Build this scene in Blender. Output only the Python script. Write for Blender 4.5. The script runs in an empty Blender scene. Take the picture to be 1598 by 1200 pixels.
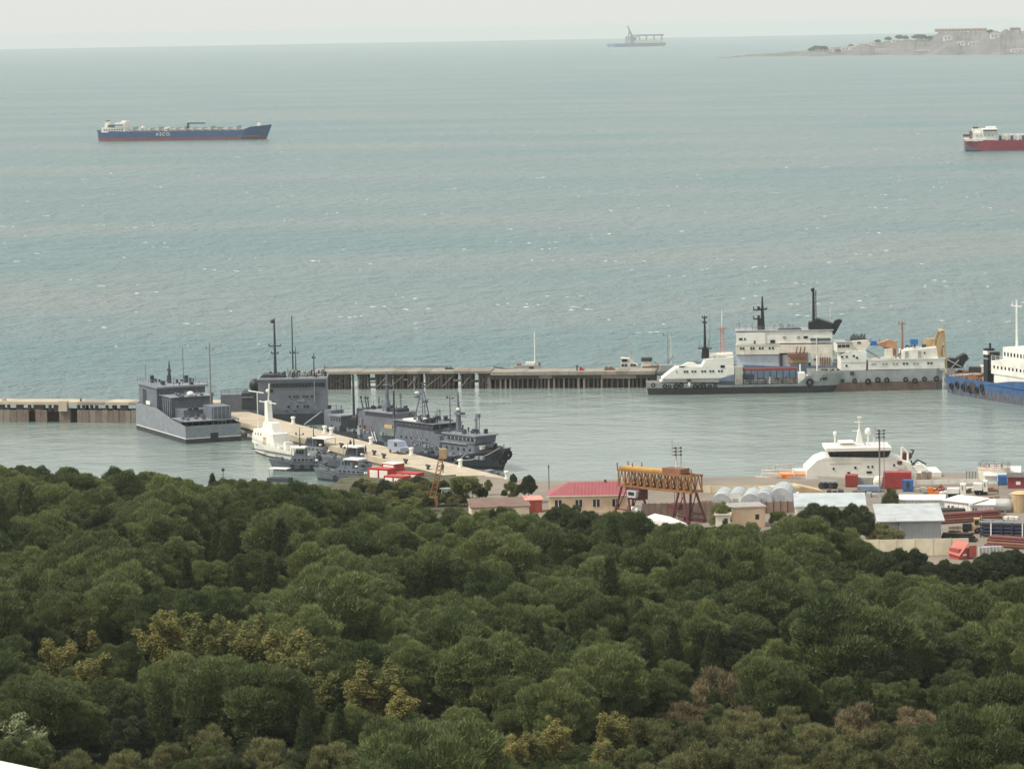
import bpy, bmesh, math, random
import numpy as np
from mathutils import Vector, Matrix, Euler

random.seed(7)
rng = np.random.default_rng(7)
PI = math.pi
R = math.radians
scene = bpy.context.scene
C = scene.collection

# ------------------------------------------------------------------ camera
F_PX, CX, CY, CAM_H = 5800.0, 799.0, 600.0, 80.0      # focal length in photo pixels, photo centre, eye height
PITCH, ROLL = math.atan(555 / F_PX), R(-1.0)
ROT = Euler((PI / 2 - PITCH, 0, 0)).to_matrix() @ Matrix.Rotation(ROLL, 3, 'Z')
cam_data = bpy.data.cameras.new('camera')
cam = bpy.data.objects.new('camera', cam_data)
C.objects.link(cam)
cam.matrix_world = Matrix.Translation((0, 0, CAM_H)) @ ROT.to_4x4()
cam_data.sensor_width = 36.0
cam_data.lens = F_PX / 1598 * 36.0
cam_data.clip_start, cam_data.clip_end = 1.0, 80000.0
scene.camera = cam

# ------------------------------------------------------------------ sky and sun
SUN_EL, SUN_AZ = R(52), R(-104)                        # azimuth from the view direction (+Y), negative = left
world = bpy.data.worlds.new('World')
scene.world = world
world.use_nodes = True
wn, wl = world.node_tree.nodes, world.node_tree.links
bg = wn['Background']
sky_tex = wn.new('ShaderNodeTexSky')
sky_tex.sky_type = 'NISHITA'
sky_tex.sun_disc = False
sky_tex.sun_elevation = SUN_EL
sky_tex.sun_rotation = SUN_AZ
sky_tex.dust_density = 4.0
sky_tex.air_density = 1.0
mixsky = wn.new('ShaderNodeMixRGB')
mixsky.inputs['Fac'].default_value = 0.80              # a thin even overcast over the blue
mixsky.inputs['Color2'].default_value = (8.3, 8.5, 8.0, 1)
wl.new(sky_tex.outputs['Color'], mixsky.inputs['Color1'])
wl.new(mixsky.outputs['Color'], bg.inputs['Color'])
bg.inputs['Strength'].default_value = 0.104
sun_data = bpy.data.lights.new('sun', 'SUN')
sun_data.energy = 3.2
sun_data.angle = R(6)
sun_data.color = (1.0, 0.93, 0.82)
sun = bpy.data.objects.new('sun', sun_data)
C.objects.link(sun)
sdir = Vector((math.sin(SUN_AZ) * math.cos(SUN_EL), math.cos(SUN_AZ) * math.cos(SUN_EL), math.sin(SUN_EL)))
sun.rotation_euler = sdir.to_track_quat('Z', 'Y').to_euler()
vs = scene.view_settings
vs.view_transform, vs.look, vs.gamma, vs.exposure = 'Standard', 'None', 1.0, 0.15
cy = scene.cycles
cy.use_denoising = True
cy.max_bounces, cy.diffuse_bounces, cy.glossy_bounces, cy.transmission_bounces = 6, 3, 2, 2
cy.volume_bounces = 1
cy.transparent_max_bounces = 4
cy.use_adaptive_sampling = False

# ------------------------------------------------------------------ pixel <-> place
def ray(px, py):
    return ROT @ Vector(((px - CX) / F_PX, -(py - CY) / F_PX, -1))
def W(px, py, z=0.0):
    d = ray(px, py); t = (z - CAM_H) / d.z
    return Vector((d.x * t, d.y * t, z))
def at_y(px, py, y):
    d = ray(px, py); t = y / d.y
    return Vector((d.x * t, y, CAM_H + d.z * t))
ROT_T = ROT.transposed()
def proj(p):
    c = ROT_T @ (Vector(p) - Vector((0, 0, CAM_H)))
    return CX + F_PX * c.x / -c.z, CY - F_PX * c.y / -c.z
def scale_at(p):
    c = ROT_T @ (Vector(p) - Vector((0, 0, CAM_H)))
    return F_PX / -c.z

# ------------------------------------------------------------------ materials
MATS = {}
def M(name, col, rough=0.6, metal=0.0, wear=0.0, wearcol=(0.17, 0.075, 0.04), sc=1.0, var=0.15, spec=0.3, bump=0.0):
    """painted / weathered surface: tone variation plus streaks of wear running down"""
    if name in MATS: return MATS[name]
    m = bpy.data.materials.new(name); m.use_nodes = True
    n, l = m.node_tree.nodes, m.node_tree.links
    b = n['Principled BSDF']
    b.inputs['Roughness'].default_value = rough
    b.inputs['Metallic'].default_value = metal
    b.inputs['Specular IOR Level'].default_value = spec
    g = n.new('ShaderNodeNewGeometry')
    t1 = n.new('ShaderNodeTexNoise'); t1.inputs['Scale'].default_value = 0.55 * sc; t1.inputs['Detail'].default_value = 5
    l.new(g.outputs['Position'], t1.inputs['Vector'])
    mr = n.new('ShaderNodeMapRange')
    mr.inputs['From Min'].default_value = 0.3; mr.inputs['From Max'].default_value = 0.7
    mr.inputs['To Min'].default_value = 1 - var; mr.inputs['To Max'].default_value = 1 + var
    l.new(t1.outputs['Fac'], mr.inputs['Value'])
    mul = n.new('ShaderNodeMixRGB'); mul.blend_type = 'MULTIPLY'; mul.inputs['Fac'].default_value = 1
    mul.inputs['Color1'].default_value = (*col, 1)
    l.new(mr.outputs['Result'], mul.inputs['Color2'])
    out = mul.outputs['Color']
    if wear > 0:
        mp = n.new('ShaderNodeMapping'); mp.inputs['Scale'].default_value = (1.3 * sc, 1.3 * sc, 0.28 * sc)
        l.new(g.outputs['Position'], mp.inputs['Vector'])
        t2 = n.new('ShaderNodeTexNoise'); t2.inputs['Scale'].default_value = 1.0; t2.inputs['Detail'].default_value = 7
        t2.inputs['Roughness'].default_value = 0.65
        l.new(mp.outputs['Vector'], t2.inputs['Vector'])
        r2 = n.new('ShaderNodeMapRange')
        r2.inputs['From Min'].default_value = 0.68 - 0.30 * wear; r2.inputs['From Max'].default_value = 0.80 - 0.25 * wear
        r2.inputs['To Max'].default_value = min(1.0, 0.45 + 0.6 * wear)
        l.new(t2.outputs['Fac'], r2.inputs['Value'])
        mx = n.new('ShaderNodeMixRGB'); mx.inputs['Color2'].default_value = (*wearcol, 1)
        l.new(r2.outputs['Result'], mx.inputs['Fac']); l.new(out, mx.inputs['Color1'])
        out = mx.outputs['Color']
    if bump > 0:
        t3 = n.new('ShaderNodeTexNoise'); t3.inputs['Scale'].default_value = 3 * sc; t3.inputs['Detail'].default_value = 4
        l.new(g.outputs['Position'], t3.inputs['Vector'])
        bp = n.new('ShaderNodeBump'); bp.inputs['Strength'].default_value = 0.6; bp.inputs['Distance'].default_value = bump
        l.new(t3.outputs['Fac'], bp.inputs['Height']); l.new(bp.outputs['Normal'], b.inputs['Normal'])
    l.new(out, b.inputs['Base Color'])
    MATS[name] = m
    return m

navy = M('navy_grey', (0.145, 0.162, 0.195), 0.55, wear=0.28, wearcol=(0.085, 0.08, 0.085), sc=1.6)
navy_lt = M('navy_grey_light', (0.235, 0.255, 0.285), 0.55, wear=0.25, wearcol=(0.16, 0.15, 0.145), sc=1.6)
navy_dk = M('navy_grey_dark', (0.05, 0.056, 0.07), 0.6, wear=0.15, wearcol=(0.14, 0.13, 0.13))
black = M('black_paint', (0.022, 0.024, 0.028), 0.5)
rubber = M('rubber', (0.02, 0.02, 0.02), 0.85)
white = M('white_paint', (0.80, 0.775, 0.71), 0.45, wear=0.10, wearcol=(0.45, 0.33, 0.22))
white_cl = M('white_paint_clean', (0.81, 0.79, 0.73), 0.45, wear=0.06, wearcol=(0.50, 0.40, 0.29), var=0.08)
white_old = M('white_paint_rusty', (0.76, 0.71, 0.61), 0.55, wear=0.34, wearcol=(0.33, 0.19, 0.11))
cream = M('cream_render', (0.72, 0.62, 0.46), 0.75, wear=0.12, wearcol=(0.45, 0.36, 0.26))
peach = M('peach_render', (0.74, 0.55, 0.38), 0.8, wear=0.12, wearcol=(0.5, 0.38, 0.28))
glass = M('dark_glass', (0.018, 0.022, 0.028), 0.12, spec=0.6, var=0.3)
grey_hull = M('grey_hull', (0.33, 0.345, 0.35), 0.6, wear=0.35, wearcol=(0.20, 0.13, 0.10))
rust_boot = M('rust_boot', (0.17, 0.115, 0.095), 0.8, wear=0.5, wearcol=(0.09, 0.07, 0.065))
dark_boot = M('dark_boot', (0.055, 0.052, 0.055), 0.7, wear=0.3, wearcol=(0.12, 0.08, 0.06))
blue_hull = M('blue_hull', (0.055, 0.125, 0.265), 0.6, wear=0.48, wearcol=(0.06, 0.055, 0.06))
blue_boot = M('blue_hull_scraped', (0.10, 0.17, 0.27), 0.7, wear=0.85, wearcol=(0.12, 0.07, 0.05), sc=1.6)
tank_blue = M('tanker_blue', (0.035, 0.080, 0.19), 0.5, wear=0.15, wearcol=(0.10, 0.12, 0.18))
red_boot = M('red_antifouling', (0.22, 0.055, 0.05), 0.65, wear=0.25, wearcol=(0.15, 0.07, 0.06))
red_hull = M('red_hull', (0.27, 0.03, 0.05), 0.5, wear=0.1, wearcol=(0.2, 0.05, 0.05))
orange = M('orange_paint', (0.72, 0.20, 0.035), 0.5, wear=0.1)
brown_rust = M('brown_rust', (0.24, 0.12, 0.07), 0.85, wear=0.5, wearcol=(0.11, 0.06, 0.045))
red_paint = M('red_paint', (0.46, 0.05, 0.045), 0.55, wear=0.12, wearcol=(0.32, 0.06, 0.05))
red_cont = M('red_container', (0.32, 0.055, 0.045), 0.55, wear=0.2, wearcol=(0.25, 0.07, 0.05))
blue_paint = M('blue_paint', (0.05, 0.16, 0.42), 0.5)
yellow = M('crane_yellow', (0.29, 0.14, 0.055), 0.7, wear=0.6, wearcol=(0.17, 0.085, 0.045), sc=2.0)
maroon = M('maroon_paint', (0.13, 0.04, 0.042), 0.65, wear=0.15, wearcol=(0.1, 0.05, 0.04))
tan = M('tan_steel', (0.50, 0.36, 0.20), 0.7, wear=0.4, wearcol=(0.28, 0.15, 0.08))
pinkred = M('pink_red_metal_roof', (0.33, 0.10, 0.11), 0.55, wear=0.25, wearcol=(0.24, 0.10, 0.095), var=0.1)
concrete = M('mole_concrete', (0.47, 0.40, 0.305), 0.85, wear=0.22, wearcol=(0.42, 0.36, 0.29), sc=0.5)
concrete_gr = M('grey_concrete', (0.40, 0.375, 0.33), 0.85, wear=0.3, wearcol=(0.24, 0.2, 0.17), sc=0.6)
yard_mat = M('yard_ground', (0.235, 0.20, 0.165), 0.9, wear=0.4, wearcol=(0.24, 0.22, 0.14), sc=0.22)
timber = M('old_timber', (0.075, 0.066, 0.062), 0.85, wear=0.45, wearcol=(0.06, 0.055, 0.055), sc=1.3)
timber_lt = M('bleached_timber', (0.24, 0.205, 0.17), 0.85, wear=0.4, wearcol=(0.16, 0.12, 0.10), sc=1.3)
deck_plank = M('pier_deck', (0.30, 0.265, 0.225), 0.85, wear=0.4, wearcol=(0.24, 0.18, 0.13), sc=0.8)
sheet_rust = M('sheet_pile_rust', (0.20, 0.155, 0.13), 0.85, wear=0.55, wearcol=(0.13, 0.08, 0.06), sc=1.4)
grey_metal = M('grey_metal', (0.42, 0.44, 0.46), 0.45, metal=0.2, wear=0.06)
grey_roof = M('pale_metal_roof', (0.46, 0.48, 0.49), 0.5, metal=0.1, wear=0.08, wearcol=(0.4, 0.36, 0.33))
dark_metal = M('dark_metal', (0.06, 0.06, 0.065), 0.6)
steel_pole = M('pole_steel', (0.20, 0.20, 0.20), 0.6)
brown_roof = M('brown_corrugated', (0.20, 0.135, 0.11), 0.8, wear=0.25, wearcol=(0.2, 0.12, 0.1))
fence_mat = M('fence_panel_brown', (0.34, 0.245, 0.195), 0.85, wear=0.3, wearcol=(0.22, 0.15, 0.12))
kiosk_red = M('kiosk_orange_red', (0.45, 0.10, 0.07), 0.55)
teal_band = M('teal_glass_band', (0.07, 0.13, 0.16), 0.25, spec=0.5)
deck_green = M('deck_grey_green', (0.17, 0.185, 0.17), 0.8, wear=0.3)
silver = M('silver_tank', (0.58, 0.58, 0.57), 0.4, metal=0.3, wear=0.1)
bark = M('bark', (0.10, 0.075, 0.055), 0.9)
skin_mat = M('skin', (0.45, 0.28, 0.2), 0.6)
cloth_dk = M('dark_clothing', (0.03, 0.035, 0.05), 0.9)
cloth_bl = M('blue_clothing', (0.05, 0.07, 0.12), 0.9)
rope_mat = M('rope', (0.55, 0.52, 0.46), 0.9)

# ------------------------------------------------------------------ mesh building
class MB:
    def __init__(s): s.v, s.f, s.m = [], [], []
    def add(s, vs, fs, mi=0):
        o = len(s.v); s.v += [tuple(p) for p in vs]
        for f in fs: s.f.append([o + i for i in f]); s.m.append(mi)
    def box(s, x0, x1, y0, y1, z0, z1, mi=0):
        s.add([(x, y, z) for z in (z0, z1) for y in (y0, y1) for x in (x0, x1)],
              [(0, 2, 3, 1), (4, 5, 7, 6), (0, 1, 5, 4), (2, 6, 7, 3), (0, 4, 6, 2), (1, 3, 7, 5)], mi)
    def prism(s, poly, z0, z1, mi=0):
        n = len(poly)
        s.add([(x, y, z0) for x, y in poly] + [(x, y, z1) for x, y in poly],
              [tuple(range(n - 1, -1, -1)), tuple(range(n, 2 * n))] + [(i, (i + 1) % n, n + (i + 1) % n, n + i) for i in range(n)], mi)
    def side(s, poly, y0, y1, mi=0):
        """profile given in x,z pushed through y0..y1"""
        n = len(poly)
        s.add([(x, y0, z) for x, z in poly] + [(x, y1, z) for x, z in poly],
              [tuple(range(n)), tuple(range(2 * n - 1, n - 1, -1))] + [(i, n + i, n + (i + 1) % n, (i + 1) % n) for i in range(n)], mi)
    def tube(s, p0, p1, r0, r1=None, n=6, mi=0):
        r1 = r0 if r1 is None else r1
        p0, p1 = Vector(p0), Vector(p1)
        d = (p1 - p0)
        if d.length < 1e-6: return
        a = d.orthogonal().normalized(); b = d.normalized().cross(a)
        ring = [(a * math.cos(2 * PI * i / n) + b * math.sin(2 * PI * i / n)) for i in range(n)]
        s.add([p0 + q * r0 for q in ring] + [p1 + q * r1 for q in ring],
              [(i, (i + 1) % n, n + (i + 1) % n, n + i) for i in range(n)] + [tuple(range(n - 1, -1, -1)), tuple(range(n, 2 * n))], mi)
    def path(s, pts, r, n=5, mi=0):
        for a, b in zip(pts, pts[1:]): s.tube(a, b, r, r, n, mi)
    def ball(s, c, r, nu=10, nv=7, mi=0, sz=1.0):
        vs, fs = [], []
        for j in range(nv + 1):
            th = PI * j / nv
            for i in range(nu):
                ph = 2 * PI * i / nu
                vs.append((c[0] + r * math.sin(th) * math.cos(ph), c[1] + r * math.sin(th) * math.sin(ph), c[2] + r * sz * math.cos(th)))
        for j in range(nv):
            for i in range(nu):
                fs.append((j * nu + i, (j + 1) * nu + i, (j + 1) * nu + (i + 1) % nu, j * nu + (i + 1) % nu))
        s.add(vs, fs, mi)
    def mesh(s, name, mats):
        me = bpy.data.meshes.new(name)
        me.from_pydata(s.v, [], s.f)
        for m in (mats if isinstance(mats, (list, tuple)) else [mats]): me.materials.append(m)
        if any(s.m): me.polygons.foreach_set('material_index', s.m)
        me.update()
        return me
    def build(s, name, mats, parent=None):
        o = bpy.data.objects.new(name, s.mesh(name, mats)); C.objects.link(o)
        if parent: o.parent = parent
        return o

def tag(o, label=None, cat=None, group=None, kind=None):
    if label: o['label'] = label
    if cat: o['category'] = cat
    if group: o['group'] = group
    if kind: o['kind'] = kind
    return o
def empty(name, loc, rz=0.0, label=None, cat=None, group=None):
    o = bpy.data.objects.new(name, None); C.objects.link(o)
    o.location = loc; o.rotation_euler = (0, 0, rz); o.empty_display_size = 0.5
    return tag(o, label, cat, group)
_cube, _cyl, _cone = {}, {}, {}
def ubox(name, parent, x0, x1, y0, y1, z0, z1, mat, rz=0.0):
    """a box part that shares one unit mesh for each material"""
    if mat.name not in _cube:
        b = MB(); b.box(-.5, .5, -.5, .5, -.5, .5); _cube[mat.name] = b.mesh('block_' + mat.name, mat)
    o = bpy.data.objects.new(name, _cube[mat.name]); C.objects.link(o)
    o.parent = parent
    o.location = ((x0 + x1) / 2, (y0 + y1) / 2, (z0 + z1) / 2)
    o.scale = (x1 - x0, y1 - y0, z1 - z0); o.rotation_euler = (0, 0, rz)
    return o
def ucyl(name, parent, p0, p1, r, mat, n=8):
    k = (mat.name, n)
    if k not in _cyl:
        b = MB(); b.tube((0, 0, -.5), (0, 0, .5), 1, 1, n); _cyl[k] = b.mesh('round_' + mat.name, mat)
    o = bpy.data.objects.new(name, _cyl[k]); C.objects.link(o)
    o.parent = parent
    p0, p1 = Vector(p0), Vector(p1); d = p1 - p0
    o.location = (p0 + p1) / 2
    o.rotation_mode = 'QUATERNION'; o.rotation_quaternion = d.to_track_quat('Z', 'Y')
    o.scale = (r, r, d.length)
    return o
_tyre = []
def tyre(parent, c, rx=PI / 2, name='tyre_fender', sc=1.0, rz=0.0):
    if not _tyre:
        b = MB(); nu, nv = 12, 6; vs_, fs_ = [], []
        for i in range(nu):
            for j in range(nv):
                a, q = 2 * PI * i / nu, 2 * PI * j / nv
                rr = 0.42 + 0.17 * math.cos(q)
                vs_.append((rr * math.cos(a), rr * math.sin(a), 0.17 * math.sin(q)))
                fs_.append((i * nv + j, ((i + 1) % nu) * nv + j, ((i + 1) % nu) * nv + (j + 1) % nv, i * nv + (j + 1) % nv))
        b.add(vs_, fs_); _tyre.append(b.mesh('tyre_fender', rubber))
    o = bpy.data.objects.new(name, _tyre[0]); C.objects.link(o)
    o.parent = parent; o.location = c; o.rotation_euler = (rx, 0, rz); o.scale = (sc,) * 3
    return o
def railing(parent, pts, h=1.0, r=0.035, mat=None, step=1.6, name='railing'):
    b = MB()
    for a, c in zip(pts, pts[1:]):
        a, c = Vector(a), Vector(c); n = max(1, int((c - a).length / step))
        for k in range(n + 1):
            p = a.lerp(c, k / n); b.tube(p, p + Vector((0, 0, h)), r, r, 4)
        for hh in (h, h * 0.52): b.tube(a + Vector((0, 0, hh)), c + Vector((0, 0, hh)), r, r, 4)
    return b.build(name, mat or white_cl, parent)
def rope(name, label, a, b_, sag=0.6, r=0.05, mat=None):
    a, b_ = Vector(a), Vector(b_); m = MB(); pts = []
    for k in range(9):
        t = k / 8; p = a.lerp(b_, t); p.z -= sag * 4 * t * (1 - t); pts.append(p - a)
    m.path(pts, r, 5)
    o = m.build(name, mat or rope_mat); o.location = a
    return tag(o, label, 'rope', 'mooring ropes')
def mast(parent, x, y, z0, z1, r, mat, yards=(), name='mast', taper=0.45):
    b = MB(); b.tube((0, 0, 0), (0, 0, z1 - z0), r, r * taper, 8)
    o = b.build(name, mat, parent); o.location = (x, y, z0)
    for z, hw in yards:
        q = MB(); q.tube((-hw, 0, z - z0), (hw, 0, z - z0), max(0.05, r * .35), None, 5)
        q.box(-hw - .1, -hw + .15, -.12, .12, z - z0, z - z0 + .4); q.box(hw - .15, hw + .1, -.12, .12, z - z0, z - z0 + .3)
        q.build('yard', mat, o)
    return o
def windows(parent, xs, y, z, w, h, mat=None, d=0.08):
    for x in xs: ubox('window', parent, x - w / 2, x + w / 2, y - d, y + 0.02, z - h / 2, z + h / 2, mat or glass)

def gear(parent, x0, x1, y0, y1, z, n, mat, h=1.2, name='deck_gear'):
    """small fittings of a deck: lockers, vents, reels, poles"""
    b = MB()
    for i in range(n):
        x, y, k = random.uniform(x0, x1), random.uniform(y0, y1), random.random(); q = h * random.uniform(.35, 1.0)
        if k < .45: w, d = random.uniform(.15, .45), random.uniform(.15, .4); b.box(x - w, x + w, y - d, y + d, z, z + q * .7)
        elif k < .75: b.tube((x, y, z), (x + random.uniform(-.1, .1), y, z + q * 1.5), .05, .04, 4)
        elif k < .9: b.tube((x, y, z), (x, y, z + q * .6), .14, .14, 7); b.ball((x, y, z + q * .7), .22, 7, 5)
        else: b.tube((x - .4, y, z + q * .5), (x + .4, y, z + q * .5), .2, .2, 7); b.box(x - .45, x - .35, y - .2, y + .2, z, z + q * .5); b.box(x + .35, x + .45, y - .2, y + .2, z, z + q * .5)
    o = b.build(name, mat, parent); o['kind'] = 'stuff'
    return o
def interp(pts, t):
    for (a, za), (b, zb) in zip(pts, pts[1:]):
        if t <= b: return za + (zb - za) * ((t - a) / (b - a) if b > a else 1)
    return pts[-1][1]
def hull(parent, L, B, sheer, mats, boot=0.6, rake=1.5, stern_w=0.8, fb=0.6, bow_p=2.2, deck_mat=None, bul=0.5, flare=0.86, flip=False, stripe=0.0, draft=1.0, N=30):
    """lofted hull; stern at -x and bow at +x (flip swaps), sheer = [(t, z)], mats = (topsides, boot[, stripe])"""
    b = MB(); sg = -1 if flip else 1
    def hb(t, wl):
        k = 1.0
        if t < .14: k = stern_w + (1 - stern_w) * (t / .14) ** .6
        if t > fb: k = 1 - ((t - fb) / (1 - fb)) ** (bow_p * (.62 if wl else 1))
        return max(.015, k) * B / 2 * (flare if wl else 1)
    ts = [i / N for i in range(N + 1)]
    rows = []
    for t in ts:
        zd = interp(sheer, t); col = []
        zs_ = [-draft, 0.0, boot, boot + (zd - stripe - boot) * .5, zd - stripe] + ([zd] if stripe else [])
        for z in zs_:
            k = min(1, max(0, z / zd)); hw = hb(t, True) * (1 - k) + hb(t, False) * k
            if z < 0: hw *= .9
            x = -L / 2 + t * L + (rake * k * max(0, (t - .72) / .28) ** 1.3) - (0.5 * k if t == 0 else 0)
            col.append((x * sg, hw, z))
        rows.append(col)
    nz = len(rows[0])
    for s in (1, -1):
        o = len(b.v)
        for col in rows: b.v += [(x, hw * s, z) for x, hw, z in col]
        for i in range(N):
            for j in range(nz - 1):
                q = [o + i * nz + j, o + (i + 1) * nz + j, o + (i + 1) * nz + j + 1, o + i * nz + j + 1]
                b.f.append(q if s * sg < 0 else q[::-1]); b.m.append(1 if j < 2 else (2 if stripe and j == nz - 2 else 0))
    o2 = len(b.v) // 2
    for j in range(nz - 1):
        b.f.append([j, j + 1, o2 + j + 1, o2 + j]); b.m.append(1 if j < 2 else 0)
    h = b.build('hull', list(mats), parent)
    d = MB()
    for i, t in enumerate(ts):
        x, hw, z = rows[i][-1]; d.v += [(x * .995, hw * .97, z - bul), (x * .995, -hw * .97, z - bul)]
    for i in range(N):
        q = [2 * i, 2 * i + 1, 2 * i + 3, 2 * i + 2]
        d.f.append(q if sg > 0 else q[::-1]); d.m.append(0)
    d.build('deck', deck_mat or deck_green, parent)
    return h
def ship(name, label, cat, pl, pr, B, group=None):
    """root on the waterline: +x runs from picture-left to picture-right, -y is the near side; returns root, length"""
    a, b = W(*pl), W(*pr); d = b - a
    ang = math.atan2(d.y, d.x); n = Vector((-math.sin(ang), math.cos(ang), 0))
    o = empty(name, (a + b) / 2 + n * B / 2, ang, label, cat, group)
    s = scale_at(o.location); L = d.length
    X = lambda px: ((px - pl[0]) / (pr[0] - pl[0]) - .5) * L
    Z = lambda py, px=(pl[0] + pr[0]) / 2: (pl[1] + (pr[1] - pl[1]) * (px - pl[0]) / (pr[0] - pl[0]) - py) / s
    return o, L, X, Z

# ================================================================== THE SETTING
def node_mat(name):
    m = bpy.data.materials.new(name); m.use_nodes = True
    n, l = m.node_tree.nodes, m.node_tree.links
    return m, n, l, n['Principled BSDF']

def water(name, deep, pale, rough, waves, patch):
    """waves = [(scale, stretch, amplitude)] of crests in metres; patch = scale of the silty bands and of wind lanes painted into the colour"""
    m, n, l, b = node_mat(name)
    g = n.new('ShaderNodeNewGeometry')
    prev = None
    for scl, stx, amp in waves:
        mp = n.new('ShaderNodeMapping'); mp.inputs['Scale'].default_value = (scl * stx, scl, scl)
        mp.inputs['Rotation'].default_value = (0, 0, R(9))
        l.new(g.outputs['Position'], mp.inputs['Vector'])
        t = n.new('ShaderNodeTexNoise'); t.inputs['Scale'].default_value = 1; t.inputs['Detail'].default_value = 6
        t.inputs['Roughness'].default_value = 0.62
        l.new(mp.outputs['Vector'], t.inputs['Vector'])
        k = n.new('ShaderNodeMath'); k.operation = 'MULTIPLY'; k.inputs[1].default_value = amp
        l.new(t.outputs['Fac'], k.inputs[0])
        if prev is None: prev = k.outputs[0]
        else:
            a = n.new('ShaderNodeMath'); a.operation = 'ADD'
            l.new(prev, a.inputs[0]); l.new(k.outputs[0], a.inputs[1]); prev = a.outputs[0]
    bp = n.new('ShaderNodeBump'); bp.inputs['Strength'].default_value = 1.0; bp.inputs['Distance'].default_value = 1.0
    l.new(prev, bp.inputs['Height']); l.new(bp.outputs['Normal'], b.inputs['Normal'])
    mp = n.new('ShaderNodeMapping'); mp.inputs['Scale'].default_value = (patch * .45, patch, patch)  # silt, plus the wind lanes' changed sheen painted as water colour
    l.new(g.outputs['Position'], mp.inputs['Vector'])
    t = n.new('ShaderNodeTexNoise'); t.inputs['Scale'].default_value = 1; t.inputs['Detail'].default_value = 5
    l.new(mp.outputs['Vector'], t.inputs['Vector'])
    rp = n.new('ShaderNodeValToRGB')
    rp.color_ramp.elements[0].position, rp.color_ramp.elements[1].position = 0.36, 0.66
    rp.color_ramp.elements[0].color, rp.color_ramp.elements[1].color = (*deep, 1), (*pale, 1)
    l.new(t.outputs['Fac'], rp.inputs['Fac'])
    l.new(rp.outputs['Color'], b.inputs['Base Color'])
    b.inputs['Roughness'].default_value = rough
    b.inputs['IOR'].default_value = 1.33
    return m

sea_mat = water('open_sea', (0.095, 0.205, 0.222), (0.190, 0.245, 0.243), 0.26, [(0.016, 0.8, 8.0), (0.06, 1.5, 13.0), (0.30, 1.2, 2.6)], 0.006)
harb_mat = water('harbour_water', (0.19, 0.25, 0.232), (0.235, 0.285, 0.266), 0.12, [(0.05, .8, .9), (0.12, 0.9, 0.5), (0.55, 0.9, 0.14)], 0.03)

b = MB()
ys = [200, 700, 1200, 2500, 6000, 12000, 25000]
for y0, y1 in zip(ys, ys[1:]): b.add([(-20000, y0, 0), (20000, y0, 0), (20000, y1, 0), (-20000, y1, 0)], [(0, 1, 2, 3)])
tag(b.build('sea', sea_mat), 'grey green open sea running out to the horizon', kind='structure')
b = MB()
hb_line = [(-900, 787), (-62, 787), (-58, 850), (40, 852), (95, 850), (110, 812), (900, 812)]
b.add([(x, 420, 0.004) for x, _ in hb_line] + [(x, y, 0.004) for x, y in hb_line],
      [(i, i + 1, 8 + i, 7 + i) for i in range(6)])
tag(b.build('harbour_water', harb_mat), 'calm pale green water inside the harbour', kind='structure')

# whitecaps: low mounds of foam
foam_mat = M('foam', (0.80, 0.82, 0.80), 0.9, var=0.05)
b = MB()
for _ in range(420):
    y = 930 * (7.0 ** rng.random()); x = (rng.random() * 2 - 1) * (0.15 * y + 30)
    for q in range(int(rng.integers(1, 4))):
        L, D, Hh = rng.uniform(.5, 2.2), rng.uniform(.3, .8), rng.uniform(.06, .17)
        ox, oy = x + rng.normal() * 4, y + rng.normal() * 3; n = 9
        rim = [(ox + L / 2 * math.cos(2 * PI * i / n) * rng.uniform(.6, 1.2), oy + D / 2 * math.sin(2 * PI * i / n) * rng.uniform(.6, 1.2), 0.02) for i in range(n)]
        b.add(rim + [(ox + rng.normal() * .2, oy, Hh)], [(i, (i + 1) % n, n) for i in range(n)])
tag(b.build('whitecap_foam', foam_mat), 'scattered white foam of breaking wave crests on the open sea', 'foam', kind='stuff')

# ---- land
TOPLINE = [(-400, 715), (0, 722), (150, 732), (300, 737), (400, 744), (500, 752), (560, 764), (620, 786), (750, 794), (835, 788), (850, 784), (930, 786), (1000, 798), (1050, 812), (1110, 806), (1150, 817), (1200, 805), (1238, 800), (1262, 784), (1340, 786), (1358, 848), (1450, 858), (1520, 864), (1598, 854), (2200, 850)]
EDGE = [(-900, 640), (0, 616), (300, 596), (560, 576), (650, 560), (750, 548), (1050, 527), (1230, 520), (1380, 500), (1598, 492), (2500, 480)]
SHORE = [(-900, 660), (0, 640), (300, 622), (430, 616), (520, 640), (600, 656), (700, 654), (780, 634), (2500, 632)]
def px_of(x, y): return CX + F_PX * x / max(y, 60)
def vnoise(x, y): return (math.sin(x * .071 + 1.3) * math.cos(y * .053 + .4) + math.sin(x * .031 - y * .045 + 2.1) + .5 * math.sin(x * .13 + y * .11)) / 2.5
def ground_z(x, y):
    e = interp(EDGE, min(2400, max(-890, px_of(x, y))))
    if y >= e: return 3.0
    z = 3 + 12 * (e - y) / (e - 285) + 1.1 * vnoise(x, y) * min(1, (e - y) / 40)
    if y < 285:
        base = 3 + 12 * e / (e - 285)
        z += (76.5 - base) * ((285 - y) / 285) ** 2
    return z
def land_z(x, y):
    sh = interp(SHORE, min(2400, max(-890, px_of(x, y))))
    if y > sh: return max(-1.5, 3.0 - (y - sh) * 0.75)
    return ground_z(x, y)
m, n, l, bs = node_mat('forest_floor')
g = n.new('ShaderNodeNewGeometry'); t = n.new('ShaderNodeTexNoise'); t.inputs['Scale'].default_value = .35; t.inputs['Detail'].default_value = 7
l.new(g.outputs['Position'], t.inputs['Vector'])
rp = n.new('ShaderNodeValToRGB'); rp.color_ramp.elements[0].position, rp.color_ramp.elements[1].position = .35, .7
rp.color_ramp.elements[0].color, rp.color_ramp.elements[1].color = (.035, .045, .022, 1), (.13, .11, .065, 1)
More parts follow.
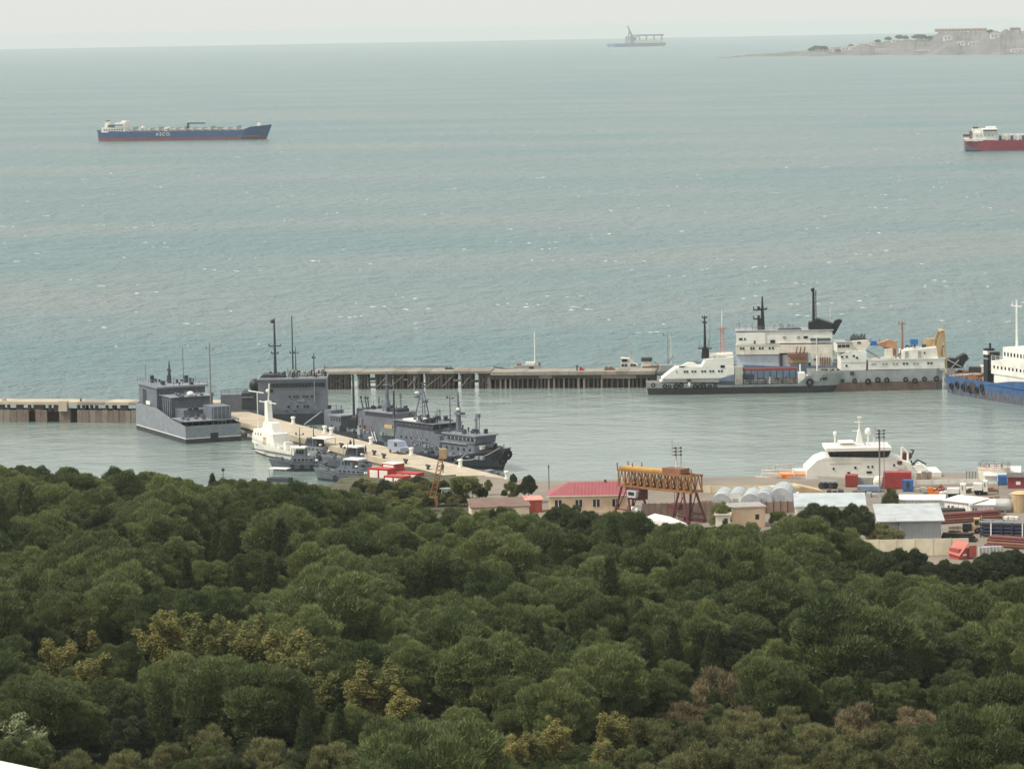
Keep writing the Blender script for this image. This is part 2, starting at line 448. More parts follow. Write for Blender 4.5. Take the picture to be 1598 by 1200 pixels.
l.new(t.outputs['Fac'], rp.inputs['Fac']); l.new(rp.outputs['Color'], bs.inputs['Base Color']); bs.inputs['Roughness'].default_value = .95
MATS['forest_floor'] = m
nx, ny = 105, 148
gx, gy = np.linspace(-260, 260, nx), np.linspace(-70, 665, ny)
b = MB()
b.v = [(float(x), float(y), land_z(float(x), float(y))) for y in gy for x in gx]
b.f = [[j * nx + i, j * nx + i + 1, (j + 1) * nx + i + 1, (j + 1) * nx + i] for j in range(ny - 1) for i in range(nx - 1)]
b.m = [0] * len(b.f)
tag(b.build('hillside_ground', m), 'wooded ground sloping down to the shore', kind='structure')
# quay apron, a concrete-edged yard
b = MB()
far_ = [W(p, 0, 3) for p in ()]
def gpt(px, y): return ((px - CX) / F_PX * y * 1.0, y)
poly = [gpt(742, 552), gpt(1050, 530), gpt(1230, 523), gpt(1380, 503), gpt(1598, 495), gpt(2300, 485), gpt(2300, 632), gpt(1400, 632), gpt(1000, 631), gpt(842, 630), gpt(792, 634), gpt(742, 640)]
b.prism(poly, -1.4, 3.05)
tag(b.build('quay_ground', yard_mat), 'bare beige yard of the port quay', kind='structure')

# ---- concrete mole
def offset_line(a, c, w):
    d = (c - a).normalized(); n_ = Vector((d.y, -d.x, 0))
    return n_ * w
mA, mB = W(352, 633.5, 3), W(860, 762.5, 3)            # far edge (bollard side)
mN = offset_line(mA, mB, 8.2)
if mN.y > 0: mN = -mN
mole = empty('concrete_mole', mA, 0, 'long beige concrete mole running out between the grey ships', 'mole')
mdir = (mB - mA).normalized(); mlen = (mB - mA).length
mole.rotation_euler = (0, 0, math.atan2(mdir.y, mdir.x))
side = 1 if (Matrix.Rotation(-mole.rotation_euler.z, 3, 'Z') @ mN).y > 0 else -1
slabn = 18
for k in range(slabn):
    x0, x1 = mlen * k / slabn, mlen * (k + 1) / slabn
    ubox('deck_slab', mole, x0 + .03, x1 - .03, min(0, side * 8.2), max(0, side * 8.2), 2.0 + random.uniform(-.01, .01), 3.0 + random.uniform(-.012, .012) , concrete).location.z -= 3.0
ubox('quay_wall', mole, .1, mlen - .1, min(0, side * 7.9) + .2, max(0, side * 7.9) - .2, -4.3, -1.02, concrete_gr)
def mole_pt(x, y, z=0): return mole.matrix_basis @ Vector((x, side * y, z))
mole.location = mA
bpy.context.view_layer.update()
def on_mole(px, py):
    return W(px, py, 3.02)

# ---- haze: the air over the whole scene
hz = bpy.data.materials.new('haze'); hz.use_nodes = True
hn, hl = hz.node_tree.nodes, hz.node_tree.links
hn.remove(hn['Principled BSDF'])
pv = hn.new('ShaderNodeVolumePrincipled')
pv.inputs['Color'].default_value = (0.84, 0.91, 0.92, 1)
pv.inputs['Density'].default_value = 4.6e-5
pv.inputs['Anisotropy'].default_value = 0.0
hl.new(pv.outputs['Volume'], hn['Material Output'].inputs['Volume'])
b = MB(); b.box(-20500, 20500, -700, 25600, -3, 87)
tag(b.build('haze', hz), 'pale sea haze over the whole bay', kind='stuff')

# ================================================================== THE FOREST
def leaf_mat(name, c_dark, c_light, transl=0.22):
    m = bpy.data.materials.new(name); m.use_nodes = True
    n, l = m.node_tree.nodes, m.node_tree.links
    b = n['Principled BSDF']; b.inputs['Roughness'].default_value = 0.65; b.inputs['Specular IOR Level'].default_value = 0.2
    at = n.new('ShaderNodeAttribute'); at.attribute_name = 'tone'
    oi = n.new('ShaderNodeObjectInfo')
    ad = n.new('ShaderNodeMath'); ad.operation = 'MULTIPLY_ADD'; ad.inputs[1].default_value = 0.75; ad.inputs[2].default_value = -0.34
    l.new(oi.outputs['Random'], ad.inputs[0])
    sm = n.new('ShaderNodeMath'); sm.operation = 'ADD'; sm.use_clamp = True
    l.new(at.outputs['Fac'], sm.inputs[0]); l.new(ad.outputs[0], sm.inputs[1])
    mx = n.new('ShaderNodeMixRGB'); mx.inputs['Color1'].default_value = (*c_dark, 1); mx.inputs['Color2'].default_value = (*c_light, 1)
    l.new(sm.outputs[0], mx.inputs['Fac'])
    l.new(mx.outputs['Color'], b.inputs['Base Color'])
    tr = n.new('ShaderNodeBsdfTranslucent'); l.new(mx.outputs['Color'], tr.inputs['Color'])
    ms = n.new('ShaderNodeMixShader'); ms.inputs['Fac'].default_value = transl
    l.new(b.outputs[0], ms.inputs[1]); l.new(tr.outputs[0], ms.inputs[2])
    l.new(ms.outputs[0], n['Material Output'].inputs['Surface'])
    return m
LEAF = {
    'pine': leaf_mat('pine_needles', (0.064, 0.090, 0.034), (0.198, 0.230, 0.088)),
    'cypress': leaf_mat('cypress_needles', (0.050, 0.072, 0.030), (0.100, 0.125, 0.050)),
    'poplar': leaf_mat('yellow_poplar_leaves', (0.130, 0.148, 0.052), (0.35, 0.31, 0.110), .35),
    'tamarisk': leaf_mat('olive_brown_twigs', (0.10, 0.11, 0.046), (0.235, 0.228, 0.102)),
    'dry': leaf_mat('dry_brown_foliage', (0.15, 0.13, 0.070), (0.36, 0.285, 0.165)),
    'broadleaf': leaf_mat('light_green_leaves', (0.13, 0.155, 0.055), (0.25, 0.265, 0.085), .35),
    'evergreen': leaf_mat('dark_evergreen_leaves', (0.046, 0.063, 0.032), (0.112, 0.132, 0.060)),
    'pale': leaf_mat('pale_flowering_leaves', (0.19, 0.23, 0.10), (0.48, 0.49, 0.33), .3),
}
def unit(v): return v / np.linalg.norm(v, axis=-1, keepdims=True)
def foliage(centers, radii, per, length, width, r, jit=0.65, squash=0.9, up=0.15, shell=0.35, brush=False):
    """leaf-sized triangles spread over many clumps; returns verts, tone for each triangle"""
    V, T = [], []
    for c, rad in zip(centers, radii):
        k = max(20, int(per * rad * rad))
        d = unit(r.normal(size=(k, 3)) + np.array([0, 0, up]))
        dist = rad * (1 - shell * r.random(k) ** 1.6)
        lump = 1 + .16 * np.sin(d[:, 0] * 5 + c[0] * 3) * np.sin(d[:, 1] * 5 + c[1] * 3) + .12 * np.sin(d[:, 2] * 7 + c[2])
        p = np.array(c) + d * (dist * lump)[:, None] * np.array([1, 1, squash])
        nrm = unit(d + jit * r.normal(size=(k, 3)))
        tg = unit(np.cross(nrm, r.normal(size=(k, 3)) + np.array([0, 0, .2])))
        if brush:
            tg = unit(d * .7 + np.array([0, 0, .75]) + .45 * r.normal(size=(k, 3))); nrm = unit(np.cross(tg, r.normal(size=(k, 3)))) 
            nrm = unit(nrm + .4 * d)
        bt = unit(np.cross(nrm, tg))
        ln = length * r.uniform(.6, 1.4, k)[:, None]; wd = width * r.uniform(.7, 1.3, k)[:, None]
        tri = np.stack([p + tg * ln * .6, p - tg * ln * .4 + bt * wd * .5, p - tg * ln * .4 - bt * wd * .5], axis=1)
        V.append(tri.reshape(-1, 3))
        T.append(np.clip(0.45 + .16 * r.normal() + .18 * r.normal(size=k), 0, 1))
    return np.concatenate(V), np.concatenate(T)
def leaf_mesh(name, V, T, mat):
    me = bpy.data.meshes.new(name); nt = len(T)
    me.vertices.add(len(V)); me.vertices.foreach_set('co', V.astype(np.float32).ravel())
    me.loops.add(nt * 3); me.loops.foreach_set('vertex_index', np.arange(nt * 3, dtype=np.int32))
    me.polygons.add(nt); me.polygons.foreach_set('loop_start', np.arange(0, nt * 3, 3, dtype=np.int32))
    at = me.attributes.new('tone', 'FLOAT', 'FACE'); at.data.foreach_set('value', T.astype(np.float32))
    me.materials.append(mat); me.update(calc_edges=True)
    return me
def trunk_mesh(name, h, r0, limbs, lean=0.0):
    b = MB(); top = Vector((lean, lean * .4, h))
    b.tube((0, 0, -.6), top * .5, r0, r0 * .75, 7); b.tube(top * .5, top, r0 * .75, r0 * .3, 7)
    for p, q, r_ in limbs: b.tube(p, q, r_, r_ * .4, 5)
    return b.mesh(name, bark)
def make_kind(kind, seed):
    r = np.random.default_rng(seed); cs, rs, limbs = [], [], []
    if kind in ('pine', 'evergreen'):
        h = 8.0; a = r.uniform(2.6, 3.7); bz = r.uniform(2.7, 3.3); cz = h - bz - .55
        nl = 30
        for i in range(nl):
            ct = 1 - 1.8 * (i + .5) / nl; st = math.sqrt(max(0, 1 - ct * ct)); ph = i * 2.39996 + r.uniform(-.4, .4)
            k = r.uniform(.55, .95)
            cs.append((a * k * st * math.cos(ph), a * k * st * math.sin(ph), cz + bz * k * ct * (1.0 if ct > 0 else .95)))
            rs.append(r.uniform(.85, 1.7) if kind == 'pine' else r.uniform(.6, 1.1))
        for i in range(5): cs.append((r.normal() * .8, r.normal() * .8, cz + r.uniform(-.8, .8))); rs.append(1.3)
        for i in range(7):
            j = int(r.integers(0, nl)); limbs.append((Vector((0, 0, h * r.uniform(.35, .6))), Vector(cs[j]), .09))
        V, T = foliage(cs, rs, 1450, .34, .085, r, squash=.85, brush=True, shell=.28)
        tm = trunk_mesh('trunk', h * .8, .2, limbs, r.normal() * .3)
    elif kind == 'cypress':
        h = 9.0
        for i in range(40):
            t = (i + .5) / 40; z = 1.2 + t * (h - 1.3); w = 1.7 * (1 - t) ** .75 + .12; ph = i * 2.4
            cs.append((w * .6 * math.cos(ph), w * .6 * math.sin(ph), z)); rs.append(.35 + .55 * (1 - t))
        V, T = foliage(cs, rs, 1000, .34, .10, r, squash=1.25, brush=True)
        tm = trunk_mesh('trunk', h * .8, .15, [])
    elif kind == 'poplar':
        h = 9.0
        for q in range(6):
            ph = q * 1.05 + r.uniform(-.3, .3); tilt = r.uniform(.5, 1.7); top = r.uniform(.7, 1.0) * h
            limbs.append((Vector((0, 0, h * .2)), Vector((tilt * math.cos(ph), tilt * math.sin(ph), top * .92)), .06))
            for i in range(9):
                t = (i + .7) / 9; z = h * .2 + t * (top - h * .2)
                cs.append((tilt * t * math.cos(ph) + r.normal() * .35, tilt * t * math.sin(ph) + r.normal() * .35, z)); rs.append(r.uniform(.5, 1.0) * (1.15 - .55 * t))
        V, T = foliage(cs, rs, 760, .21, .16, r, jit=1.2, shell=.9, squash=1.25)
        tm = trunk_mesh('trunk', h * .75, .13, limbs)
    elif kind in ('tamarisk', 'dry', 'broadleaf', 'pale'):
        h = 5.0 if kind != 'broadleaf' else 6.0
        for i in range(30):
            ph = r.uniform(0, 2 * PI); k = math.sqrt(r.random()) * 2.3; z = h * r.uniform(.3, .82) * (1 - .07 * k * k) + .2
            cs.append((k * math.cos(ph), k * math.sin(ph), z)); rs.append(r.uniform(.4, .95))
        for i in range(12):
            j = int(r.integers(0, 30)); limbs.append((Vector((0, 0, h * r.uniform(.05, .3))), Vector(cs[j]) * 1.08, .05))
        V, T = foliage(cs, rs, 800 if kind in ('tamarisk', 'dry') else 700, .40 if kind in ('tamarisk', 'dry') else .25, .065 if kind in ('tamarisk', 'dry') else .18, r, jit=1.1, shell=.85, up=.4, brush=kind in ('tamarisk', 'dry'))
        tm = trunk_mesh('trunk', h * .55, .12, limbs)
    return leaf_mesh('crown', V, T, LEAF[kind]), tm, h
NVAR = {'pine': 8, 'cypress': 3, 'poplar': 4, 'tamarisk': 4, 'dry': 2, 'broadleaf': 3, 'evergreen': 3, 'pale': 1}
KIND = {k: [make_kind(k, 100 * i + j) for j in range(nv)] for i, (k, nv) in enumerate(NVAR.items())}
TREE_NAME = {'pine': 'pine_tree', 'cypress': 'cypress_tree', 'poplar': 'poplar_tree', 'tamarisk': 'tamarisk_bush', 'dry': 'dry_bush', 'broadleaf': 'broadleaf_tree', 'evergreen': 'evergreen_tree', 'pale': 'flowering_shrub'}
def put_tree(kind, x, y, z, sc, label, cat, group, wide=1.0, var=None):
    cm, tm, h = KIND[kind][random.randrange(len(KIND[kind])) if var is None else var]
    o = empty(TREE_NAME[kind], (x, y, z), random.uniform(0, 2 * PI), label, cat, group)
    o.scale = (sc * wide, sc * wide, sc)
    for nm, me in (('crown', cm), ('trunk', tm)):
        c = bpy.data.objects.new(nm, me); C.objects.link(c); c.parent = o
    return o
def find_top(px, py, h):
    """place on the slope where a tree of height h has its top at this spot of the photograph"""
    best, out = 1e9, None
    for k in range(440):
        y = 235 + k
        p = at_y(px, py, y)
        e = abs(p.z - (ground_z(p.x, y) + h))
        if e < best: best, out = e, (p.x, y)
    return out
specials = []    # kind, px, py of the top, height
for px, py, hh in [(258, 950, 8.5), (322, 948, 9.5), (356, 962, 8.5), (392, 957, 9.0), (446, 962, 9.0), (478, 992, 8.5), (128, 952, 7.5), (96, 985, 7.0), (140, 1010, 7.0),
                   (505, 1046, 6.5), (598, 1012, 9.0), (572, 1040, 7.5), (632, 1068, 6.5), (872, 1118, 5.5), (838, 1132, 5.0), (800, 1140, 5.0), (960, 1098, 6.0), (940, 1150, 5.0)]:
    specials.append(('poplar', px, py, hh))
for px, py, hh in [(1128, 1030, 6.0), (1092, 1062, 5.0), (1346, 1088, 5.0), (1430, 1092, 4.5), (1060, 1085, 4.5)]:
    specials.append(('dry', px, py, hh))
for px, py in [(1010, 1110), (1050, 1130), (1095, 1115), (1140, 1100), (1185, 1108), (1230, 1095), (1215, 1130), (1275, 1120), (1330, 1125), (1385, 1115), (1410, 1140), (1150, 1140), (1100, 1150), (1300, 1150),
               (1040, 1165), (1180, 1165), (1350, 1160), (1445, 1150), (1230, 1172), (330, 1125), (260, 1150), (420, 1140), (520, 1150), (200, 1160), (120, 1165)]:
    specials.append(('tamarisk', px, py, random.uniform(3.6, 5.0)))
specials.append(('pale', 28, 1106, 6.0))
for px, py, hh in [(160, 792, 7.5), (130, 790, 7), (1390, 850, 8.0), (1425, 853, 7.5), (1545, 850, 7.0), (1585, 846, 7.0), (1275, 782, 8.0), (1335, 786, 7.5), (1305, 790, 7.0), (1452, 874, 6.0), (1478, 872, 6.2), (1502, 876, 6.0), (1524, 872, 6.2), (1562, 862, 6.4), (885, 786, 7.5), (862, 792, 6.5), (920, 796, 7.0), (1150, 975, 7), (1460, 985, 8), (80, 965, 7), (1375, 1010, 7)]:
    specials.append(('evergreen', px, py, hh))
for px, py, hh in [(420, 868, 8), (450, 850, 8.5), (372, 870, 8.0), (640, 890, 7), (1010, 990, 8), (1050, 970, 8), (1110, 985, 8), (1330, 985, 8.5), (1290, 995, 8), (1340, 1050, 7), (350, 830, 8), (530, 1100, 6), (300, 1095, 6), (475, 1105, 6), (290, 868, 8), (1565, 1000, 8)]:
    specials.append(('cypress', px, py, hh))
def third(px): return ('far left', 'left', 'centre left', 'middle', 'centre right', 'right', 'far right')[max(0, min(6, int(px / 229)))]
def band(py): return ('back rows', 'upper rows', 'upper middle rows', 'middle rows', 'lower middle rows', 'lower rows', 'front rows')[max(0, min(6, int((py - 760) / 62)))]
LABEL = {'poplar': ("{s} yellow autumn poplar in the wood's {t} {b}", 'tree', 'yellow poplars among the pines'),
         'dry': ("{s} dry brown feathery bush in the wood's {t} {b}", 'bush', 'dry brown bushes in the wood'),
         'tamarisk': ("{s} olive brown feathery bush in the wood's {t} {b}", 'bush', 'olive brown bushes in the wood'),
         'pale': ("{s} pale whitish flowering shrub in the wood's {t} {b}", 'shrub', 'pale shrubs in the wood'),
         'evergreen': ("{s} very dark evergreen tree in the wood's {t} {b}", 'tree', 'dark evergreens among the pines'),  # also serves the pines darkened to paint a shaded patch
         'cypress': ("{s} slender pointed cypress in the wood's {t} {b}", 'tree', 'cypresses among the pines'),
         'broadleaf': ("{s} light green leafy bush in the wood's {t} {b}", 'bush', 'light green bushes in the wood'),
         'pine': ("{s} rounded green pine in the wood's {t} {b}", 'tree', 'pines of the hillside wood')}
SIZE = {'broadleaf': 4.2, 'poplar': 7.8, 'dry': 4.7, 'tamarisk': 4.3, 'pale': 5, 'evergreen': 7.2, 'cypress': 8.1, 'pine': 8.4}
def forest_label(kind, px, py, h):
    s, c, g_ = LABEL[kind]
    return s.format(s='tall' if h > SIZE[kind] * 1.08 else 'low' if h < SIZE[kind] * .88 else 'middling', t=third(px), b=band(py)), c, g_
placed = []
for kind, px, py, hh in specials:
    pos = find_top(px, py, hh)
    if pos is None: continue
    x, y = pos
    if kind in ('evergreen', 'cypress'): hh = min(hh, at_y(px, interp(TOPLINE, px), y).z - ground_z(x, y))
    if hh < 2: continue
    lb, c, g_ = forest_label(kind, px, py, hh)
    put_tree(kind, x, y, ground_z(x, y), hh / KIND[kind][0][2], lb, c, g_, wide=1.5 if kind == 'poplar' else 1.0)
    placed.append((x, y, hh, kind))
pines = []
SP = 7.5
y = 240.0
row = 0
while y < 625:
    half = 0.1378 * y + 14
    x = -half + (SP / 2 if row % 2 else 0)
    while x < half:
        qx, qy = x + random.uniform(-2.3, 2.3), y + random.uniform(-2.0, 2.0)
        x += SP
        e = interp(EDGE, px_of(qx, qy))
        if qy > e - 1: continue
        big = vnoise(qx * 2.3 + 40, qy * 2.1)
        h = 7.8 + 2.1 * big + random.gauss(0, 1.7)
        h = max(4.6, min(12, h))
        if qy > e - 14: h = min(h, 7.8)
        if 1240 < px_of(qx, qy) < 1345 and qy > e - 26: h = random.uniform(8.5, 10.8)
        z = ground_z(qx, qy); kd = 'pine'
        px, py = proj((qx, qy, z + h))
        if py > 1225 or not (-60 < px < 1660): continue
        if (1000 < px < 1500 and py > 1085 + 25 * math.sin(px * .02)) or (py > 1135 and px < 560): kd = 'tamarisk' if random.random() < .88 else 'dry' if px > 900 else 'broadleaf'; h = random.uniform(3.2, 5.0)
        elif 150 < px < 500 and 1000 < py < 1120 and random.random() < .45: kd = 'evergreen'  # shade over this patch of pines is put in as darker-leaved trees
        elif random.random() < (.30 if 330 < px < 500 and 800 < py < 900 else .07): kd = 'cypress'
        lim = interp(TOPLINE, px) + random.uniform(0, 8)
        zmax = at_y(px, lim, qy).z
        if kd == 'pine' or kd == 'evergreen': h = min(h, zmax - z)
        elif kd == 'cypress': h = min(h + .8, zmax - z)
        ok = True
        for sx, sy, sh, sk in placed:
            if (qx - sx) ** 2 + (qy - sy) ** 2 < 6: ok = False; break
            if -1 < sy - qy < 45 and abs(qx - sx * qy / sy) < 3.6:
                # a tree standing before a special one must leave its upper part in view
                h = min(h, at_y(px, proj((sx, sy, ground_z(sx, sy) + sh * .52))[1], qy).z - z)
        if not ok or h < 2.4: continue
        px, py = proj((qx, qy, z + h))
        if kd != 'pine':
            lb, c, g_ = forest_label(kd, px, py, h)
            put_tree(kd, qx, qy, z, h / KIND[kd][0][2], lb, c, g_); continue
        pines.append((qx, qy, z, h, px, py))
    y += SP * .86; row += 1
pines.sort(key=lambda t: -t[3] / t[1])
pines.sort(key=lambda t: t[1])
NEAR = 300
for qx, qy, z, h, px, py in pines[:NEAR]:
    lb, c, g_ = forest_label('pine', px, py, h)
    put_tree('pine', qx, qy, z, h / 8.0, lb, c, g_, wide=random.uniform(.86, 1.12))
# the rest of the pines: one mass of trees, instanced on points
rest = pines[NEAR:]
src = bpy.data.collections.new('pine_sources')
for i, (cm, tm, h) in enumerate(KIND['pine']):
    nV, nT = len(cm.vertices), len(cm.polygons)
    bm = bmesh.new(); bm.from_mesh(cm)
    nf = len(bm.faces); bm.from_mesh(tm); bm.faces.ensure_lookup_table()
    for f in bm.faces[nf:]: f.material_index = 1
    me = bpy.data.meshes.new('pine'); bm.to_mesh(me); bm.free()
    me.materials.clear(); me.materials.append(LEAF['pine']); me.materials.append(bark)
    src.objects.link(bpy.data.objects.new('pine_source', me))
me = bpy.data.meshes.new('pine_wood'); me.from_pydata([(a[0], a[1], a[2]) for a in rest], [], [])
for nm, vals in (('tsc', [a[3] / 8 for a in rest]), ('trot', [random.uniform(0, 6.28) for a in rest])):
    at = me.attributes.new(nm, 'FLOAT', 'POINT'); at.data.foreach_set('value', vals)
at = me.attributes.new('tidx', 'INT', 'POINT'); at.data.foreach_set('value', [random.randrange(8) for a in rest])
wood = bpy.data.objects.new('pine_wood', me); C.objects.link(wood)
tag(wood, 'dense green pine wood behind the nearest pines down to the port', 'pine wood', kind='stuff')
ng = bpy.data.node_groups.new('pine_wood', 'GeometryNodeTree')
ng.interface.new_socket('Geometry', in_out='INPUT', socket_type='NodeSocketGeometry')
ng.interface.new_socket('Geometry', in_out='OUTPUT', socket_type='NodeSocketGeometry')
gi, go = ng.nodes.new('NodeGroupInput'), ng.nodes.new('NodeGroupOutput')
ip, ci = ng.nodes.new('GeometryNodeInstanceOnPoints'), ng.nodes.new('GeometryNodeCollectionInfo')
ci.inputs['Collection'].default_value = src; ci.inputs['Separate Children'].default_value = True
ip.inputs['Pick Instance'].default_value = True
def named(nm, ty):
    q = ng.nodes.new('GeometryNodeInputNamedAttribute'); q.data_type = ty; q.inputs['Name'].default_value = nm
    return next(s for s in q.outputs if s.enabled)
cv = ng.nodes.new('ShaderNodeCombineXYZ'); ng.links.new(named('trot', 'FLOAT'), cv.inputs['Z'])
ng.links.new(gi.outputs[0], ip.inputs['Points']); ng.links.new(ci.outputs[0], ip.inputs['Instance'])
ng.links.new(named('tidx', 'INT'), ip.inputs['Instance Index'])
ng.links.new(cv.outputs[0], ip.inputs['Rotation']); ng.links.new(named('tsc', 'FLOAT'), ip.inputs['Scale'])
ng.links.new(ip.outputs[0], go.inputs[0])
wood.modifiers.new('pines', 'NODES').node_group = ng
# undergrowth between the trunks
src2 = bpy.data.collections.new('bush_sources')
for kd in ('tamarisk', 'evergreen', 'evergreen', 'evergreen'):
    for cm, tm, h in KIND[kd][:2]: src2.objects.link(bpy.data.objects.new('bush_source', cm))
pts = []
yy = 238.0
while yy < 612:
    hw = .1378 * yy + 16; xx = -hw
    while xx < hw:
        qx, qy = xx + random.uniform(-1.2, 1.2), yy + random.uniform(-1.2, 1.2); xx += 3.1
        if qy < interp(EDGE, px_of(qx, qy)) - .5: pts.append((qx, qy, ground_z(qx, qy) - .5))
    yy += 3.1
me = bpy.data.meshes.new('undergrowth'); me.from_pydata(pts, [], [])
for nm, vals in (('tsc', [random.uniform(.20, .42) for a in pts]), ('trot', [random.uniform(0, 6.28) for a in pts])):
    at = me.attributes.new(nm, 'FLOAT', 'POINT'); at.data.foreach_set('value', vals)
at = me.attributes.new('tidx', 'INT', 'POINT'); at.data.foreach_set('value', [random.randrange(8) for a in pts])
ug = bpy.data.objects.new('undergrowth', me); C.objects.link(ug)
tag(ug, 'low scrub and bushes covering the ground between the trees', 'undergrowth', kind='stuff')
ng2 = ng.copy(); ng2.name = 'undergrowth'
next(q for q in ng2.nodes if q.bl_idname == 'GeometryNodeCollectionInfo').inputs['Collection'].default_value = src2
ug.modifiers.new('bushes', 'NODES').node_group = ng2

# ================================================================== PIERS
def frame(name, label, cat, pl, pr, z=0.0, group=None):
    a, b_ = W(*pl, z), W(*pr, z); d = b_ - a
    o = empty(name, a, math.atan2(d.y, d.x), label, cat, group)
    return o, d.length, (lambda px: (px - pl[0]) / (pr[0] - pl[0]) * d.length)

# left breakwater: deck on posts over a wall of rusty sheet piles
bw, L, X = frame('breakwater_pier', 'rusty sheet pile breakwater with pale deck left of the boxy grey ship', 'pier', (-60, 658), (345, 661))
k = 0; x = 0.0
while x < L - .5:
    w = random.uniform(1.15, 1.5)
    if random.random() < .93:
        ubox('sheet_pile', bw, x + .03, x + w - .03, random.uniform(-.09, .03), .5, -1.0, 2.6 + random.uniform(-.10, .08), sheet_rust if random.random() < .75 else timber_lt)
    ubox('sheet_pile', bw, x + .01, x + w - .01, 5.4, 5.8, -1.0, 2.4, sheet_rust)
    x += w; k += 1
x = 0.6
while x < L:
    run = random.random()
    w = .5 if run < .7 else random.uniform(1.4, 2.6)
    ubox('post', bw, x, x + w, .15, .75, 2.3, 3.72, timber)
    if random.random() < .5: ubox('post', bw, x + .3, x + .8, 4.6, 5.2, 2.3, 3.72, timber)
    x += w + random.uniform(.45, 1.5) * (1.0 if random.random() < .7 else 1.8)
x = 0.0
while x < L:
    w = min(L - x, random.uniform(4.5, 6.0))
    ubox('deck_slab', bw, x + .02, x + w - .04, -.25, 6.1, 3.70, 4.28 + random.uniform(-.02, .02), concrete if random.random() < .8 else deck_plank)
    x += w
ubox('concrete_block', bw, X(95), X(108), -.6, .6, 2.35, 4.5, concrete)
ubox('bollard', bw, X(2), X(7), 1, 1.7, 4.3, 5.0, concrete_gr)
ubox('bollard', bw, X(125), X(127), 1, 1.3, 4.3, 4.9, dark_metal)

# right pier: a timber trestle
tp, L, X = frame('timber_pier', 'long weathered timber trestle pier across the harbour mouth', 'pier', (488, 608), (1022, 605))
def bent(px0, px1, step, rows=(0.2, 3.2, 6.2), brace=True):
    x0, x1 = X(px0), X(px1)
    n_ = max(1, int((x1 - x0) / step))
    for i in range(n_ + 1):
        for y in rows:
            xx = x0 + (x1 - x0) * i / n_ + random.uniform(-.12, .12)
            ucyl('pile', tp, (xx + random.uniform(-.12, .12), y, -1), (xx, y, 3.35), random.uniform(.22, .33), timber if random.random() < .8 else timber_lt, 7)
    if brace and x1 - x0 > 1.2:
        for y in rows[:2]:
            ucyl('brace', tp, (x0, y - .22, .5), (x1, y - .22, 3.0), .1, timber_lt if random.random() < .4 else timber, 5)
            ucyl('brace', tp, (x0, y - .3, 3.0), (x1, y - .3, .7), .1, timber, 5)
    ubox('cap_beam', tp, x0 - .35, x1 + .35, -.1, 6.6, 3.05, 3.42, timber)
for a, c, st in [(492, 500, .8), (503, 508, .6), (512, 544, .62), (560, 570, .7), (589, 606, .75), (610, 631, .7), (638, 654, .65), (667, 690, .6), (692, 709, .65), (722, 736, .6), (750, 764, .6)]:
    bent(a, c, st)
for a, c, z0, z1 in [(571, 588, .3, 1.7), (655, 668, .4, 1.4), (709, 722, 1.6, 2.1), (736, 750, 1.4, 2.0), (631, 638, 1.9, 2.3), (575, 588, 2.0, 2.6)]:
    ubox('crib_beam', tp, X(a), X(c), .1, .5, z0, z0 + .3, timber); ubox('crib_beam', tp, X(a), X(c), .0, .4, z1 - .3, z1, timber_lt if random.random() < .4 else timber)
x = X(766)
while x < L:
    ucyl('pile', tp, (x, .2, -1), (x, .2, 2.7), random.uniform(.2, .32), timber if random.random() < .55 else timber_lt, 7)
    if random.random() < .8: ubox('fender_board', tp, x + .35, x + .35 + random.uniform(.3, .8), .9, 1.1, -1, 2.9, timber)
    ucyl('pile', tp, (x + .5, 5.2, -1), (x + .5, 5.2, 2.8), .25, timber, 7)
    x += random.uniform(.8, 1.35)
x = X(766)
while x < L - .2:
    w = min(L - x, random.uniform(2.0, 4.2))
    ubox('fender_beam', tp, x, x + w, -.12, .1, 2.15 + random.uniform(-.1, .1), 2.95 + random.uniform(-.1, .15), timber if random.random() < .5 else timber_lt)
    x += w
ubox('back_wall', tp, X(764), L, 5.9, 6.2, -1, 3.2, timber)
x = 0.0
while x < L - .1:
    w = min(L - x, random.uniform(2.2, 3.0)); hi = 3.45 if x < X(764) else 2.98
    ubox('deck_plank', tp, x + .02, x + w - .02, -.35, 7.2, hi, hi + (.55 if x < X(764) else .75) + random.uniform(-.04, .05), deck_plank if random.random() < .8 else timber_lt)
    x += w
railing(tp, [(X(500), 6.9, 4.0), (X(700), 6.9, 4.0)], .55, .05, timber, 3.2)
def clutter(name, label, cat, px, y, z, sx, sy, sz, mat, group=None):
    """deck gear: a ragged heap of blocks on one base"""
    o = empty(name, tp.matrix_world @ Vector((X(px), y, z)), tp.rotation_euler.z, label, cat, group)
    b = MB(); b.box(-sx / 2, sx / 2, -sy / 2, sy / 2, 0, sz * .4)
    for q in range(5):
        cx_, w = random.uniform(-.4, .4) * sx, random.uniform(.12, .3) * sx
        b.box(cx_ - w / 2, cx_ + w / 2, -sy * .35, sy * .3, sz * .38, sz * random.uniform(.55, 1.0))
    b.build('heap', mat, o); return o
bpy.context.view_layer.update()
clutter('red_deck_gear', 'small red winch box on the timber pier left of the cream cutter', 'winch', 907, 3, 3.75, 1.1, .9, .85, red_paint)
clutter('rusty_deck_gear', 'low heap of reddish rusty gear on the timber pier near the cream cutter', 'scrap heap', 950, 3.4, 3.75, 2.4, 1.2, .8, brown_rust)
clutter('dark_deck_gear', 'dark scrap lying on the left half of the timber pier deck', 'scrap heap', 700, 4, 4.05, 2.0, 1.0, .45, dark_metal)
o = empty('pier_bollard', tp.matrix_world @ Vector((X(900.5), 2, 3.75)), 0, 'single dark bollard post on the timber pier', 'bollard')
b = MB(); b.tube((0, 0, 0), (0, 0, .9), .16, .16, 8); b.tube((0, 0, .9), (0, 0, 1.15), .3, .26, 8); b.build('post', dark_metal, o)

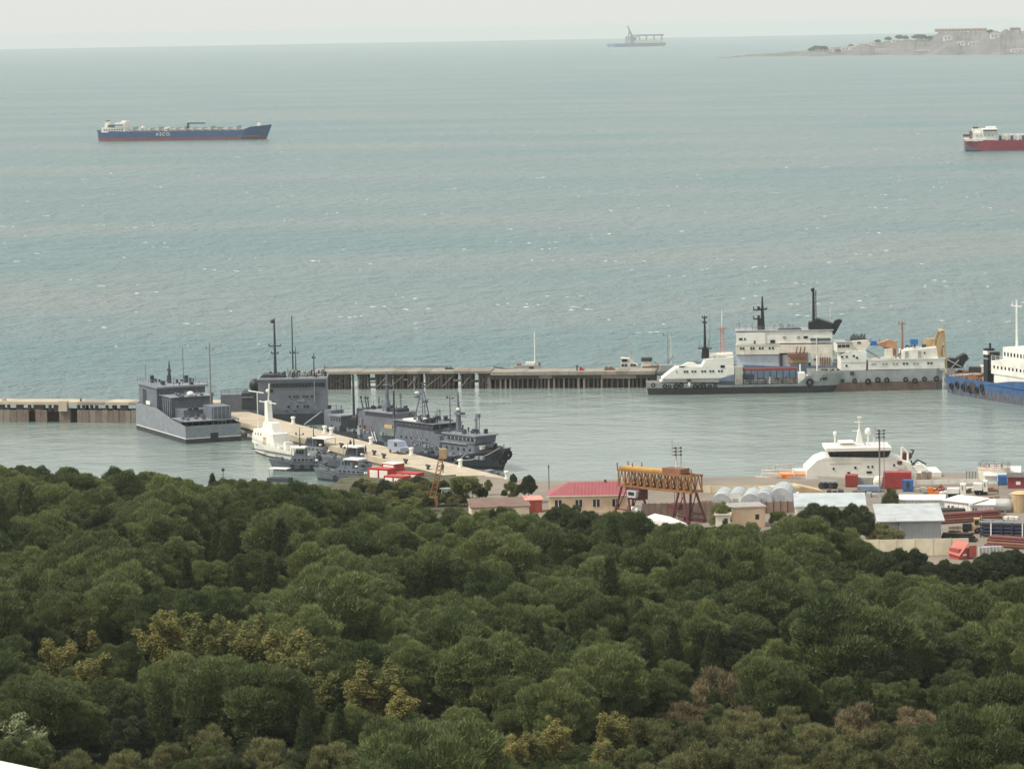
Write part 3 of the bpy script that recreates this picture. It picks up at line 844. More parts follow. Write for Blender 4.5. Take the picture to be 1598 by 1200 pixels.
# hulk lying behind the pier
hk, L, X, Z = ship('derelict_hulk', 'derelict grey hulk with thin boom and tall white pole behind the pier', 'hulk', (768, 590), (852, 589), 4)
hull(hk, L, 4, [(0, 1.0), (.3, 1.1), (1, 1.1)], (grey_hull, rust_boot), .3, 1, .7, deck_mat=brown_rust, bul=.1)
b = MB(); b.side([(X(797), 1.0), (X(848), 1.0), (X(843), 2.3), (X(838), 2.9), (X(803), 2.7)], -1.4, 1.2); hs = b.build('deckhouse', grey_hull, hk)
ubox('hatch', hs, X(820), X(834), -1.0, .8, 2.7, 3.4, white_old); ubox('hatch', hs, X(806), X(813), -1.0, .8, 2.6, 3.1, brown_rust)
ubox('window', hs, X(826), X(833), -1.5, -1.38, 1.9, 2.4, glass)
ucyl('boom', hk, (X(770), -.6, 2.5), (X(800), -.4, 1.6), .14, timber, 6); ucyl('boom', hk, (X(790), -.8, 2.0), (X(815), -.8, 1.9), .1, brown_rust, 6)
mast(hk, X(834.5), -.2, 2.5, Z(520), .16, white_cl, name='pole', taper=.7); ubox('locker', hk, X(840), X(843), -.5, .2, 2.3, 3.4, brown_rust)

# ================================================================== SHIPS ALONG THE TIMBER PIER
# cream cutter behind the pier
ct, L, X, Z = ship('cream_cutter', 'small cream cutter with pink mast moored behind the timber pier', 'boat', (966, 583), (1034, 582), 3.2)
hull(ct, L, 3.2, [(0, 1.0), (.5, .75), (1, 1.1)], (white_old, brown_rust, white_old), .28, .6, .8, deck_mat=brown_rust, bul=.15)
b = MB(); b.side([(X(968), .6), (X(996), .6), (X(995), 2.0), (X(991), 2.2), (X(983), 3.4), (X(969), 3.6)], -1.3, 1.1); wh = b.build('wheelhouse', white_old, ct)
ubox('window', wh, X(970.5), X(979.5), -1.4, -1.28, 2.75, 3.3, glass)
windows(wh, [X(972), X(977), X(986), X(990.5)], -1.3, 1.9, .55, .5)
b = MB(); b.side([(X(1000), .8), (X(1016), .8), (X(1016), 2.6), (X(1003), 2.8)], -1.0, .9); fn = b.build('casing', white_old, ct)
ubox('roof', fn, X(1001), X(1018), -1.1, 1, 2.7, 3.5, dark_metal)
b = MB(); b.side([(X(1004), 1.0), (X(1028), 1.0), (X(1030), 1.7), (X(1002), 1.5)], -1.35, -.5); b.build('lifeboat', brown_rust, ct)
mast(ct, X(983), 0, 3.2, Z(533), .12, M('pink_mast', (.55, .34, .29), .7), [(Z(541), .9)])
ucyl('davit', ct, (X(1020), -.4, 2.6), (X(1036), -.4, .9), .07, brown_rust, 5)
# workboat whose mast shows above the tanker
wb, L, X, Z = ship('grey_workboat', 'grey workboat with twin pole mast hidden behind the low tanker', 'boat', (1022, 586), (1072, 585), 3.4)
hull(wb, L, 3.4, [(0, .9), (.5, .8), (1, 1.2)], (navy_lt, dark_boot), .25, .7, .8, deck_mat=brown_rust, bul=.15)
ubox('cabin', wb, X(1030), X(1056), -1.1, 1.1, .7, 2.3, grey_hull)
m1 = mast(wb, X(1043.5), 0, 2.3, Z(518), .12, steel_pole, [(Z(524), 1.0)]); mast(wb, X(1048.5), .1, 2.3, Z(522), .11, white_old, [(Z(527), .5)])
ucyl('boom', wb, (X(1043), 0, 2.6), (X(1052), -.8, 4.4), .07, dark_metal, 5)

# big white ship in the back row
bg_, L, X, Z = ship('white_rescue_ship', 'big white ship with blue hull, black funnel and black mast in the back row', 'ship', (1092, 602), (1404, 599), 9)
hull(bg_, L, 9, [(0, 4.6), (.25, 4.2), (.6, 4.2), (1, 5.0)], (M('faded_blue_hull', (.20, .25, .37), .6, wear=.3, wearcol=(.2, .15, .13)), dark_boot), .7, 2, .85, deck_mat=deck_green, bul=.1, flip=True)
y0 = -4.2
b = MB(); b.side([(X(1150), Z(572)), (X(1262), Z(572)), (X(1262), Z(554)), (X(1150), Z(554))], y0 + .5, 4); b.build('lower_house', M('blue_white_trim', (.55, .58, .66), .5), bg_)
b = MB(); b.side([(X(1149), Z(553)), (X(1217), Z(553)), (X(1217), Z(551)), (X(1300), Z(551)), (X(1300), Z(538)), (X(1149), Z(538))], y0, 4.2); l1 = b.build('boat_deck_house', white_old, bg_)
for a in (1157, 1161, 1173, 1177, 1186.5, 1191, 1202, 1207): ubox('window', l1, X(a) - .2, X(a) + .2, y0 - .06, y0 + .02, Z(545), Z(541.5), glass)
ubox('deck_edge', l1, X(1148.5), X(1218), y0 - .12, y0 + .5, Z(538.2), Z(537.2), white_cl)
b = MB(); b.side([(X(1150), Z(537.1)), (X(1195), Z(537.1)), (X(1197), Z(536)), (X(1300), Z(536)), (X(1300), Z(519)), (X(1290), Z(516.5)), (X(1150), Z(518.5))], y0 + .3, 4.0); l2 = b.build('bridge_house', white, bg_)
ubox('bridge_front', l2, X(1150.2), X(1195), y0 + .1, y0 + 1, Z(536), Z(519), white_cl)
for a, w in ((1157, .75), (1163.5, .35)): ubox('window', l2, X(a) - w / 2, X(a) + w / 2, y0 + .03, y0 + .12, Z(530.5), Z(527), glass)
ubox('window', l2, X(1203), X(1210.5), y0 + .2, y0 + .32, Z(535.5), Z(530.5), glass)
ubox('window', l2, X(1255), X(1261.5), y0 + .2, y0 + .32, Z(529), Z(525), glass)
for a in (1225, 1247): ubox('vent', l2, X(a) - .3, X(a) + .3, y0 + .2, y0 + .32, Z(528.5), Z(525), grey_hull)
ubox('door', l2, X(1177), X(1180), y0 + .02, y0 + .12, Z(536.5), Z(531), brown_rust)
for a, c in ((532.5, 528.5), (542, 537.6)): ubox('window_band', l2, X(1265.5), X(1297), y0 + .12, y0 + .32, Z(a), Z(c), teal_band)
ubox('pillar', l2, X(1274.5), X(1276), y0 - .05, y0 + .3, Z(551), Z(526), white_cl)
ubox('roof_edge', l2, X(1148), X(1302), y0 + .1, 4.3, Z(517.2), Z(516), grey_hull)
railing(l2, [(X(1152), y0 + .4, Z(516)), (X(1258), y0 + .4, Z(516))], .9, .04, grey_hull)
for a in (1155, 1165, 1175): ucyl('antenna', l2, (X(a), -2, Z(516)), (X(a), -2, Z(505)), .05, dark_metal, 4)
b = MB(); b.side([(X(1214), Z(516)), (X(1252), Z(516)), (X(1248), Z(514)), (X(1218), Z(514.6))], -2.5, 1); b.build('awning', navy_dk, l2)
ms = mast(bg_, X(1191), -1, Z(516.5), Z(464), .55, black, [(Z(484), 1.0)], taper=.25)
q = MB(); xo = X(1191)
for py in (500, 486):
    z_ = Z(py) - Z(516.5); q.box(X(1177) - xo, .3, -.6, .6, z_, z_ + .25); q.box(X(1177) - xo - .05, X(1177) - xo + .15, -.6, .6, z_, z_ + .8); q.box(X(1183) - xo, X(1187) - xo, -.4, .4, z_ + .2, z_ + .9)
q.box(X(1183) - xo, 0, -.6, .6, 0, Z(500) - Z(516.5)); q.build('mast_platform', black, ms)
b = MB(); b.side([(X(1263), Z(516)), (X(1262.5), Z(505)), (X(1272), Z(503)), (X(1277), Z(499)), (X(1300), Z(507)), (X(1299), Z(516))], -2.6, 1.6)
b.side([(X(1300), Z(524)), (X(1304), Z(524)), (X(1314), Z(506)), (X(1316), Z(503)), (X(1311), Z(501)), (X(1304), Z(503)), (X(1299), Z(511))], -2.0, .8)
fu = b.build('funnel', black, bg_)
ms = mast(bg_, X(1271), -1, Z(504), Z(452), .32, black, [], taper=.8)
q = MB(); q.box(-.55, .25, -.3, .3, Z(457) - Z(504), Z(453) - Z(504)); q.tube((.55, 0, 0), (.55, 0, Z(455) - Z(504)), .1, None, 5)
for i in range(7): q.tube((.1, 0, i * .95 + .4), (.55, 0, i * .95 + .4), .06, None, 4)
q.build('ladder', black, ms)
ucyl('antenna', bg_, (X(1297), 0, Z(516)), (X(1297), 0, Z(484)), .09, white_cl, 5)
b = MB(); b.side([(X(1229), Z(552)), (X(1262), Z(552)), (X(1259), Z(558)), (X(1234), Z(558))], y0 - 1.9, y0 - .2); lb = b.build('lifeboat', M('lifeboat_brown', (.21, .10, .08), .7), bg_)
b = MB(); b.side([(X(1230), Z(566)), (X(1262), Z(566)), (X(1262), Z(558.5)), (X(1230), Z(558.5))], y0 - .6, y0 + 3); b.build('boat_cradle', M('cradle_orange', (.55, .35, .20), .7, wear=.4), bg_)
for a in (1243, 1249, 1255): ucyl('davit', bg_, (X(a), y0 - .2, Z(552)), (X(a) + .3, y0 - 1.1, Z(541)), .13, brown_rust, 5)
ubox('open_stair', bg_, X(1217), X(1222), y0 + .2, y0 + 1.4, Z(574), Z(553), dark_metal)
b = MB(); b.side([(X(1266), Z(575)), (X(1300), Z(575)), (X(1300), Z(551.2)), (X(1266), Z(551.2))], y0 - .1, 3.5); b.build('aft_house', white_old, bg_)
ubox('porthole', bg_, X(1271), X(1274), y0 - .2, y0, Z(563), Z(560), glass)
for i in range(5): ubox('rusty_frame', bg_, X(1280 + i * 3.6), X(1281.5 + i * 3.6), y0 - .35, y0 - .1, Z(570), Z(558), brown_rust)
b = MB(); b.side([(X(1299), Z(556)), (X(1303), Z(556)), (X(1313), Z(533)), (X(1303), Z(533))], y0 + .2, y0 + 1.5); b.build('stair_tower', white_old, bg_)

# grey-hulled crane ship, right
gs, L, X, Z = ship('grey_salvage_ship', 'rust streaked grey hulled ship with white deckhouse and tan gantry', 'ship', (1268, 612), (1474, 608), 8)
hull(gs, L, 8, [(0, 4.6), (.6, 4.5), (1, 4.7)], (grey_hull, rust_boot), 2.0, .3, .95, fb=.93, bow_p=3, deck_mat=deck_green, bul=.15, flare=.97)
y0 = -4.0
for a in (1335, 1352, 1367, 1382, 1412, 1427, 1443, 1459): tyre(gs, (X(a) + random.uniform(-.4, .4), y0 - .2, Z(594) + random.uniform(-.25, .25)), sc=random.uniform(.85, 1.2))
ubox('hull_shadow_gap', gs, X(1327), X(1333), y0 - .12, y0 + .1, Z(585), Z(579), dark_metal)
b = MB(); b.side([(X(1313), Z(577.5)), (X(1352), Z(577.5)), (X(1353), Z(549)), (X(1330), Z(546)), (X(1313), Z(553))], y0 + .2, 3.6); fh = b.build('forward_house', white, gs)
for a, py in ((1314.5, 556), (1322, 556), (1333, 555), (1338, 558), (1321.5, 570)): ubox('porthole', fh, X(a) - .22, X(a) + .22, y0 + .12, y0 + .22, Z(py + 1.6), Z(py - 1.6), glass)
ubox('seam', fh, X(1313), X(1352), y0 + .15, y0 + .3, Z(565.6), Z(565), grey_hull)
b = MB(); b.side([(X(1307), Z(549)), (X(1330), Z(549)), (X(1330), Z(534.5)), (X(1307), Z(535.5))], y0 + .5, 3.2); br = b.build('bridge', white_old, gs)
for a in (1311, 1317.5, 1324): ubox('window', br, X(a) - .38, X(a) + .38, y0 + .4, y0 + .52, Z(541.5), Z(537.5), glass)
ubox('roof', br, X(1306), X(1331), y0 + .3, 3.4, Z(534.4), Z(533.4), grey_hull)
b = MB(); b.side([(X(1331), Z(548)), (X(1352), Z(548)), (X(1361), Z(537)), (X(1356), Z(532)), (X(1333), Z(533))], y0 + 2, 3); b.build('after_bridge', white_old, gs)
ubox('window', gs, X(1340), X(1346), y0 + 1.92, y0 + 2.02, Z(537.5), Z(534), teal_band)
b = MB()
for i in range(10): b.box(X(1331 + i * 2.4), X(1332.4 + i * 2.4), -.5, .2, Z(532), Z(526 - (i * 7 % 5)))
b.box(X(1330), X(1356), -.6, .3, Z(533), Z(530)); b.build('vent_row', dark_metal, gs)
b = MB(); b.side([(X(1355), Z(577)), (X(1475), Z(577)), (X(1474), Z(561)), (X(1463), Z(561)), (X(1356), Z(563))], y0 + .15, 3.6); lh = b.build('long_house', white, gs)
for a in (1362, 1366, 1379, 1384, 1395, 1400, 1411, 1416, 1427, 1432, 1449, 1454): ubox('window', lh, X(a) - .22, X(a) + .22, y0 + .07, y0 + .17, Z(570), Z(567), glass if a in (1411, 1416, 1449, 1454) else grey_hull)
ubox('deck_edge', lh, X(1355), X(1476), y0, y0 + .5, Z(562), Z(561), white_cl)
b = MB(); b.side([(X(1409), Z(561)), (X(1465), Z(561)), (X(1464), Z(544.5)), (X(1432), Z(547)), (X(1409), Z(549))], y0 + .8, 2.6); uh = b.build('upper_house', white, gs)
for a in (1416, 1436): ubox('door', uh, X(a) - .35, X(a) + .35, y0 + .7, y0 + .82, Z(560), Z(550), grey_hull)
ubox('porthole', uh, X(1443), X(1445), y0 + .7, y0 + .82, Z(554), Z(551), glass)
for a, c, t_ in ((1383, 1395, 546), (1388, 1393, 556), (1360, 1368, 560)): ubox('locker', gs, X(a), X(c), -2.5, -.5, Z(561), Z(t_), white_old)
b = MB(); b.tube((X(1355), -2, Z(548)), (X(1375), -2, Z(560)), .12); b.tube((X(1395), -2, Z(561)), (X(1384), -2, Z(548)), .2); b.tube((X(1400), -1.5, Z(561)), (X(1412), -1.5, Z(550)), .22); b.build('stair_rail', brown_rust, gs)
b = MB(); b.ball((X(1388), .2, Z(541)), 1.2, 9, 6, sz=.8); b.side([(X(1372), Z(541)), (X(1404), Z(548)), (X(1402), Z(536)), (X(1390), Z(532)), (X(1376), Z(537))], -1.5, .5); b.side([(X(1396), Z(560)), (X(1402), Z(560)), (X(1402), Z(545)), (X(1397), Z(545))], -.8, .3); b.build('deck_crane', M('crane_rust_orange', (.50, .27, .16), .7, wear=.5), gs)
mast(gs, X(1412.5), .5, Z(549), Z(505), .28, M('mast_red_brown', (.36, .17, .13), .7), [(Z(509), .75)], taper=.7)
ubox('container', gs, X(1424), X(1435.5), -1.5, .5, Z(541), Z(532.5), blue_paint); ubox('container', gs, X(1362), X(1371), -1.5, .5, Z(541), Z(534), blue_paint)
b = MB()
for yy in (-3.2, 2.2):
    b.side([(X(1465), Z(560)), (X(1469), Z(560)), (X(1474), Z(519)), (X(1471), Z(518.5)), (X(1462), Z(542))], yy - .2, yy + .2)
    b.side([(X(1476), Z(577)), (X(1479.5), Z(577)), (X(1475.5), Z(519)), (X(1473), Z(519))], yy - .22, yy + .22)
b.box(X(1470), X(1475.5), -3.4, 2.4, Z(522), Z(518.5)); b.box(X(1466), X(1475), -3.2, 2.2, Z(545), Z(541))
b.build('stern_gantry', tan, gs)
b = MB(); b.tube((X(1470), -3.2, Z(520)), (X(1428), -1, Z(540)), .05); b.tube((X(1470), 2, Z(520)), (X(1440), 1, Z(546)), .05); b.build('stay_wire', steel_pole, gs)
ubox('wheelhouse_annex', gs, X(1448), X(1464), 0, 2, Z(545), Z(533), tan)
ubox('stern_house', gs, X(1466), X(1476), y0 + .3, 2, Z(580), Z(577.2), white_old)

# low tanker in front
tk, L, X, Z = ship('low_tanker', 'low grey tanker with white wedge deckhouse, black mast and red deck pipes', 'ship', (1012, 617), (1330, 612), 7)
hull(tk, L, 7, [(0, 2.7), (.3, 2.4), (.36, 2.0), (.74, 2.0), (.78, 3.9), (1, 4.4)], (grey_hull, dark_boot), 1.5, .8, .75, fb=.8, bow_p=2.6, deck_mat=deck_green, bul=.12)
y0 = -3.5
b = MB(); b.side([(X(1030), Z(597, 1030)), (X(1122), Z(597, 1122)), (X(1122), Z(588)), (X(1040), Z(589))], y0 + .6, 3); b.build('main_house', M('grey_white_house', (.52, .52, .49), .6, wear=.3), tk)
b = MB(); b.side([(X(1033), Z(589.5)), (X(1125), Z(589.5)), (X(1146), Z(584)), (X(1145), Z(557)), (X(1103), Z(560)), (X(1096), Z(571.5)), (X(1055), Z(573))], y0 + .2, 3.2); dh = b.build('deckhouse', white_cl, tk)
for a in (1056.5, 1069, 1073, 1081, 1085.5, 1096.5, 1101, 1109, 1113.5, 1122.5, 1127): ubox('window', dh, X(a) - .2, X(a) + .2, y0 + .12, y0 + .22, Z(580), Z(577), glass if a > 1060 else grey_hull)
ubox('window', dh, X(1125), X(1131.5), y0 + .12, y0 + .22, Z(573.5), Z(569.5), glass)
ubox('door', dh, X(1133), X(1146.2), y0 + .1, y0 + .25, Z(584), Z(572), white)
b = MB(); b.side([(X(1062), Z(571.5)), (X(1094), Z(571.5)), (X(1084), Z(566)), (X(1074), Z(565.5))], y0 + .9, y0 + 3); b.build('rigid_boat', white_cl, tk)
ubox('locker', tk, X(1060), X(1068), y0 + .5, y0 + .9, Z(572), Z(570), dark_metal)
b = MB(); b.side([(X(1113), Z(559)), (X(1146), Z(557)), (X(1145), Z(552.5)), (X(1108), Z(553))], y0 + 1, 2.4); bh = b.build('bridge_house', white_old, tk)
for a in (1116, 1124, 1131): ubox('window', bh, X(a) - .4, X(a) + .4, y0 + .92, y0 + 1.02, Z(557.8), Z(555.4), grey_metal)
b = MB(); b.side([(X(1096), Z(560)), (X(1108), Z(560)), (X(1108), Z(546)), (X(1104), Z(543)), (X(1098), Z(543))], -1.2, 1.2); b.side([(X(1091), Z(545)), (X(1113), Z(545)), (X(1113), Z(544)), (X(1091), Z(544))], -1.4, 1.4); b.build('mast_house', black, tk)
ms = mast(tk, X(1102), 0, Z(544), Z(494), .32, black, [(Z(497), .5), (Z(505), .4)], taper=.5)
b = MB(); b.tube((X(1106), .3, Z(545)), (X(1109), .3, Z(530)), .08); b.tube((X(1094), 0, Z(545)), (X(1093), 0, Z(531)), .06); b.tube((X(1110), 0, Z(545)), (X(1110), 0, Z(490)), .045); b.build('antenna', steel_pole, tk)
lm = MB(); xo = X(1129)
for dx in (-.45, .45): lm.tube((xo + dx, .5, Z(553)), (xo + dx * .6, .5, Z(512)), .09)
for i in range(9): lm.tube((xo - .42, .5, Z(551) + i * .62), (xo + .42, .5, Z(551) + i * .62 + .3), .05)
lm.box(xo - .9, xo + .9, .2, .8, Z(515.5), Z(513.5)); lm.build('lattice_mast', M('pale_red_mast', (.52, .22, .19), .7), tk)
ucyl('antenna', tk, (xo, .5, Z(512)), (xo, .5, Z(486)), .08, white_cl, 5)
for i, a in enumerate((1020, 1038, 1046, 1056, 1064, 1084, 1094, 1100, 1108, 1116)): tyre(tk, (X(a) + random.uniform(-.3, .3), y0 - .15, Z(602, a) + random.uniform(-.2, .2)), sc=random.uniform(.75, 1.05))
ubox('gangway_door', tk, X(1074), X(1077.5), y0 - .1, y0 + .2, Z(601), Z(595), white_cl); ubox('gangway', tk, X(1073), X(1078.5), y0 - .05, y0 + .3, Z(595), Z(590), dark_metal)
for y_, py in ((-1.6, 577), (-.6, 579), (.5, 577.5)): ucyl('deck_pipe', tk, (X(1160), y_, Z(py + .5)), (X(1246), y_, Z(py)), .13, M('dull_red_pipe', (.27, .07, .06), .7, wear=.3), 7)
for i in range(9): ubox('pipe_support', tk, X(1163 + i * 10), X(1163.8 + i * 10), -1.8, .7, 1.9, Z(579.5), dark_metal)
ubox('pump_house', tk, X(1148), X(1160), -1.6, 2, 1.9, Z(574), white_old); ubox('manifold', tk, X(1160), X(1178), -2, 1.8, 1.9, Z(586), navy_dk)
for a, w in ((1186, 7), (1204, 9), (1226, 6)): ubox('hatch', tk, X(a), X(a + w), -1.5, 1.2, 1.9, 2.7, deck_green)
ubox('white_locker', tk, X(1246), X(1257), y0 + .5, 1, 1.95, Z(584), white_cl); ubox('white_locker', tk, X(1257), X(1262), y0 + .9, 0, 1.95, Z(588), white_old)
for a, t_ in ((1250, 571), (1276.5, 558), (1203, 590)): ucyl('derrick_post', tk, (X(a), -1.5, 2), (X(a), -1.5, Z(t_)), .18, white_cl, 7)
railing(tk, [(X(1150), y0 + .15, 2.0), (X(1250), y0 + .15, 2.0)], .9, .04, grey_hull)
b = MB(); b.side([(X(1263), Z(597)), (X(1278), Z(597)), (X(1285), Z(585)), (X(1276), Z(584))], y0 - .05, y0 + .3); b.build('bulwark_plate', grey_hull, tk)
tyre(tk, (X(1264), y0 - .1, Z(598)), sc=1.5)
for a in (1279, 1288): ubox('fairlead', tk, X(a) - .45, X(a) + .45, y0 + .05, y0 + .3, Z(593, a), Z(589, a), glass)
ubox('fairlead', tk, X(1312), X(1318), y0 + .15, y0 + 1.0, Z(597, 1315), Z(592, 1315), glass)
for a in (1290, 1300, 1308): ubox('bitts', tk, X(a), X(a + 3), -1, -.4, 3.9, 4.9, dark_metal)

# blue supply ship, right edge
bs_, L, X, Z = ship('blue_supply_ship', 'scraped blue supply ship with white bridge at the right edge', 'ship', (1474, 614), (1640, 641), 9)
hull(bs_, L, 9, [(0, 3.9), (.5, 4.0), (.62, 4.7), (1, 6)], (blue_hull, blue_boot, blue_hull), 1.9, 2, .9, fb=.75, deck_mat=brown_rust, bul=.4, flare=.9)
y0 = -4.5
for t_ in (.06, .12, .18, .24, .31, .36): tyre(bs_, (-L / 2 + t_ * L, y0 + .1, random.uniform(1.2, 2.6)), sc=random.uniform(1.2, 1.7))
for t_, w in ((.27, 2.4), (.36, 1.6), (.2, 1.2)): ubox('scorched_plate', bs_, -L / 2 + t_ * L - w / 2, -L / 2 + t_ * L + w / 2, y0 - .06 + .12, y0 + .4, 1.3, 3.3, dark_boot)
ubox('rubbing_strake', bs_, -L * .1, L * .4, y0 - .12, y0 + .1, 3.5, 3.62, blue_paint)
def bx(t): return -L / 2 + t * L
b = MB(); b.box(bx(.34), bx(.42), -2.6, 2.4, 3.5, 6.2); b.build('aft_house', white_old, bs_)
for yy in (-2.4, 1.0): ubox('window', bs_, bx(.355), bx(.375), -2.7, -2.58, 4.9, 5.4, glass); break
b = MB(); b.box(bx(.36), bx(.40), -4.0, -2.3, 3.6, 10.9); fu = b.build('funnel', black, bs_); ubox('funnel_band', fu, bx(.36) - .05, bx(.40) + .05, -4.06, -2.24, 9.6, 10.4, white_cl); ubox('funnel_band', fu, bx(.36) - .04, bx(.40) + .04, -4.05, -2.25, 8.6, 8.9, grey_hull)
ucyl('exhaust', bs_, (bx(.385), -3.0, 10.8), (bx(.385), -3.0, 12.0), .25, black, 8); ubox('funnel_aft', bs_, bx(.40), bx(.43), -3.6, -1.8, 6.2, 10.2, black)
b = MB(); b.box(bx(.46), bx(.92), -4.0, 4.0, 3.9, 5.8); b.build('lower_house', white_cl, bs_)
b = MB(); b.box(bx(.44), bx(.86), -4.2, 4.2, 5.8, 8.6); uh = b.build('middle_house', white, bs_)
windows(uh, [bx(.47 + .035 * i) for i in range(10)], -4.2, 7.3, .5, .6); 
for i in range(4): ubox('window', uh, bx(.44) - .06, bx(.44) + .02, -3.4 + i * 1.3, -2.9 + i * 1.3, 7.0, 7.6, glass)
b = MB(); b.box(bx(.52), bx(.8), -3.4, 3.4, 8.6, 11.6); uh = b.build('bridge', white, bs_)
windows(uh, [bx(.54 + .03 * i) for i in range(8)], -3.4, 10.2, .5, .8)
for i in range(3): ubox('window', uh, bx(.52) - .06, bx(.52) + .02, -2.6 + i * 1.5, -1.8 + i * 1.5, 9.8, 10.6, glass)
mast(bs_, bx(.56), -1, 11.6, 21.5, .28, white_cl, [(20.2, 1.9)], taper=.7)
railing(bs_, [(bx(.44), -4.1, 8.6), (bx(.8), -4.1, 8.6)], 1, .04)
railing(bs_, [(bx(.02), -4.2, 3.9), (bx(.32), -4.2, 3.9)], .5, .05, brown_rust)
for t_, y_, w in ((.10, -1, 3), (.18, 1, 2.2), (.26, -1.8, 2.0)): ubox('deck_cargo', bs_, bx(t_), bx(t_) + w, y_, y_ + 1.6, 3.4, 4.3, brown_rust if w > 2.1 else grey_hull)
ubox('stern_platform', bs_, bx(.0), bx(.06), -3.4, 3.4, 3.4, 4.0, grey_hull)

# work pontoon with black winch between the salvage ship and the blue ship
wp, L, X, Z = ship('winch_pontoon', 'grey pontoon carrying a big black winch behind the blue ship', 'pontoon', (1478, 597), (1545, 596), 8)
hull(wp, L, 8, [(0, 2.0), (1, 2.0)], (grey_hull, rust_boot), .5, .2, .98, fb=.95, deck_mat=brown_rust, bul=.06, flare=.98)
b = MB(); b.side([(X(1478), Z(575)), (X(1478), Z(564)), (X(1484), Z(560)), (X(1493), Z(561)), (X(1505), Z(554)), (X(1510), Z(554)), (X(1514), Z(561)), (X(1508), Z(566)), (X(1503), Z(576))], -2.2, 1.4); b.build('winch_housing', black, wp)
b = MB(); b.tube((X(1480), -2.4, Z(562)), (X(1502), -2.4, Z(574)), .14); b.tube((X(1498), -2.4, Z(562)), (X(1486), -2.4, Z(575)), .12); b.tube((X(1512), -2.3, Z(560)), (X(1513), -2.3, Z(576)), .05); b.build('winch_frame', grey_hull, wp)
ubox('deck_box', wp, X(1478), X(1492), -3, 1, 1.95, Z(575.5), grey_hull); ubox('deck_box', wp, X(1515), X(1533), -2, 1, 1.95, Z(575), navy_dk); ubox('deck_box', wp, X(1533), X(1540), -2.4, 1, 1.95, Z(573), white_old)

for o_, a_ in ((bg_, [(X0, X1, z) for X0, X1, z in ((-10.5, 3.5, 12.4), (-12, 14, 4.6))]),):
    for X0, X1, z in a_: gear(o_, X0, X1, -3, 3, z, 16, grey_hull, 1.3)
gear(gs, 2, 13, -2.5, 2.5, 6.7, 18, white_old, 1.4); gear(gs, -8, 2, -2, 2, 10.4, 10, grey_hull, 1.4); gear(gs, 3, 12, -2.4, 1.5, 9.0, 8, dark_metal, 1.2)
gear(tk, -2, 12, -2.8, 2.8, 1.95, 34, deck_green, 1.6); gear(tk, 13, 20, -2, 2, 4.0, 14, dark_metal, 1.0); gear(tk, -2, 12, -2.8, 2.8, 1.95, 14, brown_rust, 1.8)
gear(bs_, -18, -7, -3.6, 3.6, 3.55, 26, brown_rust, 1.4); gear(wp, -3.5, 3.5, -3.4, 2, 1.95, 14, brown_rust, 1.2)
railing(tk, [(-19, -3.1, 3.6), (-5, -3.1, 3.9)], .8, .035, white_old); railing(bg_, [(-12, -4.0, 7.2), (4, -4.0, 7.2)], .8, .035, white_old); railing(gs, [(0, -3.7, 6.8), (13, -3.7, 6.8)], .8, .035, white_old)

# ================================================================== GREY NAVAL SHIPS AT THE MOLE
# boxy ship seen from its stern quarter
bx_, L, X, Z = ship('boxy_naval_ship', 'boxy light grey naval ship with square stern beside the left breakwater', 'ship', (219, 672), (290, 693), 11.5)
y0 = -5.75
b = MB()
prof = [(-L / 2 - 2.5, 5.6), (-L / 2 + L * .38, 5.6), (-L / 2 + L * .74, 4.1), (L / 2, 3.5)]
for zlo, zhi, mi in ((-1.0, .95, 1), (.95, 1.12, 2), (1.12, None, 0)):
    for i in range(len(prof) - 1):
        (xa, za), (xb, zb) = prof[i], prof[i + 1]
        za_, zb_ = (za, zb) if zhi is None else (zhi, zhi)
        for s_ in (-1, 1):
            yy = y0 if s_ < 0 else 5.75
            q = [(xa, yy, zlo), (xb, yy, zlo), (xb, yy, zb_), (xa, yy, za_)]
            b.add(q, [(0, 1, 2, 3) if s_ < 0 else (3, 2, 1, 0)], mi)
    xe, ze = prof[-1]; ze = ze if zhi is None else zhi
    b.add([(xe, y0, zlo), (xe, 5.75, zlo), (xe, 5.75, ze), (xe, y0, ze)], [(0, 1, 2, 3)], mi)
    xs_, zs_ = prof[0]; zs_ = zs_ if zhi is None else zhi
    b.add([(xs_, 5.75, zlo), (xs_, y0, zlo), (xs_, y0, zs_), (xs_, 5.75, zs_)], [(0, 1, 2, 3)], mi)
b.build('hull', [navy_lt, navy_dk, white_cl], bx_)
b = MB(); b.add([(-L / 2 - 2.5, y0, 3.2), (L / 2, y0, 3.2), (L / 2, 5.75, 3.2), (-L / 2 - 2.5, 5.75, 3.2)], [(0, 1, 2, 3)]); b.build('deck', navy_dk, bx_)
hx = L / 2
ubox('stern_door', bx_, hx - .02, hx + .08, -.6, 1.0, .3, 1.9, glass)
b = MB(); b.box(-L / 2 - 1.8, -L / 2 + L * .34, y0 + .5, 5.0, 3.25, 9.4); blk = b.build('superstructure', navy, bx_)
b = MB(); b.box(-L / 2 - 2.0, -L / 2 + L * .38, y0 + .2, 5.3, 9.4, 9.75); b.build('roof_deck', navy_lt, blk)
railing(blk, [(-L / 2 - 1.9, y0 + .3, 9.75), (-L / 2 + L * .37, y0 + .3, 9.75), (-L / 2 + L * .37, 5.2, 9.75)], 1.1, .05, navy)
for i in range(3): ubox('ventilator', blk, -L / 2 + .5 + i * 1.9, -L / 2 + 1.2 + i * 1.9, -3.6 + i * 3, -2.9 + i * 3, 9.75, 11.2, navy_dk)
ubox('recess', blk, -L / 2 + 1.0, -L / 2 + 3.0, y0 + .38, y0 + .52, 5.8, 8.6, navy_dk); ubox('hose_reel', blk, -L / 2 + 3.4, -L / 2 + 6.0, y0 + .25, y0 + .52, 5.7, 6.4, white)
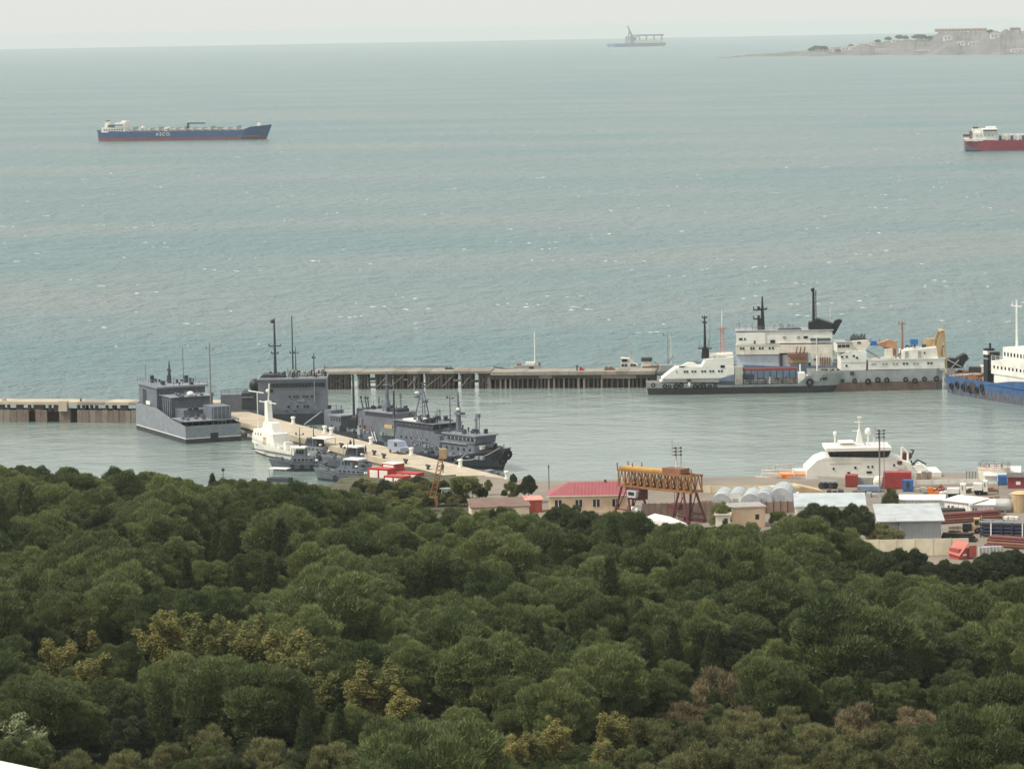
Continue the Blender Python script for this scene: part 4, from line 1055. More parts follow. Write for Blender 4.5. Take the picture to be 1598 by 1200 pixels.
b = MB(); b.box(-L / 2 + L * .34, -L / 2 + L * .56, y0 + 1.4, 4.4, 3.25, 8.0); b2 = b.build('middle_house', navy, bx_)
ubox('awning', b2, -L / 2 + L * .30, -L / 2 + L * .60, y0 + 1.0, 4.8, 8.0, 8.15, navy_lt)
b = MB(); b.box(-L / 2 + L * .56, -L / 2 + L * .74, y0 + 2.2, 3.6, 3.25, 5.9); b.build('after_house', navy, bx_)
b = MB(); b.box(hx - L * .22, hx - L * .04, .2, 4.2, 4.3, 6.9); ah = b.build('stern_house', navy, bx_)
for i in range(5): ubox('stanchion', ah, hx - L * .035, hx - L * .03, .4 + i * .85, .5 + i * .85, 3.3, 6.9, navy_lt)
b = MB(); b.box(hx - L * .3, hx - .3, y0 + .1, 5.65, 4.25, 4.4); b.build('gallery_roof', navy_lt, bx_)
for i in range(9): ubox('gallery_post', bx_, hx - .5, hx - .4, y0 + .25 + i * 1.35, y0 + .4 + i * 1.35, 3.3, 4.25, navy_dk)
b = MB(); b.ball((hx - L * .42, -.5, 8.6), .75, 10, 6, sz=.75); b.build('radome', white_cl, bx_)
b = MB(); b.ball((hx - L * .46, y0 + 2.6, 7.0), .6, 10, 6, sz=.6); b.tube((hx - L * .46, y0 + 2.6, 5.9), (hx - L * .46, y0 + 2.6, 6.8), .2); b.build('searchlight', white_cl, bx_)
for i in range(6): ubox('door_panel', bx_, -L / 2 + L * .36 + i * 1.3, -L / 2 + L * .36 + i * 1.3 + .25, y0 + 1.28, y0 + 1.42, 3.6, 7.4, navy_dk)
mast(bx_, hx - L * .30, 2.6, 4.3, 19.0, .2, steel_pole, [(17.6, 2.0)], taper=.5)
ms = mast(bx_, -L / 2 + L * .12, -.4, 9.7, 14.2, .45, navy_dk, [(12.2, .8)], taper=.2); ucyl('antenna', bx_, (-L / 2 + L * .2, 1.8, 9.7), (-L / 2 + L * .2, 1.8, 17.0), .06, navy_dk, 5); ucyl('antenna', bx_, (-L / 2 - 1.0, -4, 9.7), (-L / 2 - 1.0, -4, 13.4), .05, navy_dk, 5)

# block-bridged ship beyond the mole end
bb, L, X, Z = ship('block_bridge_ship', 'grey naval ship with high block bridge and two tall masts beyond the mole', 'ship', (300, 667), (512, 663), 9.5)
hull(bb, L, 9.5, [(0, 3.1), (.45, 3.1), (1, 4.2)], (navy, navy_dk), 2.4, 1.5, .97, fb=.7, deck_mat=navy_dk, bul=.7, flip=True, flare=.95)
y0 = -4.75
b = MB(); b.box(X(404), X(510.5), y0 + .15, 4.2, 2.4, Z(593)); sb = b.build('bridge_block', M('navy_grey_face', (.155, .172, .205), .55, wear=.12, wearcol=(.15, .14, .14)), bb)
ubox('window_band', sb, X(424), X(508.5), y0 + .05, y0 + .17, Z(605.5), Z(599), navy_dk)
for i in range(16): ubox('window', sb, X(427 + i * 5.1), X(430.4 + i * 5.1), y0 - .01, y0 + .08, Z(604.5), Z(600), glass)
ubox('roof_edge', sb, X(402.5), X(512), y0 - .15, 4.5, Z(594), Z(591.5), navy_lt)
ubox('window', sb, X(423), X(427.5), y0 + .05, y0 + .17, Z(613), Z(608), glass)
for a, py in ((453, 620), (460.5, 620), (465, 620), (475, 620), (480, 620), (487.5, 620), (451, 635.5), (465, 635.5), (476, 635.5), (481, 635.5)): ubox('porthole', sb, X(a) - .2, X(a) + .2, y0 + .05, y0 + .17, Z(py + 1.5), Z(py - 1.5), glass)
ucyl('pipe', sb, (X(492), y0 + .02, Z(628)), (X(492), y0 + .02, Z(595)), .12, navy_lt, 6)
ubox('name_plate', sb, X(464), X(476), y0 + .04, y0 + .17, Z(628), Z(624.5), navy_lt)
for a in (448, 461): ubox('fairlead', bb, X(a) - .3, X(a) + .3, y0 - .1, y0 + .3, Z(643), Z(641), dark_metal)
b = MB(); b.ball((X(400), -1.0, Z(604)), 1.5, 10, 8, sz=.95); b.box(X(396), X(406), -2, 1, Z(615), Z(599)); b.build('funnel', black, bb)
ubox('fore_house', bb, X(345), X(378), y0 + 1, 3, 2.4, Z(616), navy); ubox('fore_house', bb, X(378), X(404), y0 + .7, 3, 2.4, Z(613.5), navy_dk); ubox('hatch', bb, X(378), X(396), y0 + .55, 3.2, Z(621), Z(619.5), navy_lt)
railing(bb, [(X(346), y0 + 1, Z(616)), (X(396), y0 + 1, Z(614))], 1.0, .05, navy_dk)
mast(bb, X(430), -.5, Z(592), Z(501), .34, navy_dk, [(Z(543.5), 1.2), (Z(555), .7)], taper=.45)
b = MB(); b.ball((X(427), -.5, Z(505)), .42, 8, 6); b.build('mast_lamp', navy_dk, bb)
mast(bb, X(457.5), 0, Z(592), Z(497), .17, navy_dk, [(Z(556), .5)], taper=.6); mast(bb, X(462), .3, Z(592), Z(546), .14, navy_dk, [(Z(556), .5)]); mast(bb, X(490.5), 0, Z(592), Z(556), .16, navy_dk, [(Z(564), .3)])
b = MB(); b.side([(X(405), Z(592)), (X(442), Z(592)), (X(446), Z(588)), (X(436), Z(586.5)), (X(412), Z(586.5))], -3, 2); b.build('bridge_wing', navy_dk, bb)
b = MB()
for i in range(12):
    xx = X(452 + i * 4.5); b.box(xx, xx + .3, random.uniform(-3, -1), random.uniform(0, 2), Z(592), Z(random.uniform(580, 589)))
b.build('roof_gear', M('roof_gear_grey', (.30, .29, .27), .7), bb); railing(bb, [(X(452), y0 + .2, Z(591.5)), (X(510), y0 + .2, Z(591.5))], 1.0, .05, navy_dk)

# white survey cutter
wc, L, X, Z = ship('white_cutter', 'small bright white cutter with white mast beside the mole end', 'boat', (381, 707), (462, 722), 5)
hull(wc, L, 5, [(0, 2.0), (.5, 2.1), (.8, 2.8), (1, 3.6)], (white_cl, dark_boot, white_cl), .28, 1.3, .8, fb=.55, deck_mat=white, bul=.5, flip=True, flare=.8)
ubox('rubbing_strake', wc, -L * .36, L * .46, -2.45, -2.25, 1.05, 1.22, navy_dk)
b = MB(); b.side([(X(388), 2.2), (X(424), 1.7), (X(421), 4.4), (X(412), 4.6), (X(391), 4.9)], -1.7, 1.7); wh = b.build('wheelhouse', white_cl, wc)
windows(wh, [X(394 + i * 4.2) for i in range(3)], -1.7, 4.0, .35, .45, M('pale_window', (.35, .33, .30), .3))
ubox('door', wh, X(406), X(410), -1.76, -1.68, 2.3, 3.6, M('tan_door', (.42, .32, .22), .7)); b = MB(); b.side([(X(399), 4.6), (X(418), 4.4), (X(414), 6.3), (X(402), 6.4)], -1.0, 1.0); b.build('upper_house', white_cl, wc)
b = MB(); b.side([(X(400), 6.2), (X(406), 6.2), (X(404.5), 10.3), (X(400.8), 10.3)], -.5, .5); b.build('mast', white_cl, wc)
ucyl('topmast', wc, (X(402.8), 0, 10), (X(405), 0, 13.6), .13, white_cl, 6); ubox('crossarm', wc, X(389), X(415), -.08, .08, 9.9, 10.05, white_cl); ubox('crossarm', wc, X(372), X(396), -.08, .08, 11.6, 11.75, white_cl); ucyl('pole', wc, (X(393), -1, 4.8), (X(393), -1, 11.7), .09, white_cl, 5)
b = MB(); b.ball((X(402), 0, 12.2), .35, 8, 6); b.build('lamp', white_cl, wc)
for i in range(5): ubox('deck_gear', wc, X(424 + i * 5), X(427 + i * 5), -1.2 + (i % 2), .4, 1.5, 2.2 + .5 * (i % 3), (white, brown_rust, white_cl, grey_hull, white_old)[i])
railing(wc, [(X(384), -2.0, 3.0), (X(420), -2.3, 2.2), (X(455), -2.1, 2.0)], .7, .04)

# small patrol boats moored side by side
def patrol(label, pl, pr, cab, wht, mast_h):
    o, L, X, Z = ship('patrol_boat', label, 'patrol boat', pl, pr, 3.6, 'grey patrol boats beside the mole')
    hull(o, L, 3.6, [(0, 1.5), (.5, 1.4), (1, 2.3)], (navy, navy_dk, navy_lt), .5, 1.0, .9, fb=.5, deck_mat=navy_dk, bul=.25, flip=True, flare=.75, stripe=.15)
    b = MB(); b.side([(-L * .22, 1.2), (L * .30, 1.2), (L * .30, 2.6), (-L * .10, 2.7)], -1.2, 1.2); c_ = b.build('cabin', navy, o)
    windows(c_, [-L * .05 + i * L * .08 for i in range(5)], -1.2, 2.1, .4, .5)
    b = MB(); b.side([(-L * .08, 2.6), (L * .16, 2.6), (L * .16, 4.0), (-L * .03, 4.1)], -1.0, 1.0); w_ = b.build('wheelhouse', navy_dk if cab else navy, o)
    windows(w_, [-L * .0 + i * L * .05 for i in range(3)], -1.0, 3.5, .35, .5)
    ubox('canopy', o, L * wht, L * (wht + .27), -1.3, 1.3, 4.15, 4.4, white_cl)
    for q in (0.01, .26):
        for yy in (-1.2, 1.2): ucyl('canopy_post', o, (L * (wht + q), yy, 1.3), (L * (wht + q), yy, 4.2), .06, navy_lt, 5)
    mast(o, L * .03, 0, 4.0, 4.0 + mast_h, .11, navy_dk, [(4.0 + mast_h * .65, .7)])
    railing(o, [(-L * .44, -.6, 2.1), (-L * .2, -1.5, 1.5), (L * .42, -1.6, 1.45)], .9, .045, navy_lt)
    b = MB(); b.tube((-L * .32, 0, 1.6), (-L * .32, 0, 2.5), .3, .25); b.tube((-L * .32, 0, 2.3), (-L * .46, 0, 2.6), .08); b.build('bow_gun', navy_dk, o)
    b = MB(); b.ball((L * .22, -.8, 3.0), .3, 8, 6, sz=.7); b.ball((L * .36, -.5, 1.9), .35, 8, 6, sz=.7); b.build('life_raft', white_cl, o)
    for q in range(3): tyre(o, (-L * .1 + q * L * .2, -1.85, .9), sc=.7)
    return o
patrol('grey patrol boat touching the white cutter, its white canopy astern', (437, 714), (517, 722), True, .10, 3.0)
patrol('second grey patrol boat from the white cutter, bow clear on the water', (424, 736), (503, 736), False, -.12, 4.0)
patrol('third grey patrol boat, between two others left of the red and white boxes', (498, 731), (584, 737), True, -.10, 3.4)
patrol('nearest grey patrol boat just above the tree tops', (487, 751), (577, 757), False, .02, 3.0)
rf, L, X, Z = ship('work_float', 'tiny dark work float with white canopy at the tree tops left of the patrol boats', 'float', (416, 752), (449, 753), 2.4)
b = MB(); b.box(-L / 2, L / 2, -1.1, 1.1, -.3, .7); b.build('float_hull', navy_dk, rf); ubox('canopy', rf, -L * .42, L * .42, -1, 1, 2.3, 2.45, white_cl)
for q in (-.4, -.15, .1, .38): ucyl('canopy_post', rf, (L * q, -.9, .6), (L * q, -.9, 2.35), .06, navy_lt, 5)

# ships behind the mole, left to right
a1, L, X, Z = ship('dark_auxiliary_boat', 'small dark grey auxiliary boat with thin mast and black tarpaulin behind the mole', 'boat', (503, 684), (566, 693), 5)
hull(a1, L, 5, [(0, 2.0), (.6, 1.9), (1, 2.6)], (navy_dk, black), .5, 1, .85, deck_mat=navy_dk, bul=.3)
b = MB(); b.box(X(511), X(528), -1.8, 1.8, 1.6, 4.6); wh = b.build('wheelhouse', navy, a1); ubox('roof', wh, X(510), X(529.5), -2, 2, 4.6, 4.9, navy_lt); windows(wh, [X(514 + i * 4) for i in range(4)], -1.8, 4.0, .35, .5)
ubox('aft_house', a1, X(500), X(511), -1.5, 1.5, 1.6, 5.6, navy)
b = MB(); b.ball((X(543), -.2, 4.2), 1.3, 9, 6, sz=.85); b.box(X(537), X(550), -1.4, 1.2, 1.7, 4.4); b.build('tarpaulin', black, a1)
mast(a1, X(535.5), .2, 2, 13.0, .28, navy_dk, [], taper=.7); b = MB(); b.tube((X(553), -1.6, 2), (X(559), -1.6, 5.0), .08); b.tube((X(560), -1.6, 2), (X(557), -1.6, 5), .08); b.tube((X(552), -1.4, 3.0), (X(562), -1.4, 2.4), .2); b.build('davit', grey_hull, a1)
for i, a in enumerate((517, 524, 546, 556)): ubox('deck_gear', a1, X(a), X(a + 4), -2.2, -1.5, 1.7, 2.6 + .3 * (i % 2), (navy_lt, navy, navy_lt, grey_hull)[i])
for a in (506, 514, 541): ucyl('antenna', a1, (X(a), .5, 4.5), (X(a), .5, 6.6), .07, navy_dk, 5)

a2, L, X, Z = ship('slab_sided_ship', 'grey slab sided naval ship with cone mast behind the mole', 'ship', (542, 689), (624, 699), 7)
hull(a2, L, 7, [(0, 2.4), (.5, 2.4), (1, 3.0)], (navy, navy_dk), .8, 1.2, .9, deck_mat=navy_dk, bul=.3)
b = MB(); b.side([(X(554), 2.1), (X(613), 2.1), (X(611), 7.0), (X(557), 6.8)], -2.9, 2.9); blk = b.build('superstructure', M('navy_grey_mauve', (.145, .15, .18), .6, wear=.1, wearcol=(.15, .13, .13)), a2)
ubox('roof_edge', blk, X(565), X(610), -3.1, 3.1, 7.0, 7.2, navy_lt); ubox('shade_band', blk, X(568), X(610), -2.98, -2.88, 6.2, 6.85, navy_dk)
windows(blk, [X(560), X(566.5)], -2.9, 3.6, .4, .5); ubox('life_ring_rack', blk, X(563), X(574), -2.98, -2.88, 2.4, 3.2, M('faded_red_panel', (.24, .11, .12), .7))
b = MB(); b.tube((X(583.5), 0, 7.2), (X(583.5), 0, 9.6), 1.0, .42, 8); b.tube((X(583.5), 0, 9.6), (X(583.5), 0, 15.5), .42, .12, 8); b.box(X(580), X(587), -.5, .5, 12.6, 12.8); b.build('mast', navy, a2)
b = MB()
for a, dx in ((553, -.9), (559, -.7), (562, -.5)): b.tube((X(a), -1, 6.6), (X(a) + dx, -1, 9.6), .16, .1); b.ball((X(a) + dx, -1, 9.6), .28, 7, 5)
b.box(X(548), X(564), -2, 1.5, 5.2, 7.2); b.build('weapon_mount', navy_dk, a2); ubox('roof_locker', a2, X(596), X(608), -1.5, 1.5, 7.2, 7.9, navy_dk)
mast(a2, X(610.5), -2.6, 3, 12.0, .2, navy_dk, [], 'derrick_post', .9)
b = MB()
for dx in (0, .75): b.tube((X(580) + dx, -3.4, 2.8), (X(589) + dx, -4.2, .9), .09)
b.build('gangway', grey_metal, a2)
ubox('deck_tank', a2, X(594), X(614), -3.3, -1.8, 2.3, 3.9, M('deck_tank_green', (.17, .20, .19), .6)); ubox('deck_crate', a2, X(598), X(610), -3.1, -2, 3.9, 4.6, tan)

a3, L, X, Z = ship('tripod_mast_ship', 'grey naval ship with tripod lattice mast in the middle of the row', 'ship', (598, 705), (696, 718), 7.5)
hull(a3, L, 7.5, [(0, 2.6), (.5, 2.6), (1, 3.4)], (navy, navy_dk), .8, 1.2, .9, deck_mat=navy_dk, bul=.3)
b = MB(); b.side([(X(610), 2.2), (X(682), 2.2), (X(682), 5.6), (X(674), 5.9), (X(672), 7.0), (X(616), 7.2)], -3, 3); blk = b.build('superstructure', navy, a3)
b = MB(); b.side([(X(614), 7.15), (X(673), 6.95), (X(676), 7.9), (X(612), 8.1)], -3.3, 3.3); br = b.build('bridge', navy_dk, a3)
windows(br, [X(620 + i * 6.4) for i in range(8)], -3.3, 7.5, .45, .4, M('bridge_glass', (.10, .11, .13), .15)); ubox('roof', br, X(612), X(676), -3.5, 3.5, 8.1, 8.3, navy); ubox('white_roof', br, X(625), X(646), -3, 1, 8.3, 8.75, white)
b = MB(); tx = X(637)
for dx, dy in ((-.9, -1.2), (1.1, -1.2), (.2, 1.4)): b.tube((tx + dx * 1.3, dy, 8.3), (tx + dx * .25, dy * .2, 15.4), .14, .10)
for i in range(6):
    z_ = 9.2 + i * 1.05; f_ = 1 - (z_ - 8.3) / 8.2; b.tube((tx - 1.1 * f_, -1.1 * f_, z_), (tx + 1.3 * f_, -1.1 * f_, z_ + .5), .06); b.tube((tx + 1.3 * f_, -1.1 * f_, z_), (tx - 1.1 * f_, -1.1 * f_, z_ + .6), .05)
b.box(tx - 2.2, tx + 1.8, -.3, .3, 13.6, 13.8); b.box(tx - 2.3, tx - 1.3, -.4, .4, 13.8, 14.3); b.box(tx + .4, tx + 1.2, -.4, .4, 12.6, 13.2); b.tube((tx, 0, 15), (tx + .1, 0, 17.6), .09); b.build('tripod_mast', navy, a3)
b = MB(); b.ball((tx - 1.8, 0, 14.9), .42, 8, 6, sz=.7); b.build('radome', white_cl, a3)
for a in (622, 630, 650, 666): b = MB(); b.tube((X(a), -1, 8.3), (X(a), -1, 9.6), .1); b.ball((X(a), -1, 9.7), .42, 8, 6); b.build('director', navy_dk, a3)
b = MB()
for i in range(4): b.path([(X(638 + i * 5), -3.1, 5.8), (X(644 + i * 5), -3.3, 4.2), (X(651 + i * 5), -3.1, 3.6)], .07)
b.build('boat_net', navy_lt, a3); windows(blk, [X(622 + i * 8) for i in range(6)], -3, 4.2, .35, .45)
ubox('aft_house', a3, X(676), X(688), -2.6, 2.6, 2.3, 5.4, navy_dk); ubox('stack', a3, X(683), X(688), -2, 1, 5.3, 6.0, navy)

a4, L, X, Z = ship('naval_tug', 'dark grey naval tug, bow with fenders toward open water, nearest of the row', 'tug', (652, 723), (760, 737), 7.5)
hull(a4, L, 7.5, [(0, 2.2), (.45, 2.3), (.7, 3.1), (1, 4.9)], (navy_dk, black, navy), .8, 2.4, .85, fb=.55, deck_mat=navy_dk, bul=.6, flare=.78, stripe=.12)
b = MB(); b.side([(X(684), 2.0), (X(738), 2.4), (X(733), 4.9), (X(685), 4.9)], -2.8, 2.8); lh = b.build('deckhouse', navy, a4); windows(lh, [X(692 + i * 9) for i in range(5)], -2.8, 3.9, .4, .5)
ubox('deck_edge', lh, X(683), X(724), -3.1, 3.1, 4.9, 5.1, navy_lt)
b = MB(); b.side([(X(685), 5.1), (X(733), 5.1), (X(735), 6.6), (X(685), 6.5)], -2.4, 2.4); br = b.build('bridge', navy, a4); ubox('window_band', br, X(690), X(734.5), -2.5, -2.38, 5.7, 6.3, M('band_grey_green', (.24, .28, .29), .4))
for i in range(7): ubox('window', br, X(691.5 + i * 6.1), X(695.5 + i * 6.1), -2.56, -2.46, 5.75, 6.25, glass)
ubox('roof', br, X(683), X(736), -2.7, 2.7, 6.6, 6.85, navy_lt)
railing(br, [(X(686), -2.6, 6.85), (X(734), -2.6, 6.85)], .9, .045, navy)
b = MB(); b.tube((X(692.5), 0, 6.8), (X(692.5), 0, 11.8), .55, .42, 8); b.tube((X(692.5), 0, 11.8), (X(692), 0, 15.0), .28, .15, 8); b.box(X(690), X(699), -.6, .6, 10.4, 10.9); b.box(X(698), X(704), -.1, .1, 10.0, 10.15); b.box(X(684), X(696), -.1, .1, 13.0, 13.12); ms = b.build('mast', navy, a4)
b = MB(); b.ball((X(694), -.3, 11.5), .38, 8, 6); b.build('lamp', white_cl, ms)
mast(a4, X(683.5), -.6, 5, 14.2, .1, navy_dk, [(13.6, .9), (9.0, .5)], 'signal_mast', .8)
b = MB(); lx = X(723)
for dx in (-.35, .35): b.tube((lx + dx, 0, 6.8), (lx + dx, 0, 10.4), .08)
for i in range(4): b.tube((lx - .35, 0, 7.2 + i * .8), (lx + .35, 0, 7.6 + i * .8), .06)
b.box(lx - .4, lx + .4, -.3, .3, 10.2, 11.0); b.build('lattice_mast', navy, a4)
ubox('stack', a4, X(676), X(685), -2, 2, 2.1, 6.0, navy_dk)
for i in range(9): tyre(a4, (L * .40 - i * 1.0 + (L * .08 if i == 0 else 0), -1.6 - .24 * i if i < 9 else -3, 2.7 - .12 * i), sc=1.0, rz=R(38 - 3 * i))
tyre(a4, (L * .5 + 1.4, -.2, 3.4), sc=2.0, rz=R(80)); tyre(a4, (L * .5 + .9, -.8, 2.2), sc=1.5, rz=R(55))
b = MB(); b.tube((L * .40, -.5, 4.2), (L * .44, -.5, 5.4), .3); b.tube((L * .36, .5, 4.0), (L * .36, .5, 5.0), .35); b.box(L * .30, L * .36, -.8, .8, 3.3, 4.4); b.build('anchor_winch', black, a4)
ubox('life_raft', a4, L * .20, L * .26, -2.9, -2.3, 2.9, 3.5, navy_lt); ubox('life_raft', a4, X(733), X(738), -1.6, -.6, 4.0, 4.8, white_cl)
rf, L, X, Z = ship('dark_launch', 'small dark launch lying under the bow of the naval tug', 'boat', (745, 749), (780, 754), 2.4)
hull(rf, L, 2.4, [(0, 1.0), (1, 1.3)], (navy, black), .3, .5, .9, deck_mat=navy_dk, bul=.2); ubox('cabin', rf, -L * .3, -L * .08, -.7, .7, .8, 1.9, navy_lt); ubox('console', rf, L * .12, L * .2, -.4, .4, .8, 1.7, navy)
rope('mooring_rope', 'slack pale mooring rope hanging from the naval tug bow to the mole', a4.matrix_basis @ Vector((4.2, -3.7, 3.0)), W(688, 729, 3.1), .5)
rope('mooring_rope', 'pale mooring rope looping along the naval tug bow', a4.matrix_basis @ Vector((12.3, -2.2, 4.6)), a4.matrix_basis @ Vector((1.0, -3.9, 1.6)), .9)
rope('mooring_rope', 'straight pale gangway spar from the block bridge ship to the mole', bb.matrix_basis @ Vector((12.6, -4.8, 2.8)), W(475, 662, 3.2), .0, .12, grey_metal)

a2.scale = (1, 1, .90); a3.scale = (1, 1, .77); a4.scale = (1, 1, .90)
bpy.context.view_layer.update()

gear(bx_, -15, -5, -4.5, 4.5, 9.75, 16, navy_dk, 1.4); gear(bx_, -4, 4, -3.5, 3.5, 8.15, 12, navy, 1.0); gear(bx_, 4, 9, -3, 3, 5.9, 10, navy_dk, 1.2); gear(bx_, 9, 13, -5, 0, 4.4, 12, navy, 1.3)
gear(bb, 2, 14, -4, 3.6, 9.7, 26, navy_dk, 1.6); gear(bb, -12, 0, -3, 3, 2.5, 18, navy, 1.6)
gear(a1, -5, 5, -2, 2, 1.7, 24, navy, 1.9); gear(a1, -5, 5, -2, 2, 1.7, 14, navy_lt, 1.5)
gear(a2, -5, 5.5, -2.6, 2.6, 7.1, 22, navy_dk, 1.8); gear(a2, -7, 8, -3.4, -2.9, 2.3, 18, navy_lt, 1.2)
gear(a3, -5, 5, -3, 3, 8.3, 24, navy_dk, 1.9); gear(a3, -9, 9, -3.5, -3.05, 2.4, 22, navy_lt, 1.4); gear(a3, 4, 9, -2.6, 2.6, 5.5, 12, navy_dk, 1.6)
gear(a4, -6, 4, -2.4, 2.4, 6.85, 22, navy_dk, 1.5); gear(a4, -9, 10, -3.3, -2.85, 2.3, 22, navy_lt, 1.2); gear(a4, 5, 11, -1.5, 1.5, 3.6, 14, navy_dk, 1.6); gear(a4, -12, -6, -2.6, 2.6, 1.7, 16, navy, 2.2)
for q_, o_, z_ in ((-2.5, a3, 8.3), (2.2, a3, 8.3), (-3.5, a2, 7.1), (3.4, a2, 7.1), (1.5, a4, 6.8)):
    b = MB(); hh_ = random.uniform(2.5, 4.2)
    for dx in (-.22, .22): b.tube((q_ + dx, .8, z_), (q_ + dx * .5, .8, z_ + hh_), .05, .04, 4)
    for i in range(6): b.tube((q_ - .2, .8, z_ + hh_ * i / 6), (q_ + .2, .8, z_ + hh_ * (i + .7) / 6), .035, None, 4)
    b.box(q_ - .6, q_ + .6, .75, .85, z_ + hh_ * .8, z_ + hh_ * .83); b.build('lattice_antenna', navy_dk, o_)

# ---- on the mole
def bollard(px, py, i):
    p = on_mole(px, py)
    o = empty('mooring_bollard', p, 0, ('white mooring bollard on the mole beside the ' + i), 'bollard', 'white bollards along the mole edge')
    b = MB(); b.tube((0, 0, 0), (0, 0, .15), .5, .5, 12); b.tube((0, 0, .1), (0, 0, 1.15), .36, .33, 12); b.build('post', white_cl, o)
    b = MB(); b.tube((0, 0, 1.15), (0, 0, 1.45), .5, .42, 12); b.build('cap', white_cl, o)
for px, py, w in ((457.5, 661.5, 'block bridge ship'), (507, 676, 'dark auxiliary boat, left one of two'), (517, 678.5, 'dark auxiliary boat, right one of two'), (579, 693.5, 'slab sided ship'), (642, 710.5, 'tripod mast ship'), (718.5, 729, 'stern of the naval tug'), (791, 747.5, 'dark launch')): bollard(px, py, w)
for px, py, w in ((493, 688, 'nearest the white cutter'), (533, 698.5, 'beside two standing men'), (584, 710, 'beside the lone dark figure'), (599, 715, 'behind the red and white boxes, left one'), (633, 723.5, 'behind the red and white boxes, right one'), (668, 732.5, 'left of the yellow crane boom')):
    p = on_mole(px, py); o = empty('mooring_cleat', p, mole.rotation_euler.z, 'black iron mooring cleat on the mole ' + w, 'cleat', 'black cleats along the near mole edge')
    b = MB(); b.tube((-.25, 0, 0), (-.25, 0, .7), .2, .17, 8); b.tube((.25, 0, 0), (.25, 0, .7), .2, .17, 8); b.build('posts', dark_metal, o); b = MB(); b.tube((-.8, 0, .7), (.8, 0, .7), .2, .2, 8); b.build('bar', dark_metal, o)
# van parked on the mole
p = on_mole(622, 707); vn = empty('grey_van', p + Vector((0, 0, .02)), mole.rotation_euler.z + R(6), 'blue grey panel van parked on the mole beside the tripod mast ship', 'van')
b = MB(); b.side([(-2.4, .45), (2.4, .45), (2.45, 1.15), (1.75, 1.3), (1.1, 2.25), (-2.35, 2.3), (-2.4, 2.2)], -.95, .95); bd = b.build('body', M('van_paint', (.28, .32, .40), .35), vn)
ubox('side_window', bd, .2, 1.25, -.99, -.93, 1.35, 2.0, glass); ubox('side_window', bd, .2, 1.25, .93, .99, 1.35, 2.0, glass); ubox('rear_window', bd, -2.46, -2.37, -.7, .7, 1.4, 2.0, glass)
for wx in (-1.5, 1.5):
    for wy in (-.9, .9): tyre(vn, (wx, wy, .36), sc=.6, name='wheel')
# people
def person_mesh(name, stride):
    bm = bmesh.new(); sk = bm.verts.layers.skin.verify(); V = {}
    def v(k, co, r_): V[k] = bm.verts.new(co); V[k][sk].radius = (r_, r_)
    v('pelvis', (0, 0, .95), .15); v('waist', (0, 0, 1.12), .14); v('chest', (0, .01, 1.35), .17); v('neck', (0, 0, 1.52), .06); v('head', (0, .02, 1.62), .10); v('crown', (0, .01, 1.74), .085)
    for s_, q in (('l', -1), ('r', 1)):
        v('hip' + s_, (q * .1, 0, .86), .11); v('knee' + s_, (q * .11, .05 + q * stride, .48), .07); v('ankle' + s_, (q * .12, q * stride * 1.4, .08), .05); v('toe' + s_, (q * .12, .16 + q * stride * 1.4, .04), .04)
        v('sh' + s_, (q * .2, 0, 1.42), .075); v('elbow' + s_, (q * .27, .02, 1.13), .052); v('hand' + s_, (q * .25, .12, .88), .04)
    E = [('pelvis', 'waist'), ('waist', 'chest'), ('chest', 'neck'), ('neck', 'head'), ('head', 'crown')]
    for s_ in 'lr': E += [('pelvis', 'hip' + s_), ('hip' + s_, 'knee' + s_), ('knee' + s_, 'ankle' + s_), ('ankle' + s_, 'toe' + s_), ('chest', 'sh' + s_), ('sh' + s_, 'elbow' + s_), ('elbow' + s_, 'hand' + s_)]
    for a, c in E: bm.edges.new((V[a], V[c]))
    for f in bm.verts: f[sk].use_root = False
    V['pelvis'][sk].use_root = True
    me = bpy.data.meshes.new(name); bm.to_mesh(me); bm.free(); return me
for px, py, rz, mt, lb in ((547, 701, .6, cloth_bl, 'person in dark blue standing on the mole, left of a close pair'), (552.5, 701.5, -1.2, cloth_dk, 'person in dark clothes standing on the mole, right of a close pair'), (571, 710.5, 2.0, cloth_dk, 'lone person in black walking on the mole'), (691, 738, .3, cloth_dk, 'person in dark clothes on the mole behind the yellow crane boom')):
    me = person_mesh('person', .12 if 'walking' in lb else .03); me.materials.append(mt)
    o = bpy.data.objects.new('person', me); C.objects.link(o); o.location = on_mole(px, py); o.rotation_euler = (0, 0, rz); tag(o, lb, 'person')
    o.modifiers.new('skin', 'SKIN'); o.modifiers.new('smooth', 'SUBSURF').levels = 1; o.modifiers['smooth'].render_levels = 1
    hm = MB(); hm.ball((0, .02, 1.66), .125, 10, 8, sz=1.15); h_ = hm.build('face', skin_mat, o)
    hm = MB(); hm.ball((0, -.005, 1.72), .125, 10, 6, sz=.85); hm.build('hair', black, o)

# ================================================================== WHITE OFFSHORE VESSEL BEHIND THE QUAY
ov, L, X, Z = ship('offshore_vessel', 'modern white offshore vessel with dark bridge windows and radomes behind the quay', 'ship', (1190, 777), (1476, 772), 9)
hull(ov, L, 9, [(0, 2.6), (.3, 2.6), (.42, 3.2), (.75, 3.6), (1, 3.2)], (white_cl, M('bluegrey_boot', (.18, .22, .3), .5), white_cl), .8, .9, .95, fb=.62, bow_p=1.9, deck_mat=M('deck_buff', (.45, .36, .25), .7, wear=.2), bul=.55, flip=True)
y0 = -4.2
railing(ov, [(X(1192), -.6, 3.1), (X(1215), -2.6, 3.35), (X(1240), -3.9, 3.5)], 1.2, .09, M('rail_white', (.72, .7, .64), .5))
railing(ov, [(X(1192), .6, 3.1), (X(1215), 2.6, 3.4), (X(1240), 4.0, 3.6)], 1.2, .09, MATS['rail_white'])
